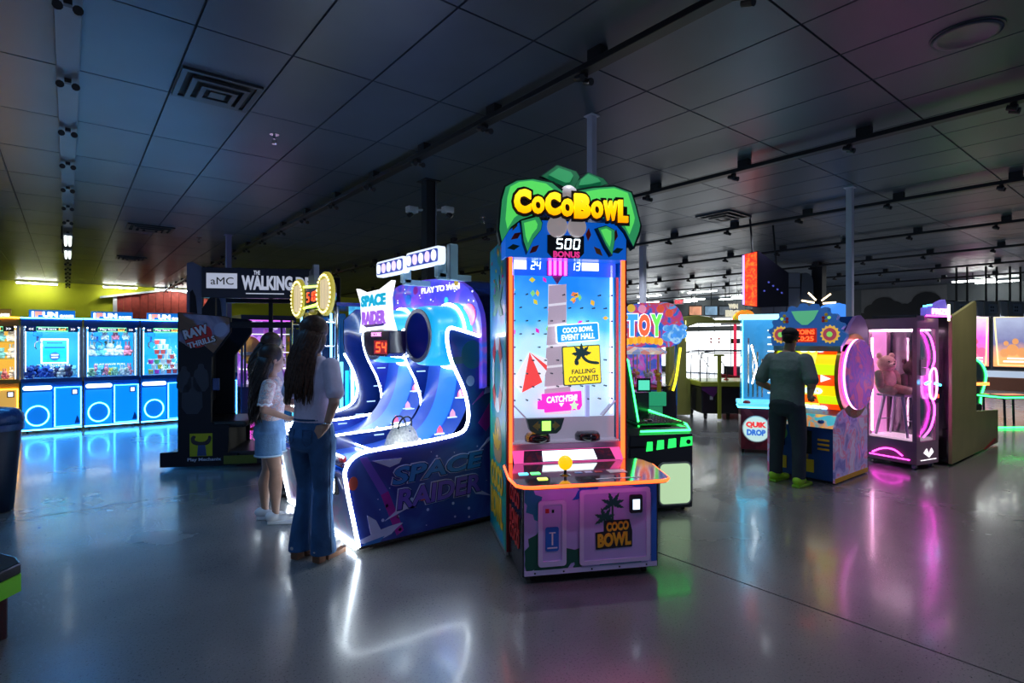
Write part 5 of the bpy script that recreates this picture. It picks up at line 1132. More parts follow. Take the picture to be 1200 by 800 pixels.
for x in (-.55, -.07): MB().cyl((x-.012, .06, .02), (x+.012, .06, .02), .02, n=10).build('caster', M_BLACKP, fg)
# ================================================================ TOY CAROUSEL GAME
def camthing(name, label, cat, xc, yc, camrot, group=None, z=0):
    return thing(name, label, cat, c2w(xc, yc) + (z,), camrot-YAW, group)
tc_ = camthing('arcade_game', 'colourful toy carousel game with a TOY sign and green lit front', 'arcade game', 1.60, 8.1, 3)
M_TC = mat('carousel_blue', (0.02, 0.05, 0.22), 0.35, coat=.3)
MB().box(0, .82, 0.0, .75, .03, .62).build('cabinet', M_TC, tc_, bevel=.01); MB().box(0.0, .62, -.004, 0, .08, .60).build('front_panel', glow('carousel_green_front', (0.03, 0.35, 0.16), 0.35), tc_)
MB().box(0.02, .62, -.12, 0, .62, .82).build('control_deck', glow('carousel_green_deck', (0.02, 0.40, 0.18), 0.4), tc_, bevel=.01)
MB().box(.60, .80, -.02, .70, .05, .90).build('side_cabinet', M_BLACKP, tc_, bevel=.01)
MB().box(.18, .42, -.01, 0, .18, .5).build('coin_door', M_BLACKP, tc_); MB().box(.2, .4, -.09, -.05, .82, 1.02).build('score_screen', M_BLACKP, tc_); MB().box(.22, .38, -.095, -.09, .85, .99).build('screen_glass', glow('screen_mint', (.08, .6, .4), .8), tc_)
MB().box(0, .82, .70, .75, .62, 2.0).build('rear_wall', art('carousel_rear_print', [(0, (.05, .02, .25)), (.45, (.05, .1, .5)), (.55, (.5, .05, .4)), (.7, (.1, .3, .6)), (1, (.8, .5, .1))], 6, .5), tc_)
for x in (0, .79): MB().box(x, x+.03, 0.0, .03, .62, 2.0).build('corner_post', M_BLUEP, tc_)
MB().box(.03, .79, .005, .01, .84, 1.45).build('front_glass', M_GLASS, tc_)
cn = MB().lathe([(.36, 1.36), (.37, 1.40), (.20, 1.50), (.03, 1.54)], (.40, .36, 0), 24).build('canopy', art('canopy_stripes', [(0, (.7, .1, .1)), (.5, (.8, .75, .6)), (1, (.05, .2, .6))], 12, .4, 'voronoi'), tc_)
MB().lathe([(.34, .84), (.34, .88)], (.40, .36, 0), 24).build('turntable', M_REDP, tc_)
for k in range(8):
    a = 2*PI*k/8; x, y = .40+.26*math.cos(a), .36+.26*math.sin(a)
    pl_ = MB().cyl((x, y, .88), (x, y, 1.38), .008, n=6).build('pole', M_YELP, tc_)
    m_ = (M_REDP, M_WHP, M_YELP, M_BLUEP, M_PINKP)[k % 5]
    MB().ell((x, y, 1.05), (.045, .03, .035), 10, 6).ell((x-.04, y, 1.10), (.022, .018, .03), 8, 6).ell((x-.02, y, .99), (.01, .01, .04), 6, 4).ell((x+.03, y, .99), (.01, .01, .04), 6, 4).build('carousel_figure', m_, pl_, True)
hdv = MB().prism(smoothpoly([(-.03, 1.50), (-.05, 1.75), (.0, 2.02), (.15, 2.10), (.45, 2.12), (.70, 2.12), (.84, 2.02), (.90, 1.85), (.90, 1.62), (.80, 1.48), (.4, 1.45)], 1, True), 'xz', -.06, -.02).build('marquee', art('toy_marquee_print', [(0, (.02, .05, .4)), (.42, (.02, .15, .6)), (.5, (.5, .05, .25)), (.58, (.6, .08, .05)), (.66, (.1, .3, .7)), (1, (.3, .5, .9))], 5, .5), tc_)
for s, x0, c in (('T', .04, (.05, .35, .9)), ('O', .22, (.95, .12, .05)), ('Y', .40, (.15, .75, .1))):
    text('lettering', s, (x0-.008, x0+.188, 1.612, 1.958), -.061, M_PWHITE, hdv, bold=.10, ext=.006); text('lettering', s, (x0+.006, x0+.174, 1.625, 1.945), -.068, glow('toy_'+s, c, .8), hdv, bold=.07, ext=.01)
for k in range(9): MB().ell((.05+k*.062, -.07, 1.545+.03*math.sin(k*PI/8)), (.042, .02, .055), 10, 7).build('gold_drape', glow('gold_ribbon_%d' % (k % 2), ((1, .5, .04), (.9, .38, .02))[k % 2], .6), hdv, True)
for x, z, r in ((.66, 1.62, .09), (.74, 1.72, .10), (.85, 1.66, .09), (.78, 1.58, .08), (.88, 1.75, .06), (.64, 1.74, .06)): MB().ell((x, -.075, z), (r, .03, r*.8), 12, 8).build('cloud_lobe', art('cloud_blue', [(0, (.03, .15, .6)), (.5, (.08, .35, .85)), (.62, (.4, .7, 1)), (1, (.1, .3, .8))], 9, .5), hdv, True)
RG = [glow('relief_%d' % i, c, .5) for i, c in enumerate(((.8, .5, .05), (.85, .3, .5), (.75, .1, .05), (.8, .8, .85)))]  # toy reliefs are no lamps; glow added to lift them from dark
for x, z, m_ in ((.12, 2.03, RG[0]), (.28, 2.02, RG[1]), (.55, 2.02, RG[2]), (.68, 1.96, RG[2]), (.0, 1.65, RG[3]), (.02, 1.9, RG[0])): MB().ell((x, -.065, z), (.06, .025, .06), 10, 7).build('toy_relief', m_, hdv, True)
neon('yellow_tube', [(.86, -.02, 1.46), (.83, -.04, 1.30), (.80, -.05, 1.1), (.76, -.08, .95), (.72, -.10, .84)], .018, glow('yellow_tube', (1, .8, .02), 1.4), tc_)
MB().box(0.5, .56, -.07, -.05, .82, .97).build('yellow_handle', M_YELP, tc_)
# ================================================================ AIR HOCKEY TABLE with an olive arch
M_OLIVE = mat('olive_laminate', (0.36, 0.36, 0.07), 0.4, coat=.2)
ah = camthing('air_hockey_table', 'air hockey table under an olive arched frame near the entrance', 'air hockey', 3.25, 11.5, 0)
MB().prism([(0, .03), (0, 1.75), (.06, 1.95), (.25, 2.06), (.60, 2.10), (.85, 2.06), (.95, 2.0), (1.65, 2.0), (1.65, 1.93), (.60, 1.93), (.40, 1.86), (.36, 1.7), (.36, .80), (.45, .74), (.45, .03)], 'xz', 0, .30).build('arch_frame', M_OLIVE, ah, bevel=.02)
for z in (1.65, 1.85, 2.0): MB().box(.335, .345, -.006, 0, z-.1, z-.02).build('arch_lamp', glow('arch_lamp', (1, .9, .3), 2.0), ah)
MB().prism(smoothpoly([(.45, -.55), (.45, .55), (2.1, .55), (2.1, -.55)], 0, True), 'xy', .66, .76).build('rim', mat('lime_olive', (0.45, 0.50, 0.04), 0.4), ah, bevel=.02)
MB().box(.50, 2.05, -.50, .50, .12, .66).build('table_body', M_BLACKP, ah, bevel=.03); MB().box(.52, 2.03, -.47, .47, .752, .765).build('play_surface', glow('hockey_surface', (.35, .4, .2), .25), ah)
MB().prism([(.5, .66), (.9, .66), (.72, .45), (.5, .60)], 'xz', -.515, -.50).build('purple_panel', mat('panel_purple', (.16, .02, .2), .4), ah)
MB().box(.66, .72, -.51, -.5, .40, .47).build('coin_plate', M_WHP, ah)
for x, y in ((.60, -.42), (1.05, -.42), (1.9, -.42), (.6, .42), (1.9, .42)): MB().cyl((x-.02, y, .05), (x+.02, y, .05), .05, n=12).box(x-.03, x+.03, y-.03, y+.03, .07, .12).build('caster', M_BLACKP, ah)
MB().box(.80, .86, -.58, -.52, .03, 1.28).build('olive_post', mat('lime_olive', (0.45, 0.50, 0.04), 0.4), ah); MB().box(.74, .92, -.58, -.52, 1.26, 1.30).build('post_cap', mat('lime_olive', (0.45, 0.50, 0.04), 0.4), ah)
for y in (-.5, .5):
    MB().tube(smoothpoly([(.47, y, .76), (.47, y, 1.3), (.62, y, 1.36), (1.2, y, 1.36), (2.05, y, 1.36)], 1), .012, 8).build('canopy_rail', M_BLACKP, ah, True)
    MB().tube([(.60, y, .76), (.62, y, 1.25), (.80, y, 1.28), (1.0, y, 1.0), (1.0, y, .76)], .010, 8).build('canopy_rail', M_BLACKP, ah, True)
MB().box(.47, 2.05, -.02, .02, 1.34, 1.37).build('lamp_rail', M_STEEL, ah)
for x, m_ in ((1.1, M_REDP), (1.5, M_ORP)): MB().lathe([(.05, .766), (.05, .785), (.02, .79), (.02, .82), (.012, .83)], (x, -.2, 0), 14).build('mallet', m_, ah, True)
# ================================================================ RED POST CLAW CABINET with an orange topper
rp_ = camthing('claw_machine', 'red framed claw machine with an orange pumpkin like topper', 'claw machine', 5.20, 13.0, 5)
M_RP = glow('red_post', (.8, .02, .08), .5)
MB().box(0, .75, 0, .7, .03, .75).build('cabinet', mat('red_cab', (.25, .01, .02), .35), rp_, bevel=.01)
for x in (0, .70): MB().box(x, x+.05, 0, .05, .75, 1.95).build('post', M_RP, rp_)
MB().box(0, .75, 0, .7, 1.95, 2.02).build('roof', M_BLACKP, rp_); MB().box(.05, .70, .01, .016, .75, 1.95).build('glass', M_GLASS, rp_)
MB().prism(smoothpoly([(0, 2.02), (-.02, 2.12), (.10, 2.25), (.25, 2.30), (.42, 2.27), (.52, 2.14), (.50, 2.02)], 1, True), 'xz', .0, .08).build('topper', art('topper_orange', [(0, (.5, .08, .0)), (.5, (.8, .25, .02)), (.65, (.2, .35, .02)), (1, (.9, .4, .05))], 6, .6), rp_)
MB().box(.15, .5, .3, .5, 1.5, 1.62).build('claw_carriage', M_BLACKP, rp_); MB().box(.05, .7, .05, .65, .75, .95).build('prize_bed', mat('bed_black', (.02, .02, .03), .5), rp_)
# ================================================================ CUBE DROP GAME
qd = thing('arcade_game', 'red based drop game with cyan lit glass case and round white logo', 'arcade game', (7.347, 4.08, 0), -58)
M_QR = art('cube_red_print', [(0, (.10, .0, .01)), (.45, (.30, .01, .02)), (.6, (.14, .0, .01)), (1, (.45, .03, .04))], 9, 0, 'voronoi', coat=.3)
MB().box(0, .62, 0, .60, .05, .64).build('base_cabinet', M_QR, qd, bevel=.01)
MB().box(-.04, .66, -.14, .60, .64, .70).build('deck', glow('deck_cyan_white', (.12, .6, .9), .7), qd, bevel=.015)
neon('deck_neon', [(-.04, .2, .65), (-.04, -.14, .65), (.66, -.14, .65), (.66, .2, .65)], .010, M_CYANN, qd)
MB().lathe([(.05, .70), (.05, .72), (.03, .735)], (.07, -.07, 0), 16).build('red_button', M_REDP, qd)
MB().lathe([(.185, -.012), (.185, 0)], (.20, 0, .34), 32, 'y').build('logo_rim', M_WHP, qd)
lg = MB().lathe([(.172, -.016), (.172, -.012)], (.20, 0, .34), 32, 'y').build('logo_disc', glow('logo_disc', (.55, .8, .75), .55), qd)
text('lettering', 'QUiK', (.065, .325, .35, .44), -.017, glow('quik_red', (.8, .02, .02), .6), lg, bold=.06, ext=.01); text('lettering', 'DROP', (.075, .315, .25, .335), -.017, glow('quik_blue', (.02, .15, .6), .6), lg, bold=.06, ext=.01)
for x in (.03, .60): MB().cyl((x-.015, .06, .03), (x+.015, .06, .03), .03, n=10).build('caster', M_BLACKP, qd)
MB().box(.02, .60, .57, .60, .70, 1.87).build('rear_wall', glow('drop_rear', (.02, .26, .55), .35), qd)
for x in (.02, .585): MB().box(x, x+.015, .10, .115, .70, 1.87).build('corner_light', M_CYANN, qd)
MB().box(.02, .60, .09, .10, .70, 1.87).build('front_glass', M_GLASS, qd); MB().box(.02, .028, .1, .57, .70, 1.87).build('side_glass', M_GLASS, qd)
MB().box(0, .62, .08, .60, 1.87, 1.93).build('roof', glow('drop_roof', (.3, .8, 1), 1.5), qd); MB().box(.59, .64, .08, .60, .70, 1.87).build('red_pillar', M_REDP, qd)
for k in range(10): MB().box(.38, .56, .40, .44, .80+k*.10, .82+k*.10).build('rack_bar', M_PWHITE, qd)
for k in range(4): MB().cyl((.12+k*.06, .35, .75), (.12+k*.06, .35, 1.6-.1*k), .012, n=8).build('tube', M_CHR, qd)
neon('inner_neon', [(.15, .2, 1.5), (.22, .2, 1.2), (.16, .2, .95)], .010, M_WHITEN, qd)
# ================================================================ PRIZE WHEEL DRUM GAME
wg = thing('arcade_game', 'prize drum game with a blue cog marquee and purple glowing side wheel', 'arcade game', (6.46, 3.25, 0), -90)
Ww = 0.74
M_WB = mat('wheel_blue', (0.01, 0.06, 0.26), 0.35, coat=.3)
MB().prism([(0.0, .03), (0.0, .60), (.10, .72), (.35, .80), (.9, .95), (.9, .03)], 'yz', 0.02, Ww-.02).build('lower_cabinet', M_WB, wg, bevel=.006)
for x, nm in ((0.0, 'side_panel'), (Ww-.02, 'side_panel')):
    MB().prism([(-.01, .02), (-.01, .62), (.10, .76), (.35, .84), (.9, .97), (.9, .02)], 'yz', x, x+.02).build(nm, art('wheel_side_print', [(0, (.35, .30, .55)), (.42, (.55, .50, .75)), (.5, (.65, .15, .35)), (.56, (.45, .4, .75)), (.7, (.15, .15, .5)), (1, (.75, .7, .85))], 4.5, .08), wg)
MB().box(Ww, Ww+.004, -.01, .9, .02, .07).build('gold_skirt', M_YELP, wg)
# lower front furniture
MB().box(.30, .50, -.014, 0.0, .30, .56).build('black_door', M_BLACKP, wg, bevel=.004)
MB().box(.10, .22, -.012, 0, .10, .24).build('yellow_plate', M_YELP, wg); MB().box(.38, .52, -.012, 0, .10, .24).build('yellow_plate', M_YELP, wg)
MB().box(.14, .20, -.02, 0, .36, .46).build('card_reader', M_BLACKP, wg); MB().box(.15, .19, -.023, -.02, .38, .44).build('reader_screen', M_PWHITE, wg)
for k in range(3): MB().box(.56, .68, -.008, 0, .36+k*.05, .38+k*.05).build('printed_bar', M_YELP, wg)
for k in range(5): MB().box(.36, .46, -.006, 0, .25+k*.012, .256+k*.012).build('grille_bar', M_YELP, wg)
MB().lathe([(.09, -.004), (.09, 0)], (.14, 0, .62-.12), 20, 'y').build('printed_wheel', mat('print_green', (.1, .3, .08), .4), wg)
# control deck
MB().add([(0.02, -.01, .605), (Ww-.02, -.01, .605), (Ww-.02, .11, .735), (0.02, .11, .735)], [(0, 1, 2, 3)]).build('control_deck', art('deck_print', [(0, (.02, .3, .6)), (.45, (.05, .5, .6)), (.55, (.8, .3, .1)), (.7, (.85, .7, .1)), (1, (.1, .2, .5))], 6, .35), wg)
for x in (.15, .37, .58): MB().ell((x, .03, .665), (.035, .035, .025), 12, 8).build('button', (M_REDP, M_YELP, M_BLUEP)[int(x*4) % 3], wg, True)
# drum with prize tiles
DC = (.55, 1.16); DR = .46
tiles_c = [(.9, .62, .0), (.95, .12, .0), (.55, .75, .0), (.95, .75, .05), (.95, .06, .0), (.8, .8, .1)]
a0 = math.radians(118); nrow = 9
for r in range(nrow):
    a = a0+r*math.radians(15)
    for c in range(3):
        x0, x1 = .03+c*(.68/3)+.003, .03+(c+1)*(.68/3)-.003
        V = []
        for aa in (a, a+math.radians(7.3), a+math.radians(14.6)):
            for rr in (DR-.012, DR):
                for x in (x0, x1): V.append((x, DC[0]+rr*math.cos(aa), DC[1]+rr*math.sin(aa)))
        Fq = [(2, 3, 7, 6), (6, 7, 11, 10), (0, 2, 6, 4), (4, 6, 10, 8), (3, 1, 5, 7), (7, 5, 9, 11), (0, 1, 3, 2), (8, 10, 11, 9)]
        MB().add(V, Fq).build('drum_tile', glow('drum_%d' % ((r*2+c) % 6), tiles_c[(r*2+c) % 6], .75), wg)
    if r in (1, 5, 7):
        am = a+math.radians(7.5); 
        o = text('drum_number', ('500', '100', '200')[(1, 5, 7).index(r)], (.30, .56, -.035, .035), 0, glow('drum_pale', (.6, .9, 1), .9), wg, bold=.05, ext=.01)
        for v in o.data.vertices:
            rr_ = DR+.004-v.co.y; at_ = am-v.co.z/DR
            v.co = Vector((v.co.x, DC[0]+rr_*math.cos(at_), DC[1]+rr_*math.sin(at_)))
MB().lathe([(DR-.02, .02), (DR-.02, Ww-.02)], (0, DC[0], DC[1]), 48, 'x').build('drum_core', M_BLACKP, wg)
MB().lathe([(DR+.02, Ww-.04), (DR+.02, Ww+.0)], (0, DC[0], DC[1]), 48, 'x').build('gold_rim', mat('rim_gold', (.5, .38, .05), .3, .4), wg)
MB().lathe([(DR+.02, -.0), (DR+.02, .03)], (0, DC[0], DC[1]), 48, 'x').build('gold_rim', mat('rim_gold', (.5, .38, .05), .3, .4), wg)
MB().prism([(.66, .66)][:0] + [(.56, 1.10), (.66, 1.14), (.56, 1.18)], 'xz', .07, .085).build('pointer', M_PWHITE, wg)
# purple side wheel with its neon edge
sw = MB().lathe([(.38, Ww+.04), (.40, Ww+.055), (.38, Ww+.075), (.10, Ww+.08)], (0, .52, 1.18), 40, 'x').build('side_wheel', art('side_wheel_print', [(0, (.30, .08, .5)), (.4, (.42, .10, .5)), (.5, (.2, .1, .55)), (.6, (.6, .12, .32)), (1, (.35, .2, .65))], 5, .22), wg)
MB().lathe([(.37, Ww), (.37, Ww+.04)], (0, .52, 1.18), 40, 'x', cap=False).build('glow_band', glow('magenta_band', (.9, .05, .95), 1.6), wg)
MB().tube([(Ww+.035, .52+.39*math.cos(a), 1.18+.39*math.sin(a)) for a in [2*PI*k/48 for k in range(48)]], .010, 6, True).build('wheel_neon', glow('pink_neon', (1, .35, .8), 3.0), wg)
MB().prism(smoothpoly([(.30, 1.5), (.45, 1.72), (.70, 1.88), (.95, 1.78), (1.0, 1.5), (.9, .95), (.5, .92)], 1, True), 'yz', Ww-.06, Ww-.02).build('rear_side_shell', mat('shell_violet', (.32, .18, .48), .4), wg)
MB().box(.02, Ww-.06, .86, .90, .95, 1.85).build('rear_wall', M_WB, wg)
# cog marquee
cog = []
for k in range(40):
    a = PI*k/39; rr = 1.0+(.075 if (k // 2) % 2 == 0 else -.02)
    cog.append((Ww/2+(.40*rr)*math.cos(a), 1.60+(.36*rr)*math.sin(a)))
mq = MB().prism([(Ww/2+.38, 1.50)]+cog+[(Ww/2-.38, 1.50)], 'xz', .12, .20).build('cog_marquee', glow('cog_blue', (.01, .08, .30), .45), wg)
MB().box(0.0, Ww, .14, .5, 1.44, 1.52).build('marquee_shelf', M_STEEL, wg); MB().box(.2, .54, .2, .86, 1.6, 1.75).build('marquee_arm', M_WB, wg)
MB().prism([(.22, 1.90), (.52, 1.90), (.47, 1.80), (.40, 1.74), (.34, 1.74), (.27, 1.80)], 'xz', .112, .12).build('shield', glow('shield_green', (.08, .4, .2), .5), mq)
for s in (-1, 1):
    MB().prism(star(Ww/2+s*.27, 1.63, .105, .085, 14), 'xz', .11, .12).build('sun_ring', glow('sun_gold', (.75, .45, .05), .5), mq); MB().prism(circ(Ww/2+s*.27, 1.63, .07), 'xz', .104, .11).build('sun_disc', glow('sun_red', (.35, .04, .08), .5), mq); MB().prism(circ(Ww/2+s*.27, 1.63, .03), 'xz', .099, .104).build('sun_eye', glow('sun_green', (.2, .6, .1), .6), mq)
    for k in range(5): MB().prism(circ(Ww/2+s*(.20+.03*(k % 3)), 1.78+.035*(k//2), .018, n=10), 'xz', .112, .12).build('gem', (M_REDP, M_YELP, glow('gem_green', (.3, .6, .1), .6))[k % 3], mq)
ld = MB().box(.26, .50, .10, .12, 1.54, 1.70).build('led_board', glow('led_dark_red', (.35, .01, .0), .6), mq)
text('led_text', 'COINS', (.275, .485, 1.63, 1.685), .099, M_SEGR, ld, bold=.02); text('led_text', '00:25', (.285, .475, 1.555, 1.61), .099, M_SEGR, ld, bold=.02)
# ================================================================ PINK CLAW MACHINE WITH BEARS
pk = thing('claw_machine', 'magenta lit tall claw machine with a big tan bear inside', 'claw machine', (7.955, 2.185, 0), -13)
M_PB = mat('dusty_rose_metal', (0.42, 0.24, 0.32), 0.3, 0.5); M_PG = glow('pink_light', (1, .62, .88), 8.0)
w, d = .46, .62
MB().box(0, w, 0, d, .06, .34).build('base', M_PB, pk, bevel=.008); MB().box(0, w, 0, d, 1.70, 1.84).build('roof', M_PB, pk, bevel=.008)
for x in (0, w-.07):
    for y in (0, d-.05): MB().box(x, x+.07, y, y+.05, .34, 1.70).build('corner_post', M_PB, pk)
MB().box(.0, .008, .05, d-.05, .34, 1.70).build('side_glass', M_GLASS, pk); MB().box(w-.008, w, .05, d-.05, .34, 1.70).build('side_glass', M_GLASS, pk); MB().box(.07, w-.07, .006, .014, .34, 1.70).build('front_glass', M_GLASS, pk)
MB().box(.03, w-.03, d-.04, d-.02, .34, 1.70).build('rear_wall', glow('rear_rose', (.75, .25, .6), .55), pk)
MB().box(.02, w-.02, .03, d-.03, .335, .36).build('bed', glow('bed_rose', (.9, .6, .8), .5), pk)
MB().box(.03, .05, .05, d-.05, 1.68, 1.70).build('top_lamp', M_PG, pk); MB().box(w-.05, w-.03, .05, d-.05, 1.68, 1.70).build('top_lamp', M_PG, pk)
for k in range(2): MB().box(.06, .075, d-.06, d-.045, .4, 1.6).build('tube_light', M_PG, pk)
# bow shaped neon on the front
neon('bow_neon', smoothpoly([(.12, -.02, 1.68), (.24, -.02, 1.62), (.32, -.02, 1.46), (.34, -.02, 1.32), (.27, -.02, 1.22), (.27, -.02, .86), (.34, -.02, .76), (.32, -.02, .62), (.24, -.02, .48), (.10, -.02, .40)], 2), .011, M_MAG, pk)
neon('grip_neon', smoothpoly([(.22, -.03, 1.20), (.34, -.03, 1.24), (.37, -.03, 1.05), (.34, -.03, .84), (.22, -.03, .86), (.20, -.03, 1.04)], 2, True), .011, glow('pink_tube', (1, .2, .85), 5.0), pk, True)
for x, z in ((.12, 1.30), (.12, 1.2)): MB().box(x-.06, x+.06, -.012, 0, z-.06, z+.03).build('acrylic_plate', mat('rose_plate', (.6, .3, .5), .2), pk)
for x0, x1, z0, z1 in ((.30, .38, 1.04, 1.02), (.10, .16, 1.04, 1.07)): MB().tube([(x0, -.04, z0), (x1, -.06, z1)], .014, 8).build('blue_lamp', M_CYANN, pk)
MB().box(.38, .43, -.02, 0, .80, .96).build('coin_unit', M_BLACKP, pk); MB().box(.39, .42, -.024, -.02, .86, .90).build('coin_light', M_SEGR, pk)
MB().tube(smoothpoly([(-.006, .16, .15), (-.006, .26, .22), (-.006, .40, .21), (-.006, .52, .14)], 2), .008, 6).build('printed_swirl', M_MAG, pk); MB().box(-.008, 0, .08, .56, .11, .118).build('base_line', M_MAG, pk)
MB().prism([(.14, .20), (.20, .25), (.24, .18), (.30, .25), (.34, .20), (.25, .14)], 'xz', -.006, 0).build('printed_wing', M_PWHITE, pk); MB().box(.08, .40, -.006, 0, .11, .118).build('base_line', M_PWHITE, pk)
for x in (.06, w-.06):
    for y in (.06, d-.06): MB().cyl((x-.015, y, .028), (x+.015, y, .028), .028, n=10).box(x-.02, x+.02, y-.02, y+.02, .04, .06).build('caster', M_CHR, pk)
ts = MB().prism([(.0, 1.85), (.50, 1.85), (.50, 1.98), (.44, 1.98), (.40, 2.06), (.30, 2.03), (.22, 2.0), (.12, 1.97), (.0, 1.95)], 'xz', -.10, -.04).build('top_sign', glow('sign_violet', (.12, .08, .5), .6), pk)
text('lettering', 'PRIZE', (.12, .46, 1.875, 1.945), -.10, glow('prize_pink', (1, .45, .95), 2.2), ts, bold=.04, ext=.01)
neon('sign_neon', [(.0, -.105, 1.855), (.5, -.105, 1.855)], .010, M_MAG, ts); neon('sign_neon', [(.47, -.105, 1.80), (.47, -.105, 2.0)], .012, glow('pale_yellow_neon', (1, .9, .5), 3.0), ts); neon('sign_neon', [(-.06, -.105, 1.965), (.10, -.105, 1.985)], .010, M_CYANN, ts)
MB().box(.0, .06, -.08, 0, 1.80, 1.86).build('sign_bracket', M_PB, pk)
# stool and bears inside
sx_, sy_ = .22, .33
A = math.radians(-13)
def inpk(x, y, z): return (7.955+x*math.cos(A)-y*math.sin(A), 2.185+x*math.sin(A)+y*math.cos(A), z)
so = thing('bar_stool', 'pale metal stool holding the bears inside the pink claw machine', 'stool', inpk(.22, .33, .36), -13)
M_ST = mat('stool_metal', (.45, .44, .52), .35, .5)
MB().box(-.18, .18, -.17, .17, .50, .53).build('seat', M_ST, so, bevel=.01)
for x in (-1, 1):
    for y in (-1, 1): MB().tube([(x*.11, y*.11, .50), (x*.15, y*.19, .002)], [.022, .016], 6).build('leg', M_ST, so)
for y in (-1, 1): MB().cyl((-.13, y*.155, .2), (.13, y*.155, .2), .008, n=6).build('stretcher', M_ST, so)
def bear(name, x, y, z, s, rz, col, label):
    b = thing(name, label, 'teddy bear', inpk(x, y, z), rz)
    m_ = mat('bear_'+name+label[:6], col, .95, var=.12, scale=25, bump=.7, bscale=110); m2 = mat('muzzle_'+label[:6], tuple(min(1, c*1.3) for c in col), .95)
    mb = MB(); mb.ell((0, 0, .15*s), (.12*s, .11*s, .16*s), 16, 12).ell((0, -.02*s, .36*s), (.105*s, .10*s, .10*s), 16, 12)
    for q in (-1, 1):
        mb.capsule((q*.10*s, -.02*s, .24*s), (q*.14*s, -.10*s, .10*s), .045*s, .04*s).capsule((q*.07*s, -.05*s, .06*s), (q*.10*s, -.24*s, .045*s), .06*s, .05*s); mb.ell((q*.08*s, 0, .455*s), (.036*s, .02*s, .036*s), 10, 8)
    mb.build('body', m_, b, True)
    hm = MB().ell((0, -.105*s, .345*s), (.045*s, .04*s, .035*s), 12, 8).build('muzzle', m2, b, True)
    MB().ell((0, -.145*s, .36*s), (.014*s, .01*s, .01*s), 8, 6).build('nose', M_BLACKP, hm, True)
    for q in (-1, 1): MB().ell((q*.035*s, -.105*s, .385*s), .010*s, 8, 6).build('eye', M_BLACKP, b, True)
bear('teddy_bear', .13, .44, .89, 1.05, -35, (.82, .58, .44), 'big tan teddy bear sitting on the stool in the pink machine')
bear('teddy_bear', .34, .26, .89, .9, -40, (.12, .07, .07), 'dark brown teddy bear beside the tan bear in the pink machine')
# ================================================================ LONG OLIVE-SIDED SIMULATOR
ol = thing('racing_simulator', 'long simulator with a plain brushed olive side panel next to the pink machine', 'arcade game', (8.53, 1.98, 0), 0)
M_OLB = mat('brushed_olive', (0.36, 0.33, 0.14), 0.4, 0.25, var=.1, scale=3)
MB().prism([(0.02, .03), (0.02, 1.86), (1.10, 2.10), (1.17, 2.08), (1.17, .60), (2.42, .52), (2.42, .03)], 'xz', 0, .04).build('side_panel', M_OLB, ol, bevel=.006)
MB().box(.05, 2.40, .04, .9, .04, .45).build('plinth', M_BLACKP, ol); MB().box(.10, 1.15, .04, .9, .45, 1.9).build('screen_tower', M_BLACKP, ol); MB().box(1.75, 2.25, .15, .8, .45, .62).build('seat', mat('seat_black', (.02, .02, .02), .5), ol, bevel=.03)
MB().prism([(1.55, .03), (1.75, .03), (2.25, .07), (2.2, .12)], 'xz', -.012, 0).build('red_reflector', mat('dull_red', (.3, .02, .02), .4), ol)
# ================================================================ GREEN NEON RACERS far right
for k, (xc, yc, lab) in enumerate(((8.5, 10.9, 'left'), (9.38, 11.3, 'right'))):
    gsr = camthing('racing_cabinet', 'racing cabinet outlined in green neon, the %s one of two' % lab, 'racing game', xc, yc, 8, 'green neon racing cabinets')
    MB().prism(smoothpoly([(-.25, .0), (-.28, 1.2), (-.1, 1.25), (.18, 1.12), (.28, .9), (.26, .7), (.15, .45), (.14, .0)], 1, True), 'xz', 0, .5).build('shell', M_BLACKP, gsr, bevel=.02)
    neon('edge_neon', [(x, -.012, z) for x, z in smoothpoly([(-.28, 1.2), (-.1, 1.25), (.18, 1.12), (.28, .9), (.26, .7), (.15, .45), (.14, .08)], 2)], .02, M_GREENN, gsr)
    MB().box(.0, .3, -.06, -.02, .66, .72).build('control_lamp', glow('control_orange' if k else 'control_blue', (1, .25, .05) if k else (.1, .4, 1), 2.0), gsr)
    MB().ell((-.12, -.03, .75), (.14, .06, .2), 12, 8).build('seat_pad', mat('seat_navy', (.03, .05, .12), .4), gsr, True)
gt = camthing('game_table', 'low black game table with a green neon rim and floor glow', 'table', 8.75, 9.9, 5)
MB().box(0, .75, 0, .5, .52, .58).build('top', M_BLACKP, gt, bevel=.01); neon('rim_neon', [(0, -.005, .55), (.75, -.005, .55), (.75, .5, .55), (0, .5, .55)], .015, M_GREENN, gt, True)
MB().box(.15, .6, .1, .4, .582, .586).build('inlay', glow('inlay_orange', (.8, .3, .1), .5), gt)
for x in (.06, .66):
    for y in (.05, .45): MB().tube([(x, y, .52), (x+.02, y, .002)], .02, 6).build('leg', M_BLACKP, gt)
neon('floor_neon', [(-.1, 0, .02), (.85, 0, .02)], .015, M_GREENN, gt)
pb = camthing('price_board', 'small white board on the green table edge', 'sign', 9.22, 9.80, 25, None, .32)
MB().box(0, .3, 0, .02, 0, .14).build('board', M_WHP, pb); MB().box(.04, .26, -.003, 0, .05, .09).build('printed_bar', M_BLACKP, pb); MB().box(.1, .2, .02, .09, .0, .03).build('bracket', M_BLACKP, pb)
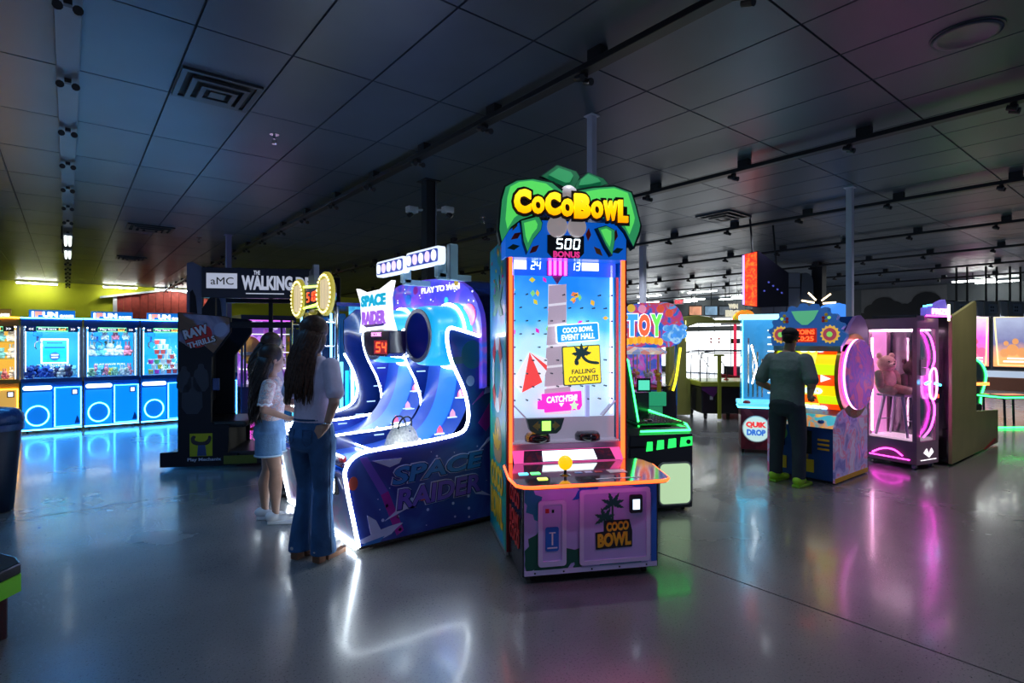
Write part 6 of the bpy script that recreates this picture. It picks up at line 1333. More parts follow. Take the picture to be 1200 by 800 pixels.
# ================================================================ far wall: posters, clouds, bench, lettering, hanging frames
def poster(y0, y1, label, stops, kind):
    t = thing('poster', label, 'poster', (XB-.06, (y0+y1)/2, .69))
    h = (y0-y1)/2
    MB().box(0, .05, -h, h, 0, 1.8).build('frame', mat('poster_frame_dark', (.04, .04, .05), .4), t)
    pr = MB().box(-.01, 0, -h+.03, h-.03, .03, 1.77).build('print', gradient(kind, stops, 0, 1.8, 1.0, wob=.5), t)
    neon('border_light', [(-.02, -h+.10, .08), (-.02, h-.16, .08), (-.02, h-.06, 1.66), (-.02, -h+.06, 1.66)], .022, glow('poster_border', (1, .8, .35), .9), t, True)
    for yy, zz, rr in ((-.22, .5, .16), (.02, .58, .19), (.22, .48, .14), (-.05, .86, .10), (.18, .80, .08)): MB().prism(circ(yy, zz, rr*.8, rr, 16), 'yz', -.016, -.01).build('printed_shape', glow(kind+'_shape', stops[1][1], .7), t)
    for k in range(2): MB().box(-.016, -.01, -.25, .25-.1*k, .18+.1*k, .23+.1*k).build('printed_caption', M_PWHITE, t)
poster(5.44, 4.58, 'orange and magenta lit poster on the far wall, left of the pair', [(0, (.9, .3, .03)), (.35, (.9, .12, .3)), (.7, (.75, .1, .6)), (1, (.5, .4, .5))], 'poster_a')
poster(4.52, 3.45, 'dark lit poster with orange figures on the far wall, right of the pair', [(0, (.55, .2, .08)), (.3, (.7, .3, .1)), (.6, (.12, .12, .25)), (1, (.25, .28, .4))], 'poster_b')
bnc = thing('bumper_rail', 'pale steel rail below the two posters', 'rail', (XB-1.2, 4.2, 0))
MB().box(0, .12, -1.6, 1.6, .42, .62).build('rail', glow('rail_pale', (.5, .6, .75), .35), bnc); MB().box(.0, .5, -1.6, 1.6, 0, .40).build('bench_front', mat('bench_brown', (.12, .04, .02), .5), bnc); 
cl = thing('cloud_mural', 'row of black cloud cut outs on the far wall', 'mural', (XB-.04, 7.1, 2.3))
MB().box(0, .03, -1.35, 1.35, .1, 1.25).build('panel', mat('mural_grey', (.16, .16, .17), .6), cl)
for y, z, r in ((.6, .55, .38), (-.1, .35, .30), (.95, .4, .28), (.25, .45, .3), (-.75, .62, .42), (-.45, .45, .3), (-1.05, .4, .25)): MB().prism(circ(y, z, r*1.1, r, 20), 'yz', -.03-.004*abs(y), 0).build('cloud_lobe', M_BLK, cl)
MB().box(-.028, 0, -1.35, 1.35, .1, .35).build('cloud_base', M_BLK, cl)
wb = camthing('wall_lettering', 'cream block letters reading win big hung above the prize area', 'sign', 6.90, 18.0, 0, None, 2.34)
M_CRM = glow('cream_letters', (.85, .8, .6), .5)
text('lettering', 'WIN', (.10, .40, .27, .43), 0, M_CRM, wb, bold=.06, ext=.03); text('lettering', 'BIG', (.0, .46, .0, .23), 0, M_CRM, wb, bold=.08, ext=.04)
for x in (.13, .37): MB().cyl((x, .0, .42), (x, .0, CEIL-2.34-.002), .006, n=6).build('cable', M_BLK, wb)
for k in range(3): MB().cyl((.12+.11*k, 0, .21), (.14+.10*k, 0, .29), .008, n=6).build('link', M_BLK, wb)
dc = camthing('deck_sign', 'dark board with pale blocks beside the big win lettering', 'sign', 7.42, 18.0, 0, None, 2.34)
MB().box(0, .75, 0, .06, 0, .24).build('board', mat('board_dark', (.05, .06, .06), .5), dc); [MB().box(.06+k*.13, .15+k*.13, -.012, 0, .05, .19-.03*(k % 2)).build('dim_panel', mat('dim_letters', (.35, .36, .34), .5), dc) for k in range(5)]
for x in (.15, .6): MB().cyl((x, .03, .24), (x, .03, CEIL-2.34-.002), .006, n=6).build('cable', M_BLK, dc)
for k, (xc, lab, c) in enumerate(((6.45, 'orange lit picture screen hung above the entrance', (.55, .25, .15)), (7.0, 'blue grey screen hung above the entrance', (.15, .25, .35)), (7.5, 'dim screen hung beside the big win lettering', (.08, .1, .12)))):
    s = camthing('hanging_screen', lab, 'screen', xc-.35, 19.5, 0, 'screens hung above the entrance', 2.45)
    MB().box(.1, .56, 0, .06, 0, .36).build('housing', M_BLK, s); MB().box(.12, .54, -.004, 0, .03, .33).build('picture', art('screen_%d' % k, [(0, (.02, .02, .03)), (.5, c), (1, tuple(min(1, q*2) for q in c))], 3, .8), s); MB().cyl((.34, .03, .36), (.34, .03, CEIL-2.45-.002), .015, n=8).build('pole', M_BLK, s)
ex = camthing('exit_sign', 'small red exit sign under the ceiling near the entrance', 'sign', 6.55, 22.5, 0, None, 3.05)
MB().box(0, .4, 0, .05, 0, .2).build('housing', M_WHP, ex); text('lettering', 'EXIT', (.04, .36, .03, .17), -.002, glow('exit_red', (.9, .03, .05), 1.0), ex, bold=.03); MB().cyl((.2, .02, .2), (.2, .02, CEIL-3.05-.002), .01, n=6).build('stem', M_BLK, ex)
for k, (xc, lab) in enumerate(((11.95, 'first of the hanging frames from the cloud mural'), (12.75, 'second of the hanging frames from the cloud mural'), (13.4, 'third of the hanging frames, nearest the right edge'))):
    hf = camthing('hanging_monitor', 'grey backed monitor strapped to black poles, '+lab, 'monitor', xc, 15.0, 12, 'monitors hung over the lanes', 2.22)
    MB().box(0, .52, 0, .07, .0, .42).build('housing', mat('monitor_grey', (.16, .17, .19), .4), hf, bevel=.01); MB().box(.12, .40, -.03, 0, .10, .34).build('rear_plate', mat('plate_blue_grey', (.20, .24, .32), .4), hf)
    for q in range(4): MB().box(.15+.07*(q % 2), .19+.07*(q % 2), -.036, -.03, .14+.09*(q//2), .19+.09*(q//2)).build('vent_slot', M_BLK, hf)
    for x in (.06, .42): MB().box(x, x+.04, .02, .05, .42, CEIL-2.22-.002).build('pole', M_BLK, hf)
    MB().prism([(-.30, .42), (-.22, .02), (-.05, .0), (-.05, .40)], 'xz', 0, .05).build('side_flap', mat('flap_pale', (.30, .31, .34), .5), hf)
    MB().box(-.30, .10, .03, .05, .40, .44).build('flap_bar', M_BLK, hf)
# ================================================================ hanging red light sign, partition, lit topper
x0, y0 = c2w(3.98, 9.0)
bs = thing('blade_sign', 'hanging two sided sign with a glowing red light face and a dark screen', 'sign', (x0, y0, 2.10))
bx_ = MB().hexa([(0, 0, 0), (1.05, 0, .06), (1.05, .26, .06), (0, .26, .04)], [(0, 0, .92), (1.05, 0, .64), (1.05, .26, .64), (0, .26, .88)]).build('housing', mat('sign_case_dark', (.015, .012, .03), .3, coat=.4), bs)
MB().hexa([(-.02, 0.02, .02), (0, 0.02, .02), (0, .22, .05), (-.02, .22, .05)], [(-.02, 0.02, .90), (0, 0.02, .90), (0, .22, .88), (-.02, .22, .88)]).build('light_face', art('red_led_print', [(0, (1, .02, .01)), (.45, (1, .03, .015)), (.62, (1, .12, .02)), (1, (1, .3, .03))], 16, 1.1), bs)
MB().box(-.022, .0, .225, .255, .06, .87).build('violet_edge', glow('violet_edge', (.5, .3, 1), 1.5), bs)
for k in range(5): MB().prism(circ(.2+.15*k, .28+.05*((k*7) % 4), .03, .015, 10), 'xz', -.004, .0).build('faint_spot', glow('faint_blue', (.05, .06, .35), .8), bs)
for x in (.12, .9): MB().cyl((x, .13, .62), (x, .2, CEIL-2.10-.002), .016, n=8).build('hanger', M_BLK, bs)
pt = camthing('partition', 'grey square service duct behind the red light sign', 'duct', 6.35, 14.2, -4)
MB().box(0, .98, 0, .6, 0, 3.30).build('panel', mat('duct_grey', (.17, .18, .20), .5), pt, bevel=.02)
MB().prism(smoothpoly([(.98, .6), (.98, 3.28), (1.16, 3.30), (1.28, 3.18), (1.30, 2.9), (1.30, .6)], 1, True), 'xz', .0, .5).build('duct', mat('duct_dark', (.10, .105, .115), .4, .3), pt)
for x in (.32, .64): MB().box(x-.006, x+.006, -.008, 0, 0, 3.3).build('seam', M_BLK, pt)
MB().box(0, .98, -.01, 0, 2.9, 2.93).build('seam', M_BLK, pt)
sl = camthing('arcade_game', 'blue topped far game with crossed warm light beams behind the cog marquee', 'arcade game', 6.75, 12.2, 0)
MB().box(0, .8, 0, .7, .03, 2.05).build('cabinet', M_BLUEP, sl, bevel=.02); MB().prism(smoothpoly([(0, 2.05), (.1, 2.3), (.4, 2.42), (.7, 2.35), (.82, 2.05)], 1, True), 'xz', .1, .3).build('topper', glow('topper_blue', (.05, .25, .9), .7), sl)
for a in (.1, .8, 2.2, 2.9): MB().tube([(.0+.1*math.cos(a), .05, 2.38+.1*math.sin(a)), (.38*math.cos(a), .05, 2.38+.3*math.sin(a))], .018, 6).build('light_beam', glow('warm_beam', (1, .75, .4), 3), sl)
MB().box(-.02, .05, .05, .1, 2.05, 2.38).build('beam_mount', M_BLK, sl)
# ================================================================ PEOPLE
def loft(mb, secs, n=24):
    V = []; Fc = []
    for cx, cy, cz, rx, ry in secs:
        for k in range(n):
            a = 2*PI*k/n; V.append((cx+rx*math.cos(a), cy+ry*math.sin(a), cz))
    for i in range(len(secs)-1): Fc += [(i*n+k, i*n+(k+1) % n, (i+1)*n+(k+1) % n, (i+1)*n+k) for k in range(n)]
    Fc += [tuple(range(n))[::-1], tuple((len(secs)-1)*n+k for k in range(n))]
    if secs[-1][2] < secs[0][2]: Fc = [f[::-1] for f in Fc]
    return mb.add(V, Fc)
def fuse(mb, name, m, parent, voxel=0.008, smooth=6, fac=0.5):
    """melt overlapping volumes into one continuous surface"""
    me = mb.mesh(name, m); o = bpy.data.objects.new(name, me); COL.objects.link(o)
    r = o.modifiers.new('remesh', 'REMESH'); r.mode = 'VOXEL'; r.voxel_size = voxel; r.use_smooth_shade = True
    if smooth:
        s = o.modifiers.new('smooth', 'SMOOTH'); s.iterations = smooth; s.factor = fac
    bpy.context.view_layer.update()
    me2 = bpy.data.meshes.new_from_object(o.evaluated_get(bpy.context.evaluated_depsgraph_get()))
    bpy.data.objects.remove(o); bpy.data.meshes.remove(me)
    me2.name = name; me2.materials.clear(); me2.materials.append(m)
    me2.polygons.foreach_set('use_smooth', [True]*len(me2.polygons))
    q = bpy.data.objects.new(name, me2); COL.objects.link(q); q.parent = parent
    return q
def V3(*a): return Vector(a)
def hand(mb, wrist, d, palmn, side, curl=0.5, s=1.0):
    """palm and five bent fingers; d = pointing direction, palmn = palm normal, side = +-1 puts the thumb"""
    d = Vector(d).normalized(); nrm = Vector(palmn); nrm = (nrm-d*nrm.dot(d)).normalized(); u = d.cross(nrm)*side
    w = Vector(wrist)
    mb.capsule(w, w+d*.03*s, .024*s, .026*s, 10)
    for k in range(4):
        off = (k-1.5)*.019*s
        root = w+d*.085*s+u*off*1.0
        mb.capsule(w+d*.02*s+u*off*.6, root, .016*s, .0115*s, 8)
        L = (.066, .076, .072, .056)[k]*s
        p1 = root+(d*math.cos(curl*.5)+nrm*math.sin(curl*.5))*L*.42
        p2 = p1+(d*math.cos(curl*1.3)+nrm*math.sin(curl*1.3))*L*.33
        p3 = p2+(d*math.cos(curl*2.0)+nrm*math.sin(curl*2.0))*L*.25
        mb.capsule(root, p1, .0095*s, .0088*s, 8); mb.capsule(p1, p2, .0088*s, .0082*s, 8); mb.capsule(p2, p3, .0082*s, .007*s, 8)
    tb = w+d*.028*s-u*.024*s
    t1 = tb+(d*.75-u*.62+nrm*.25)*.036*s; t2 = t1+(d*.95-u*.15+nrm*.3)*.028*s
    mb.capsule(w+d*.012*s-u*.01*s, tb, .017*s, .014*s, 8); mb.capsule(tb, t1, .0125*s, .011*s, 8); mb.capsule(t1, t2, .011*s, .0085*s, 8)
def head(mb, c, s=1.0, yaw=0.0, pitch=0.0):
    """cranium, jaw, nose, brow, ears; faces -Y before yaw"""
    R = Matrix.Rotation(yaw, 3, 'Z') @ Matrix.Rotation(pitch, 3, 'X'); c = Vector(c)
    def P(x, y, z): return c + R @ Vector((x*s, y*s, z*s))
    def E(x, y, z, a, b, d): mb.ell(P(x, y, z), (a*s, b*s, d*s), 16, 12, R)
    E(0, .012, .03, .074, .092, .085); E(0, -.02, -.04, .058, .068, .072); E(0, -.045, -.085, .034, .034, .028)
    E(0, -.092, -.012, .011, .016, .022); E(0, -.102, -.028, .014, .012, .010); E(0, -.072, .018, .05, .018, .012); E(0, -.085, -.058, .024, .010, .008)
    for q in (-1, 1): E(q*.075, .012, -.01, .010, .020, .032)
    return P, R
def face(P, R, s, parent, skin_dark):
    for q in (-1, 1):
        e = MB().ell(P(q*.030, -.083, .004), (.012*s, .006*s, .007*s), 10, 6, R).build('eye', M_BLACKP, parent, True)
        MB().ell(P(q*.031, -.088, .024), (.018*s, .004*s, .004*s), 8, 5, R).build('eyebrow', skin_dark, parent, True)
    MB().ell(P(0, -.094, -.058), (.020*s, .005*s, .006*s), 10, 6, R).build('lips', mat('lip_rose', (.35, .10, .09), .5), parent, True)
def shoe(mb, ankle_x, ankle_y, L=.25, w=.045, h=.07, dirx=0.0, z=0.0):
    """shoe pointing -Y turned by dirx"""
    R = Matrix.Rotation(dirx, 3, 'Z')
    def P(x, y, zz): v = R @ Vector((x, y, 0)); return (ankle_x+v.x, ankle_y+v.y, z+zz)
    mb.ell(P(0, .012, h*.62), (w*1.08, .066, h*.62), 14, 10, R)
    mb.ell(P(0, -.06, h*.45), (w, .09, h*.45), 14, 10, R)
    mb.ell(P(0, -.06-L*.34, h*.36), (w*.95, .075, h*.36), 14, 10, R)
    return P
def strands(mb, roots, ends, n, r0, r1, wave, rnd, mid=None):
    for k in range(n):
        u = rnd.random(); a = roots(u); b = ends(u, rnd.random())
        a = Vector(a); b = Vector(b); pts = []
        ph = rnd.random()*6
        for j in range(9):
            t = j/8; p = a.lerp(b, t)
            if mid: p += Vector(mid(u, t))
            p += Vector((math.sin(ph+t*9)*wave*t, math.cos(ph*1.3+t*8)*wave*t, 0))
            pts.append(p)
        mb.tube(pts, [r0*(.6+.6*math.sin(PI*min(1, t/8*1.0+.15))) if t < 8 else r1 for t in range(9)], 6)
SKIN = mat('skin_light', (0.52, 0.30, 0.22), 0.5, var=.08, scale=14)
SKIN2 = mat('skin_tan', (0.42, 0.24, 0.17), 0.5, var=.08, scale=14)
HAIRD = mat('hair_dark_brown', (0.022, 0.013, 0.010), 0.5, var=.5, scale=60, spec=.3)
HAIRB = mat('hair_brown', (0.05, 0.024, 0.016), 0.5, var=.5, scale=60, spec=.3)
def denim(name, col): return mat(name, col, 0.85, var=.28, scale=7, bump=.35, bscale=22)
def cloth(name, col, var=.08): return mat(name, col, 0.85, var=var, scale=9, bump=.45, bscale=16)

# ---------------------------------------------------------------- woman in a lavender T-shirt and flared jeans
wx, wy = c2w(-1.42, 4.0)
wo = thing('person', 'woman with long brown hair, lavender T-shirt and flared blue jeans, hand on hip', 'person', (wx, wy, 0), 116)
rnd = random.Random(3)
mb = MB()
loft(mb, [(0, .01, .93, .12, .085), (0, .01, 1.02, .105, .075), (0, .0, 1.12, .11, .08), (0, 0, 1.25, .125, .085), (0, .0, 1.36, .125, .07), (0, .005, 1.42, .075, .05), (0, .008, 1.46, .048, .05), (0, .0, 1.53, .045, .048)])
for q in (-1, 1):
    loft(mb, [(q*.085, .01, .94, .06, .065), (q*.085, .01, .75, .058, .062), (q*.08, -.005, .52, .042, .044), (q*.08, .01, .36, .04, .045), (q*.08, .01, .13, .030, .032), (q*.08, .0, .07, .03, .035)])
    mb.capsule((q*.09, .02, .085), (q*.09, -.09, .065), .024, .016)
# right arm (viewer's right): hand on the hip; left arm: forearm forward
sh, el, wr = V3(-.175, .0, 1.385), V3(-.255, .075, 1.13), V3(-.185, .075, .965)
mb.capsule(sh, el, .040, .038); mb.capsule(el, wr, .037, .024); hand(mb, wr, (.55, .35, -.55), (.2, -.9, 0), 1, .5, .9)
sh, el, wr = V3(.175, .0, 1.385), V3(.225, .03, 1.12), V3(.13, -.20, 1.08)
mb.capsule(sh, el, .040, .038); mb.capsule(el, wr, .037, .024); hand(mb, wr, (-.5, -.8, .1), (-.6, .1, -.5), -1, .9, .9)
P, R = head(mb, (0, -.012, 1.60), 1.0, .25, 0.06)
bo_ = fuse(mb, 'body', SKIN, wo, .007, 4); face(P, R, 1.0, wo, HAIRB)
mb = MB()
loft(mb, [(0, .012, .975, .152, .118), (0, .012, 1.02, .150, .115), (0, .005, 1.10, .148, .118), (0, .0, 1.25, .165, .125), (0, .0, 1.35, .17, .105), (0, .005, 1.41, .12, .075), (0, .006, 1.445, .075, .062)])
for q, e in ((-1, V3(-.238, .05, 1.20)), (1, V3(.215, .02, 1.19))): mb.capsule((q*.155, .0, 1.375), e, .064, .066)
fuse(mb, 'tshirt', cloth('tee_lavender', (.70, .64, .84)), wo, .009, 5)
mb = MB()
loft(mb, [(0, .012, 1.005, .135, .108), (0, .018, .95, .158, .125), (0, .022, .88, .175, .142), (0, .02, .80, .170, .13), (0, .01, .77, .12, .09)])
for q in (-1, 1): mb.ell((q*.075, .075, .88), (.078, .07, .085), 14, 10)
loft(mb, [(-.085, .015, .86, .092, .112), (-.088, .01, .70, .082, .095), (-.085, .0, .50, .066, .070), (-.087, .012, .36, .066, .072), (-.092, .012, .20, .074, .084), (-.097, .01, .055, .084, .098)])
loft(mb, [(.085, .015, .86, .092, .112), (.088, .005, .70, .082, .095), (.088, -.02, .50, .066, .070), (.092, .0, .36, .066, .072), (.097, .02, .20, .074, .084), (.102, .025, .055, .084, .098)])
je = fuse(mb, 'jeans', denim('denim_blue', (.035, .115, .27)), wo, .008, 5)
MB().tube([(.137*math.cos(a), .012+.110*math.sin(a), 1.0) for a in [2*PI*k/28 for k in range(28)]], .011, 6, True).build('waistband', denim('denim_dark', (.02, .07, .18)), je, True)
for q in (-1, 1):
    MB().tube([(q*.04, .150, .94), (q*.115, .138, .935), (q*.112, .146, .85), (q*.078, .155, .825), (q*.043, .158, .855), (q*.04, .150, .94)], .003, 5).build('back_pocket', denim('denim_dark', (.02, .07, .18)), je)
    MB().tube([(q*.165, .02, .96), (q*.176, .02, .80), (q*.155, .01, .55), (q*.165, .015, .3), (q*.178, .02, .07)], .003, 5).build('side_seam', denim('denim_dark', (.02, .07, .18)), je)
for q, dy in ((-1, -.0), (1, .015)):
    mb = MB(); Pq = shoe(mb, q*.095, .03+dy, .23, .042, .075, -q*.1, .035)
    sb_ = fuse(mb, 'boot', mat('boot_cream', (.55, .50, .48), .45), wo, .007, 3)
    MB().box(q*.095-.034, q*.095+.034, .02+dy, .085+dy, .001, .055).build('heel', mat('stacked_heel', (.22, .10, .05), .5), sb_, bevel=.006)
    MB().prism([(q*.095+x, dy+y) for x, y in ((-.036, .0), (-.04, -.10), (-.03, -.19), (0, -.215), (.03, -.19), (.04, -.10), (.036, .0))], 'xy', .001, .035).build('sole', mat('stacked_heel', (.22, .10, .05), .5), sb_, bevel=.004)
mb = MB(); mb.ell(P(0, .028, .042), (.098, .104, .098), 22, 16, R); mb.ell(P(0, .03, -.04), (.094, .075, .11), 18, 12, R); mb.ell(P(0, .06, -.05), (.085, .06, .10), 18, 12, R)
def rt(u): a = PI*(.02+.96*u); return P(.078*math.cos(a), .03+.085*math.sin(a), .04-.03*abs(math.cos(a)))
def en(u, v): a = PI*(.02+.96*u); return (.115*math.cos(a)+.03, .145+.03*math.sin(a)-.03*abs(math.cos(a))**2, 1.10+.16*v)
strands(mb, rt, en, 120, .014, .003, .012, rnd, lambda u, t: (0, .035*math.sin(PI*t), 0))
ha = mb.build('hair', HAIRB, wo, True)
# bracelets
MB().tube([(-.188+.031*math.cos(a), .075+.031*math.sin(a), .985) for a in [2*PI*k/16 for k in range(16)]], .006, 6, True).build('bracelet', M_CHR, wo, True)

# ---------------------------------------------------------------- girl in a patterned blouse and denim shorts
gx, gy = c2w(-2.07, 4.80)
gi = thing('person', 'girl with long dark hair, floral blouse, denim shorts and white sneakers', 'person', (gx, gy, 0), 62)
mb = MB()
loft(mb, [(0, .01, .80, .105, .075), (0, .01, .90, .095, .07), (0, 0, 1.0, .10, .075), (0, 0, 1.12, .11, .075), (0, 0, 1.20, .105, .06), (0, .005, 1.25, .06, .045), (0, .005, 1.29, .042, .045), (0, 0, 1.36, .04, .044)])
for q in (-1, 1):
    dy = .06*q
    loft(mb, [(q*.075, .01, .80, .06, .065), (q*.077, .01+dy*.4, .64, .068, .074), (q*.07, .0+dy*.8, .44, .048, .05), (q*.07, .018+dy, .32, .05, .056), (q*.07, .015+dy, .13, .029, .031), (q*.07, .012+dy, .055, .025, .028)])
    mb.capsule((q*.07, .02+dy, .05), (q*.07, -.09+dy, .036), .024, .016)
for q, e, w_, d_ in ((-1, V3(-.20, .02, .99), V3(-.15, -.17, .90), (.25, -.9, .1)), (1, V3(.19, .0, .99), V3(.12, -.18, .93), (-.2, -.9, .1))):
    mb.capsule((q*.15, 0, 1.185), e, .04, .034); mb.capsule(e, w_, .033, .022); hand(mb, w_, d_, (-q*.0, .2, -1), -q, .6, .85)
P, R = head(mb, (0, -.012, 1.395), .96, .55, .08)
fuse(mb, 'body', SKIN2, gi, .007, 4); face(P, R, .96, gi, HAIRD)
M_FLORAL = art('floral_print', [(0, (.62, .58, .55)), (.42, (.62, .58, .55)), (.5, (.50, .22, .20)), (.56, (.55, .50, .48)), (.68, (.18, .25, .34)), (.8, (.6, .56, .52)), (1, (.45, .35, .15))], 24, 0, rough=.85)
mb = MB()
loft(mb, [(0, .01, .80, .135, .10), (0, .01, .90, .125, .10), (0, .0, 1.0, .128, .102), (0, 0, 1.12, .14, .10), (0, 0, 1.19, .135, .082), (0, .005, 1.245, .08, .058)])
for q, e in ((-1, V3(-.185, .012, 1.055)), (1, V3(.18, .0, 1.06))): mb.capsule((q*.135, 0, 1.18), e, .056, .060)
bl = fuse(mb, 'blouse', M_FLORAL, gi, .009, 4)
for q, e in ((-1, V3(-.188, .014, 1.03)), (1, V3(.183, .0, 1.035))): MB().tube([(e.x+.052*math.cos(a), e.y+.052*math.sin(a), e.z+.006*math.sin(a*6)) for a in [2*PI*k/24 for k in range(24)]], .009, 6, True).build('sleeve_frill', M_WHP, bl, True)
mb = MB()
loft(mb, [(0, .012, .90, .122, .098), (0, .018, .82, .145, .125), (0, .018, .74, .155, .135), (0, .01, .69, .12, .1)])
for q in (-1, 1): loft(mb, [(q*.075, .015, .78, .085, .105), (q*.08, .012, .68, .088, .105), (q*.082, .01, .585, .092, .108)]); mb.ell((q*.065, .065, .76), (.07, .065, .07), 12, 8)
shn = fuse(mb, 'denim_shorts', denim('denim_light', (.12, .24, .40)), gi, .008, 4)
for q in (-1, 1): MB().tube([(q*.082+.093*math.cos(a), .01+.108*math.sin(a), .588) for a in [2*PI*k/24 for k in range(24)]], .008, 6, True).build('frayed_hem', denim('denim_fray', (.35, .45, .55)), shn, True)
MB().box(-.10, -.03, .135, .152, .80, .825).build('red_tag', M_REDP, shn, bevel=.004)
for q in (-1, 1):
    dy = .06*q; mb = MB(); shoe(mb, q*.07, .025+dy, .19, .037, .078, -q*.12, .012)
    s_ = fuse(mb, 'sneaker', mat('sneaker_white', (.75, .75, .76), .55), gi, .007, 3)
    MB().prism([(q*.07+x, dy+y) for x, y in ((-.030, .078), (-.038, -.0), (-.041, -.09), (-.034, -.175), (0, -.20), (.034, -.175), (.041, -.09), (.038, 0), (.030, .078))], 'xy', .001, .030).build('sole', M_WHP, s_, bevel=.006)
    for j in range(3): MB().tube([(q*.07-.022, -.05-.022*j+dy, .080-.006*j), (q*.07+.022, -.05-.022*j+dy, .080-.006*j)], .004, 5).build('lace', M_WHP, s_)
mb = MB(); mb.ell(P(0, .034, .044), (.092, .098, .094), 22, 16, R); mb.ell(P(0, .06, -.05), (.082, .06, .10), 18, 12, R)
def en2(u, v): a = PI*(.02+.96*u); return (.14*math.cos(a), .10+.06*math.sin(a)-.04*abs(math.cos(a)), .84+.14*v)
strands(mb, rt, en2, 120, .015, .003, .03, rnd, lambda u, t: (0, .03*math.sin(PI*t), 0))
mb.build('hair', HAIRD, gi, True)

# ---------------------------------------------------------------- second girl, mostly hidden
hx, hy = c2w(-2.40, 5.58)
g2 = thing('person', 'dark haired girl standing behind the girl in denim shorts', 'person', (hx, hy, 0), 66)
mb = MB()
loft(mb, [(0, .01, .86, .13, .09), (0, .01, .97, .11, .08), (0, 0, 1.2, .13, .09), (0, 0, 1.29, .13, .07), (0, .005, 1.35, .07, .05), (0, .005, 1.39, .042, .045), (0, 0, 1.46, .04, .044)])
for q in (-1, 1):
    loft(mb, [(q*.08, .01, .88, .08, .085), (q*.078, .0, .48, .048, .05), (q*.078, .015, .34, .046, .052), (q*.078, .01, .12, .030, .033), (q*.078, .01, .06, .032, .036)])
    mb.capsule((q*.078, .02, .05), (q*.078, -.09, .036), .024, .016)
    e = V3(q*.21, .0, 1.04); w_ = V3(q*.12, -.12, .98); mb.capsule((q*.15, 0, 1.28), e, .04, .034); mb.capsule(e, w_, .033, .022); hand(mb, w_, (-q*.2, -.9, .1), (0, .2, -1), -q, .6, .85)
P, R = head(mb, (0, -.012, 1.50), 1.0, .45, .12)
fuse(mb, 'body', SKIN2, g2, .008, 4); face(P, R, 1.0, g2, HAIRD)
mb = MB(); loft(mb, [(0, .01, .92, .14, .105), (0, .0, 1.05, .132, .105), (0, 0, 1.2, .145, .10), (0, 0, 1.28, .138, .082), (0, .005, 1.34, .08, .058)])
for q in (-1, 1): mb.capsule((q*.138, 0, 1.27), (q*.19, 0, 1.13), .056, .058)
fuse(mb, 'top', cloth('top_mauve', (.30, .22, .32)), g2, .01, 4)
mb = MB(); loft(mb, [(0, .012, .96, .125, .1), (0, .018, .86, .15, .13), (0, .015, .76, .14, .11)])
for q in (-1, 1): loft(mb, [(q*.08, .012, .84, .085, .10), (q*.08, .005, .48, .062, .066), (q*.08, .012, .13, .055, .06)])
fuse(mb, 'leggings', denim('denim_teal', (.02, .16, .20)), g2, .009, 4)
for q in (-1, 1):
    mb = MB(); shoe(mb, q*.078, .03, .22, .045, .075, -q*.1, .01); fuse(mb, 'shoe', mat('shoe_black', (.012, .012, .015), .5), g2, .008, 3)
mb = MB(); mb.ell(P(0, .036, .044), (.096, .100, .098), 22, 16, R); mb.ell(P(0, .07, -.05), (.09, .07, .11), 18, 12, R)
def en3(u, v): a = PI*(.02+.96*u); return (.16*math.cos(a), .12+.06*math.sin(a), 1.08+.14*v)
strands(mb, rt, en3, 90, .018, .004, .035, rnd, lambda u, t: (0, .05*math.sin(PI*t), 0))
mb.build('hair', HAIRD, g2, True)

# ---------------------------------------------------------------- man in a cap at the prize drum
mx, my = c2w(3.02, 6.10)
ma = thing('person', 'man in a black cap, grey green T-shirt and lime shoes playing the drum game', 'person', (mx, my, 0), 88)
mb = MB()
loft(mb, [(0, .01, .88, .15, .11), (0, .01, 1.0, .145, .11), (0, -.005, 1.12, .155, .115), (0, -.012, 1.27, .18, .12), (0, -.018, 1.36, .185, .095), (0, -.02, 1.415, .10, .07), (0, -.03, 1.45, .058, .058), (0, -.05, 1.52, .054, .056)])
LG = ((-1, -.155, .05), (1, .13, -.01))
for q, fx_, fy_ in LG:
    loft(mb, [(q*.085, .01, .90, .092, .098), (q*.105, .005, .68, .08, .085), (fx_*.9, .0+fy_*.5, .47, .058, .06), (fx_*.97, .015+fy_*.8, .33, .056, .06), (fx_, .012+fy_, .12, .036, .038), (fx_, .01+fy_, .06, .038, .042)])
    mb.capsule((fx_, .02+fy_, .05), (fx_, -.11+fy_, .04), .028, .018)
for q, e, w_ in ((-1, V3(-.285, .06, 1.09), V3(-.16, -.17, .96)), (1, V3(.285, .06, 1.09), V3(.16, -.17, .96))):
    mb.capsule((q*.20, -.01, 1.345), e, .056, .046); mb.capsule(e, w_, .045, .03); hand(mb, w_, (-q*.3, -.85, -.3), (0, -.1, -1), -q, .5, 1.0)
P, R = head(mb, (0, -.065, 1.575), 1.0, .15, .28)
fuse(mb, 'body', SKIN2, ma, .008, 4); face(P, R, 1.0, ma, HAIRD)
mb = MB()
loft(mb, [(0, .01, .86, .185, .145), (0, .01, .95, .180, .14), (0, -.002, 1.08, .178, .138), (0, -.012, 1.25, .205, .145), (0, -.018, 1.35, .205, .118), (0, -.02, 1.41, .13, .085), (0, -.025, 1.44, .08, .07)])
for q in (-1, 1): mb.capsule((q*.185, -.01, 1.345), (q*.268, .04, 1.15), .082, .080)
fuse(mb, 'tshirt', cloth('tee_grey_green', (.15, .20, .20)), ma, .010, 5)
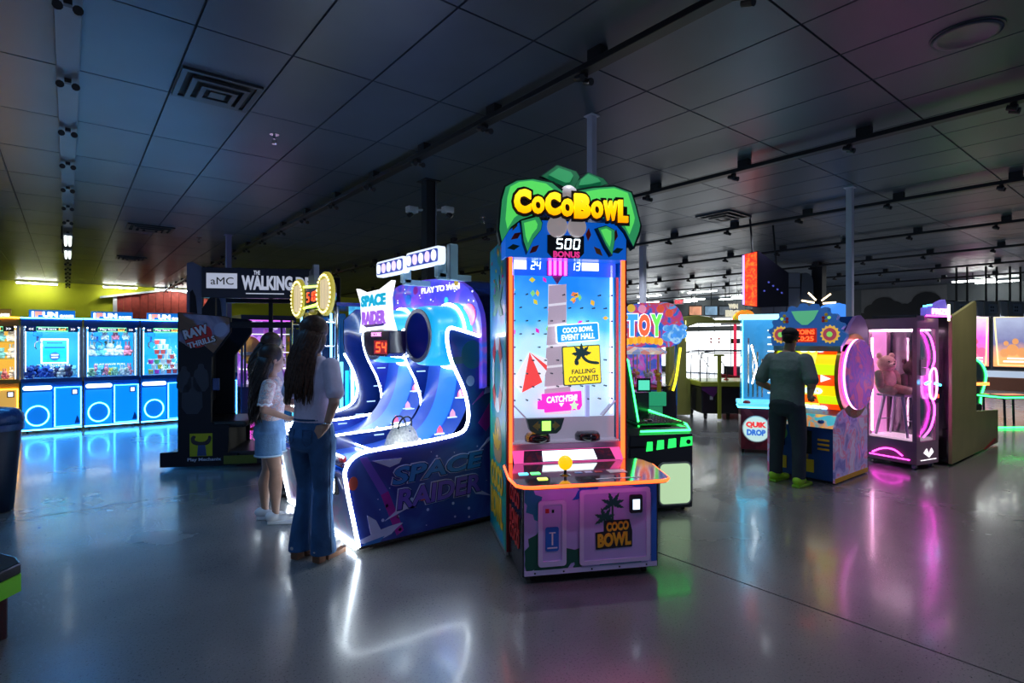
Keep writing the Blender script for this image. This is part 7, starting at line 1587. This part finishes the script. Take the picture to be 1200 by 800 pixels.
mb = MB(); loft(mb, [(0, .012, .98, .16, .125), (0, .018, .88, .175, .145), (0, .015, .78, .165, .13), (0, .01, .74, .13, .1)])
for q, fx_, fy_ in LG: loft(mb, [(q*.088, .012, .86, .10, .115), (q*.108, .005, .68, .092, .10), (fx_*.9, fy_*.5, .47, .074, .08), (fx_*.97, .012+fy_*.8, .30, .068, .074), (fx_, .012+fy_, .09, .066, .072)])
fuse(mb, 'trousers', cloth('trousers_dark', (.028, .042, .058)), ma, .010, 5)
for q, fx_, fy_ in LG:
    mb = MB(); shoe(mb, fx_, .03+fy_, .25, .048, .09, -q*.2, .012); s_ = fuse(mb, 'shoe', mat('shoe_lime', (.35, .70, .02), .5), ma, .008, 3)
    MB().prism([(fx_+x, fy_+y) for x, y in ((-.04, .09), (-.048, -.0), (-.05, -.11), (-.04, -.21), (0, -.235), (.04, -.21), (.05, -.11), (.048, 0), (.04, .09))], 'xy', .001, .028).build('sole', mat('sole_lime', (.25, .55, .03), .5), s_, bevel=.006)
mb = MB(); mb.ell(P(0, .025, .015), (.080, .092, .075), 20, 14, R); fuse(mb, 'hair', HAIRD, ma, .01, 2)
mb = MB(); mb.ell(P(0, .018, .055), (.088, .105, .070), 24, 14, R)
cp = mb.build('cap', mat('cap_black', (.012, .012, .016), .8, bump=.3), ma, True)
brim = MB(); brim.prism([(-.065, -.07), (.065, -.07), (.07, -.11), (.045, -.16), (0, -.175), (-.045, -.16), (-.07, -.11)], 'xy', .040, .048)
brim.v = [tuple(P(*v)) for v in brim.v]; brim.build('brim', mat('cap_black', (.012, .012, .016), .8), cp)
# ================================================================ look-alikes told apart by their order from the left
ORD = ['first', 'second', 'third', 'fourth', 'fifth', 'sixth', 'seventh', 'eighth']
same = {}
for o in bpy.data.objects:
    if o.parent is None and o.get('category') in ('plush toy', 'tub', 'box'): same.setdefault(o['label'], []).append(o)
for lab, L in same.items():
    if len(L) < 2: continue
    bpy.context.view_layer.update()
    L.sort(key=lambda o: proj(*o.location)[0])
    for k, o in enumerate(L): o['label'] = lab + ', %s from the left' % ORD[k]
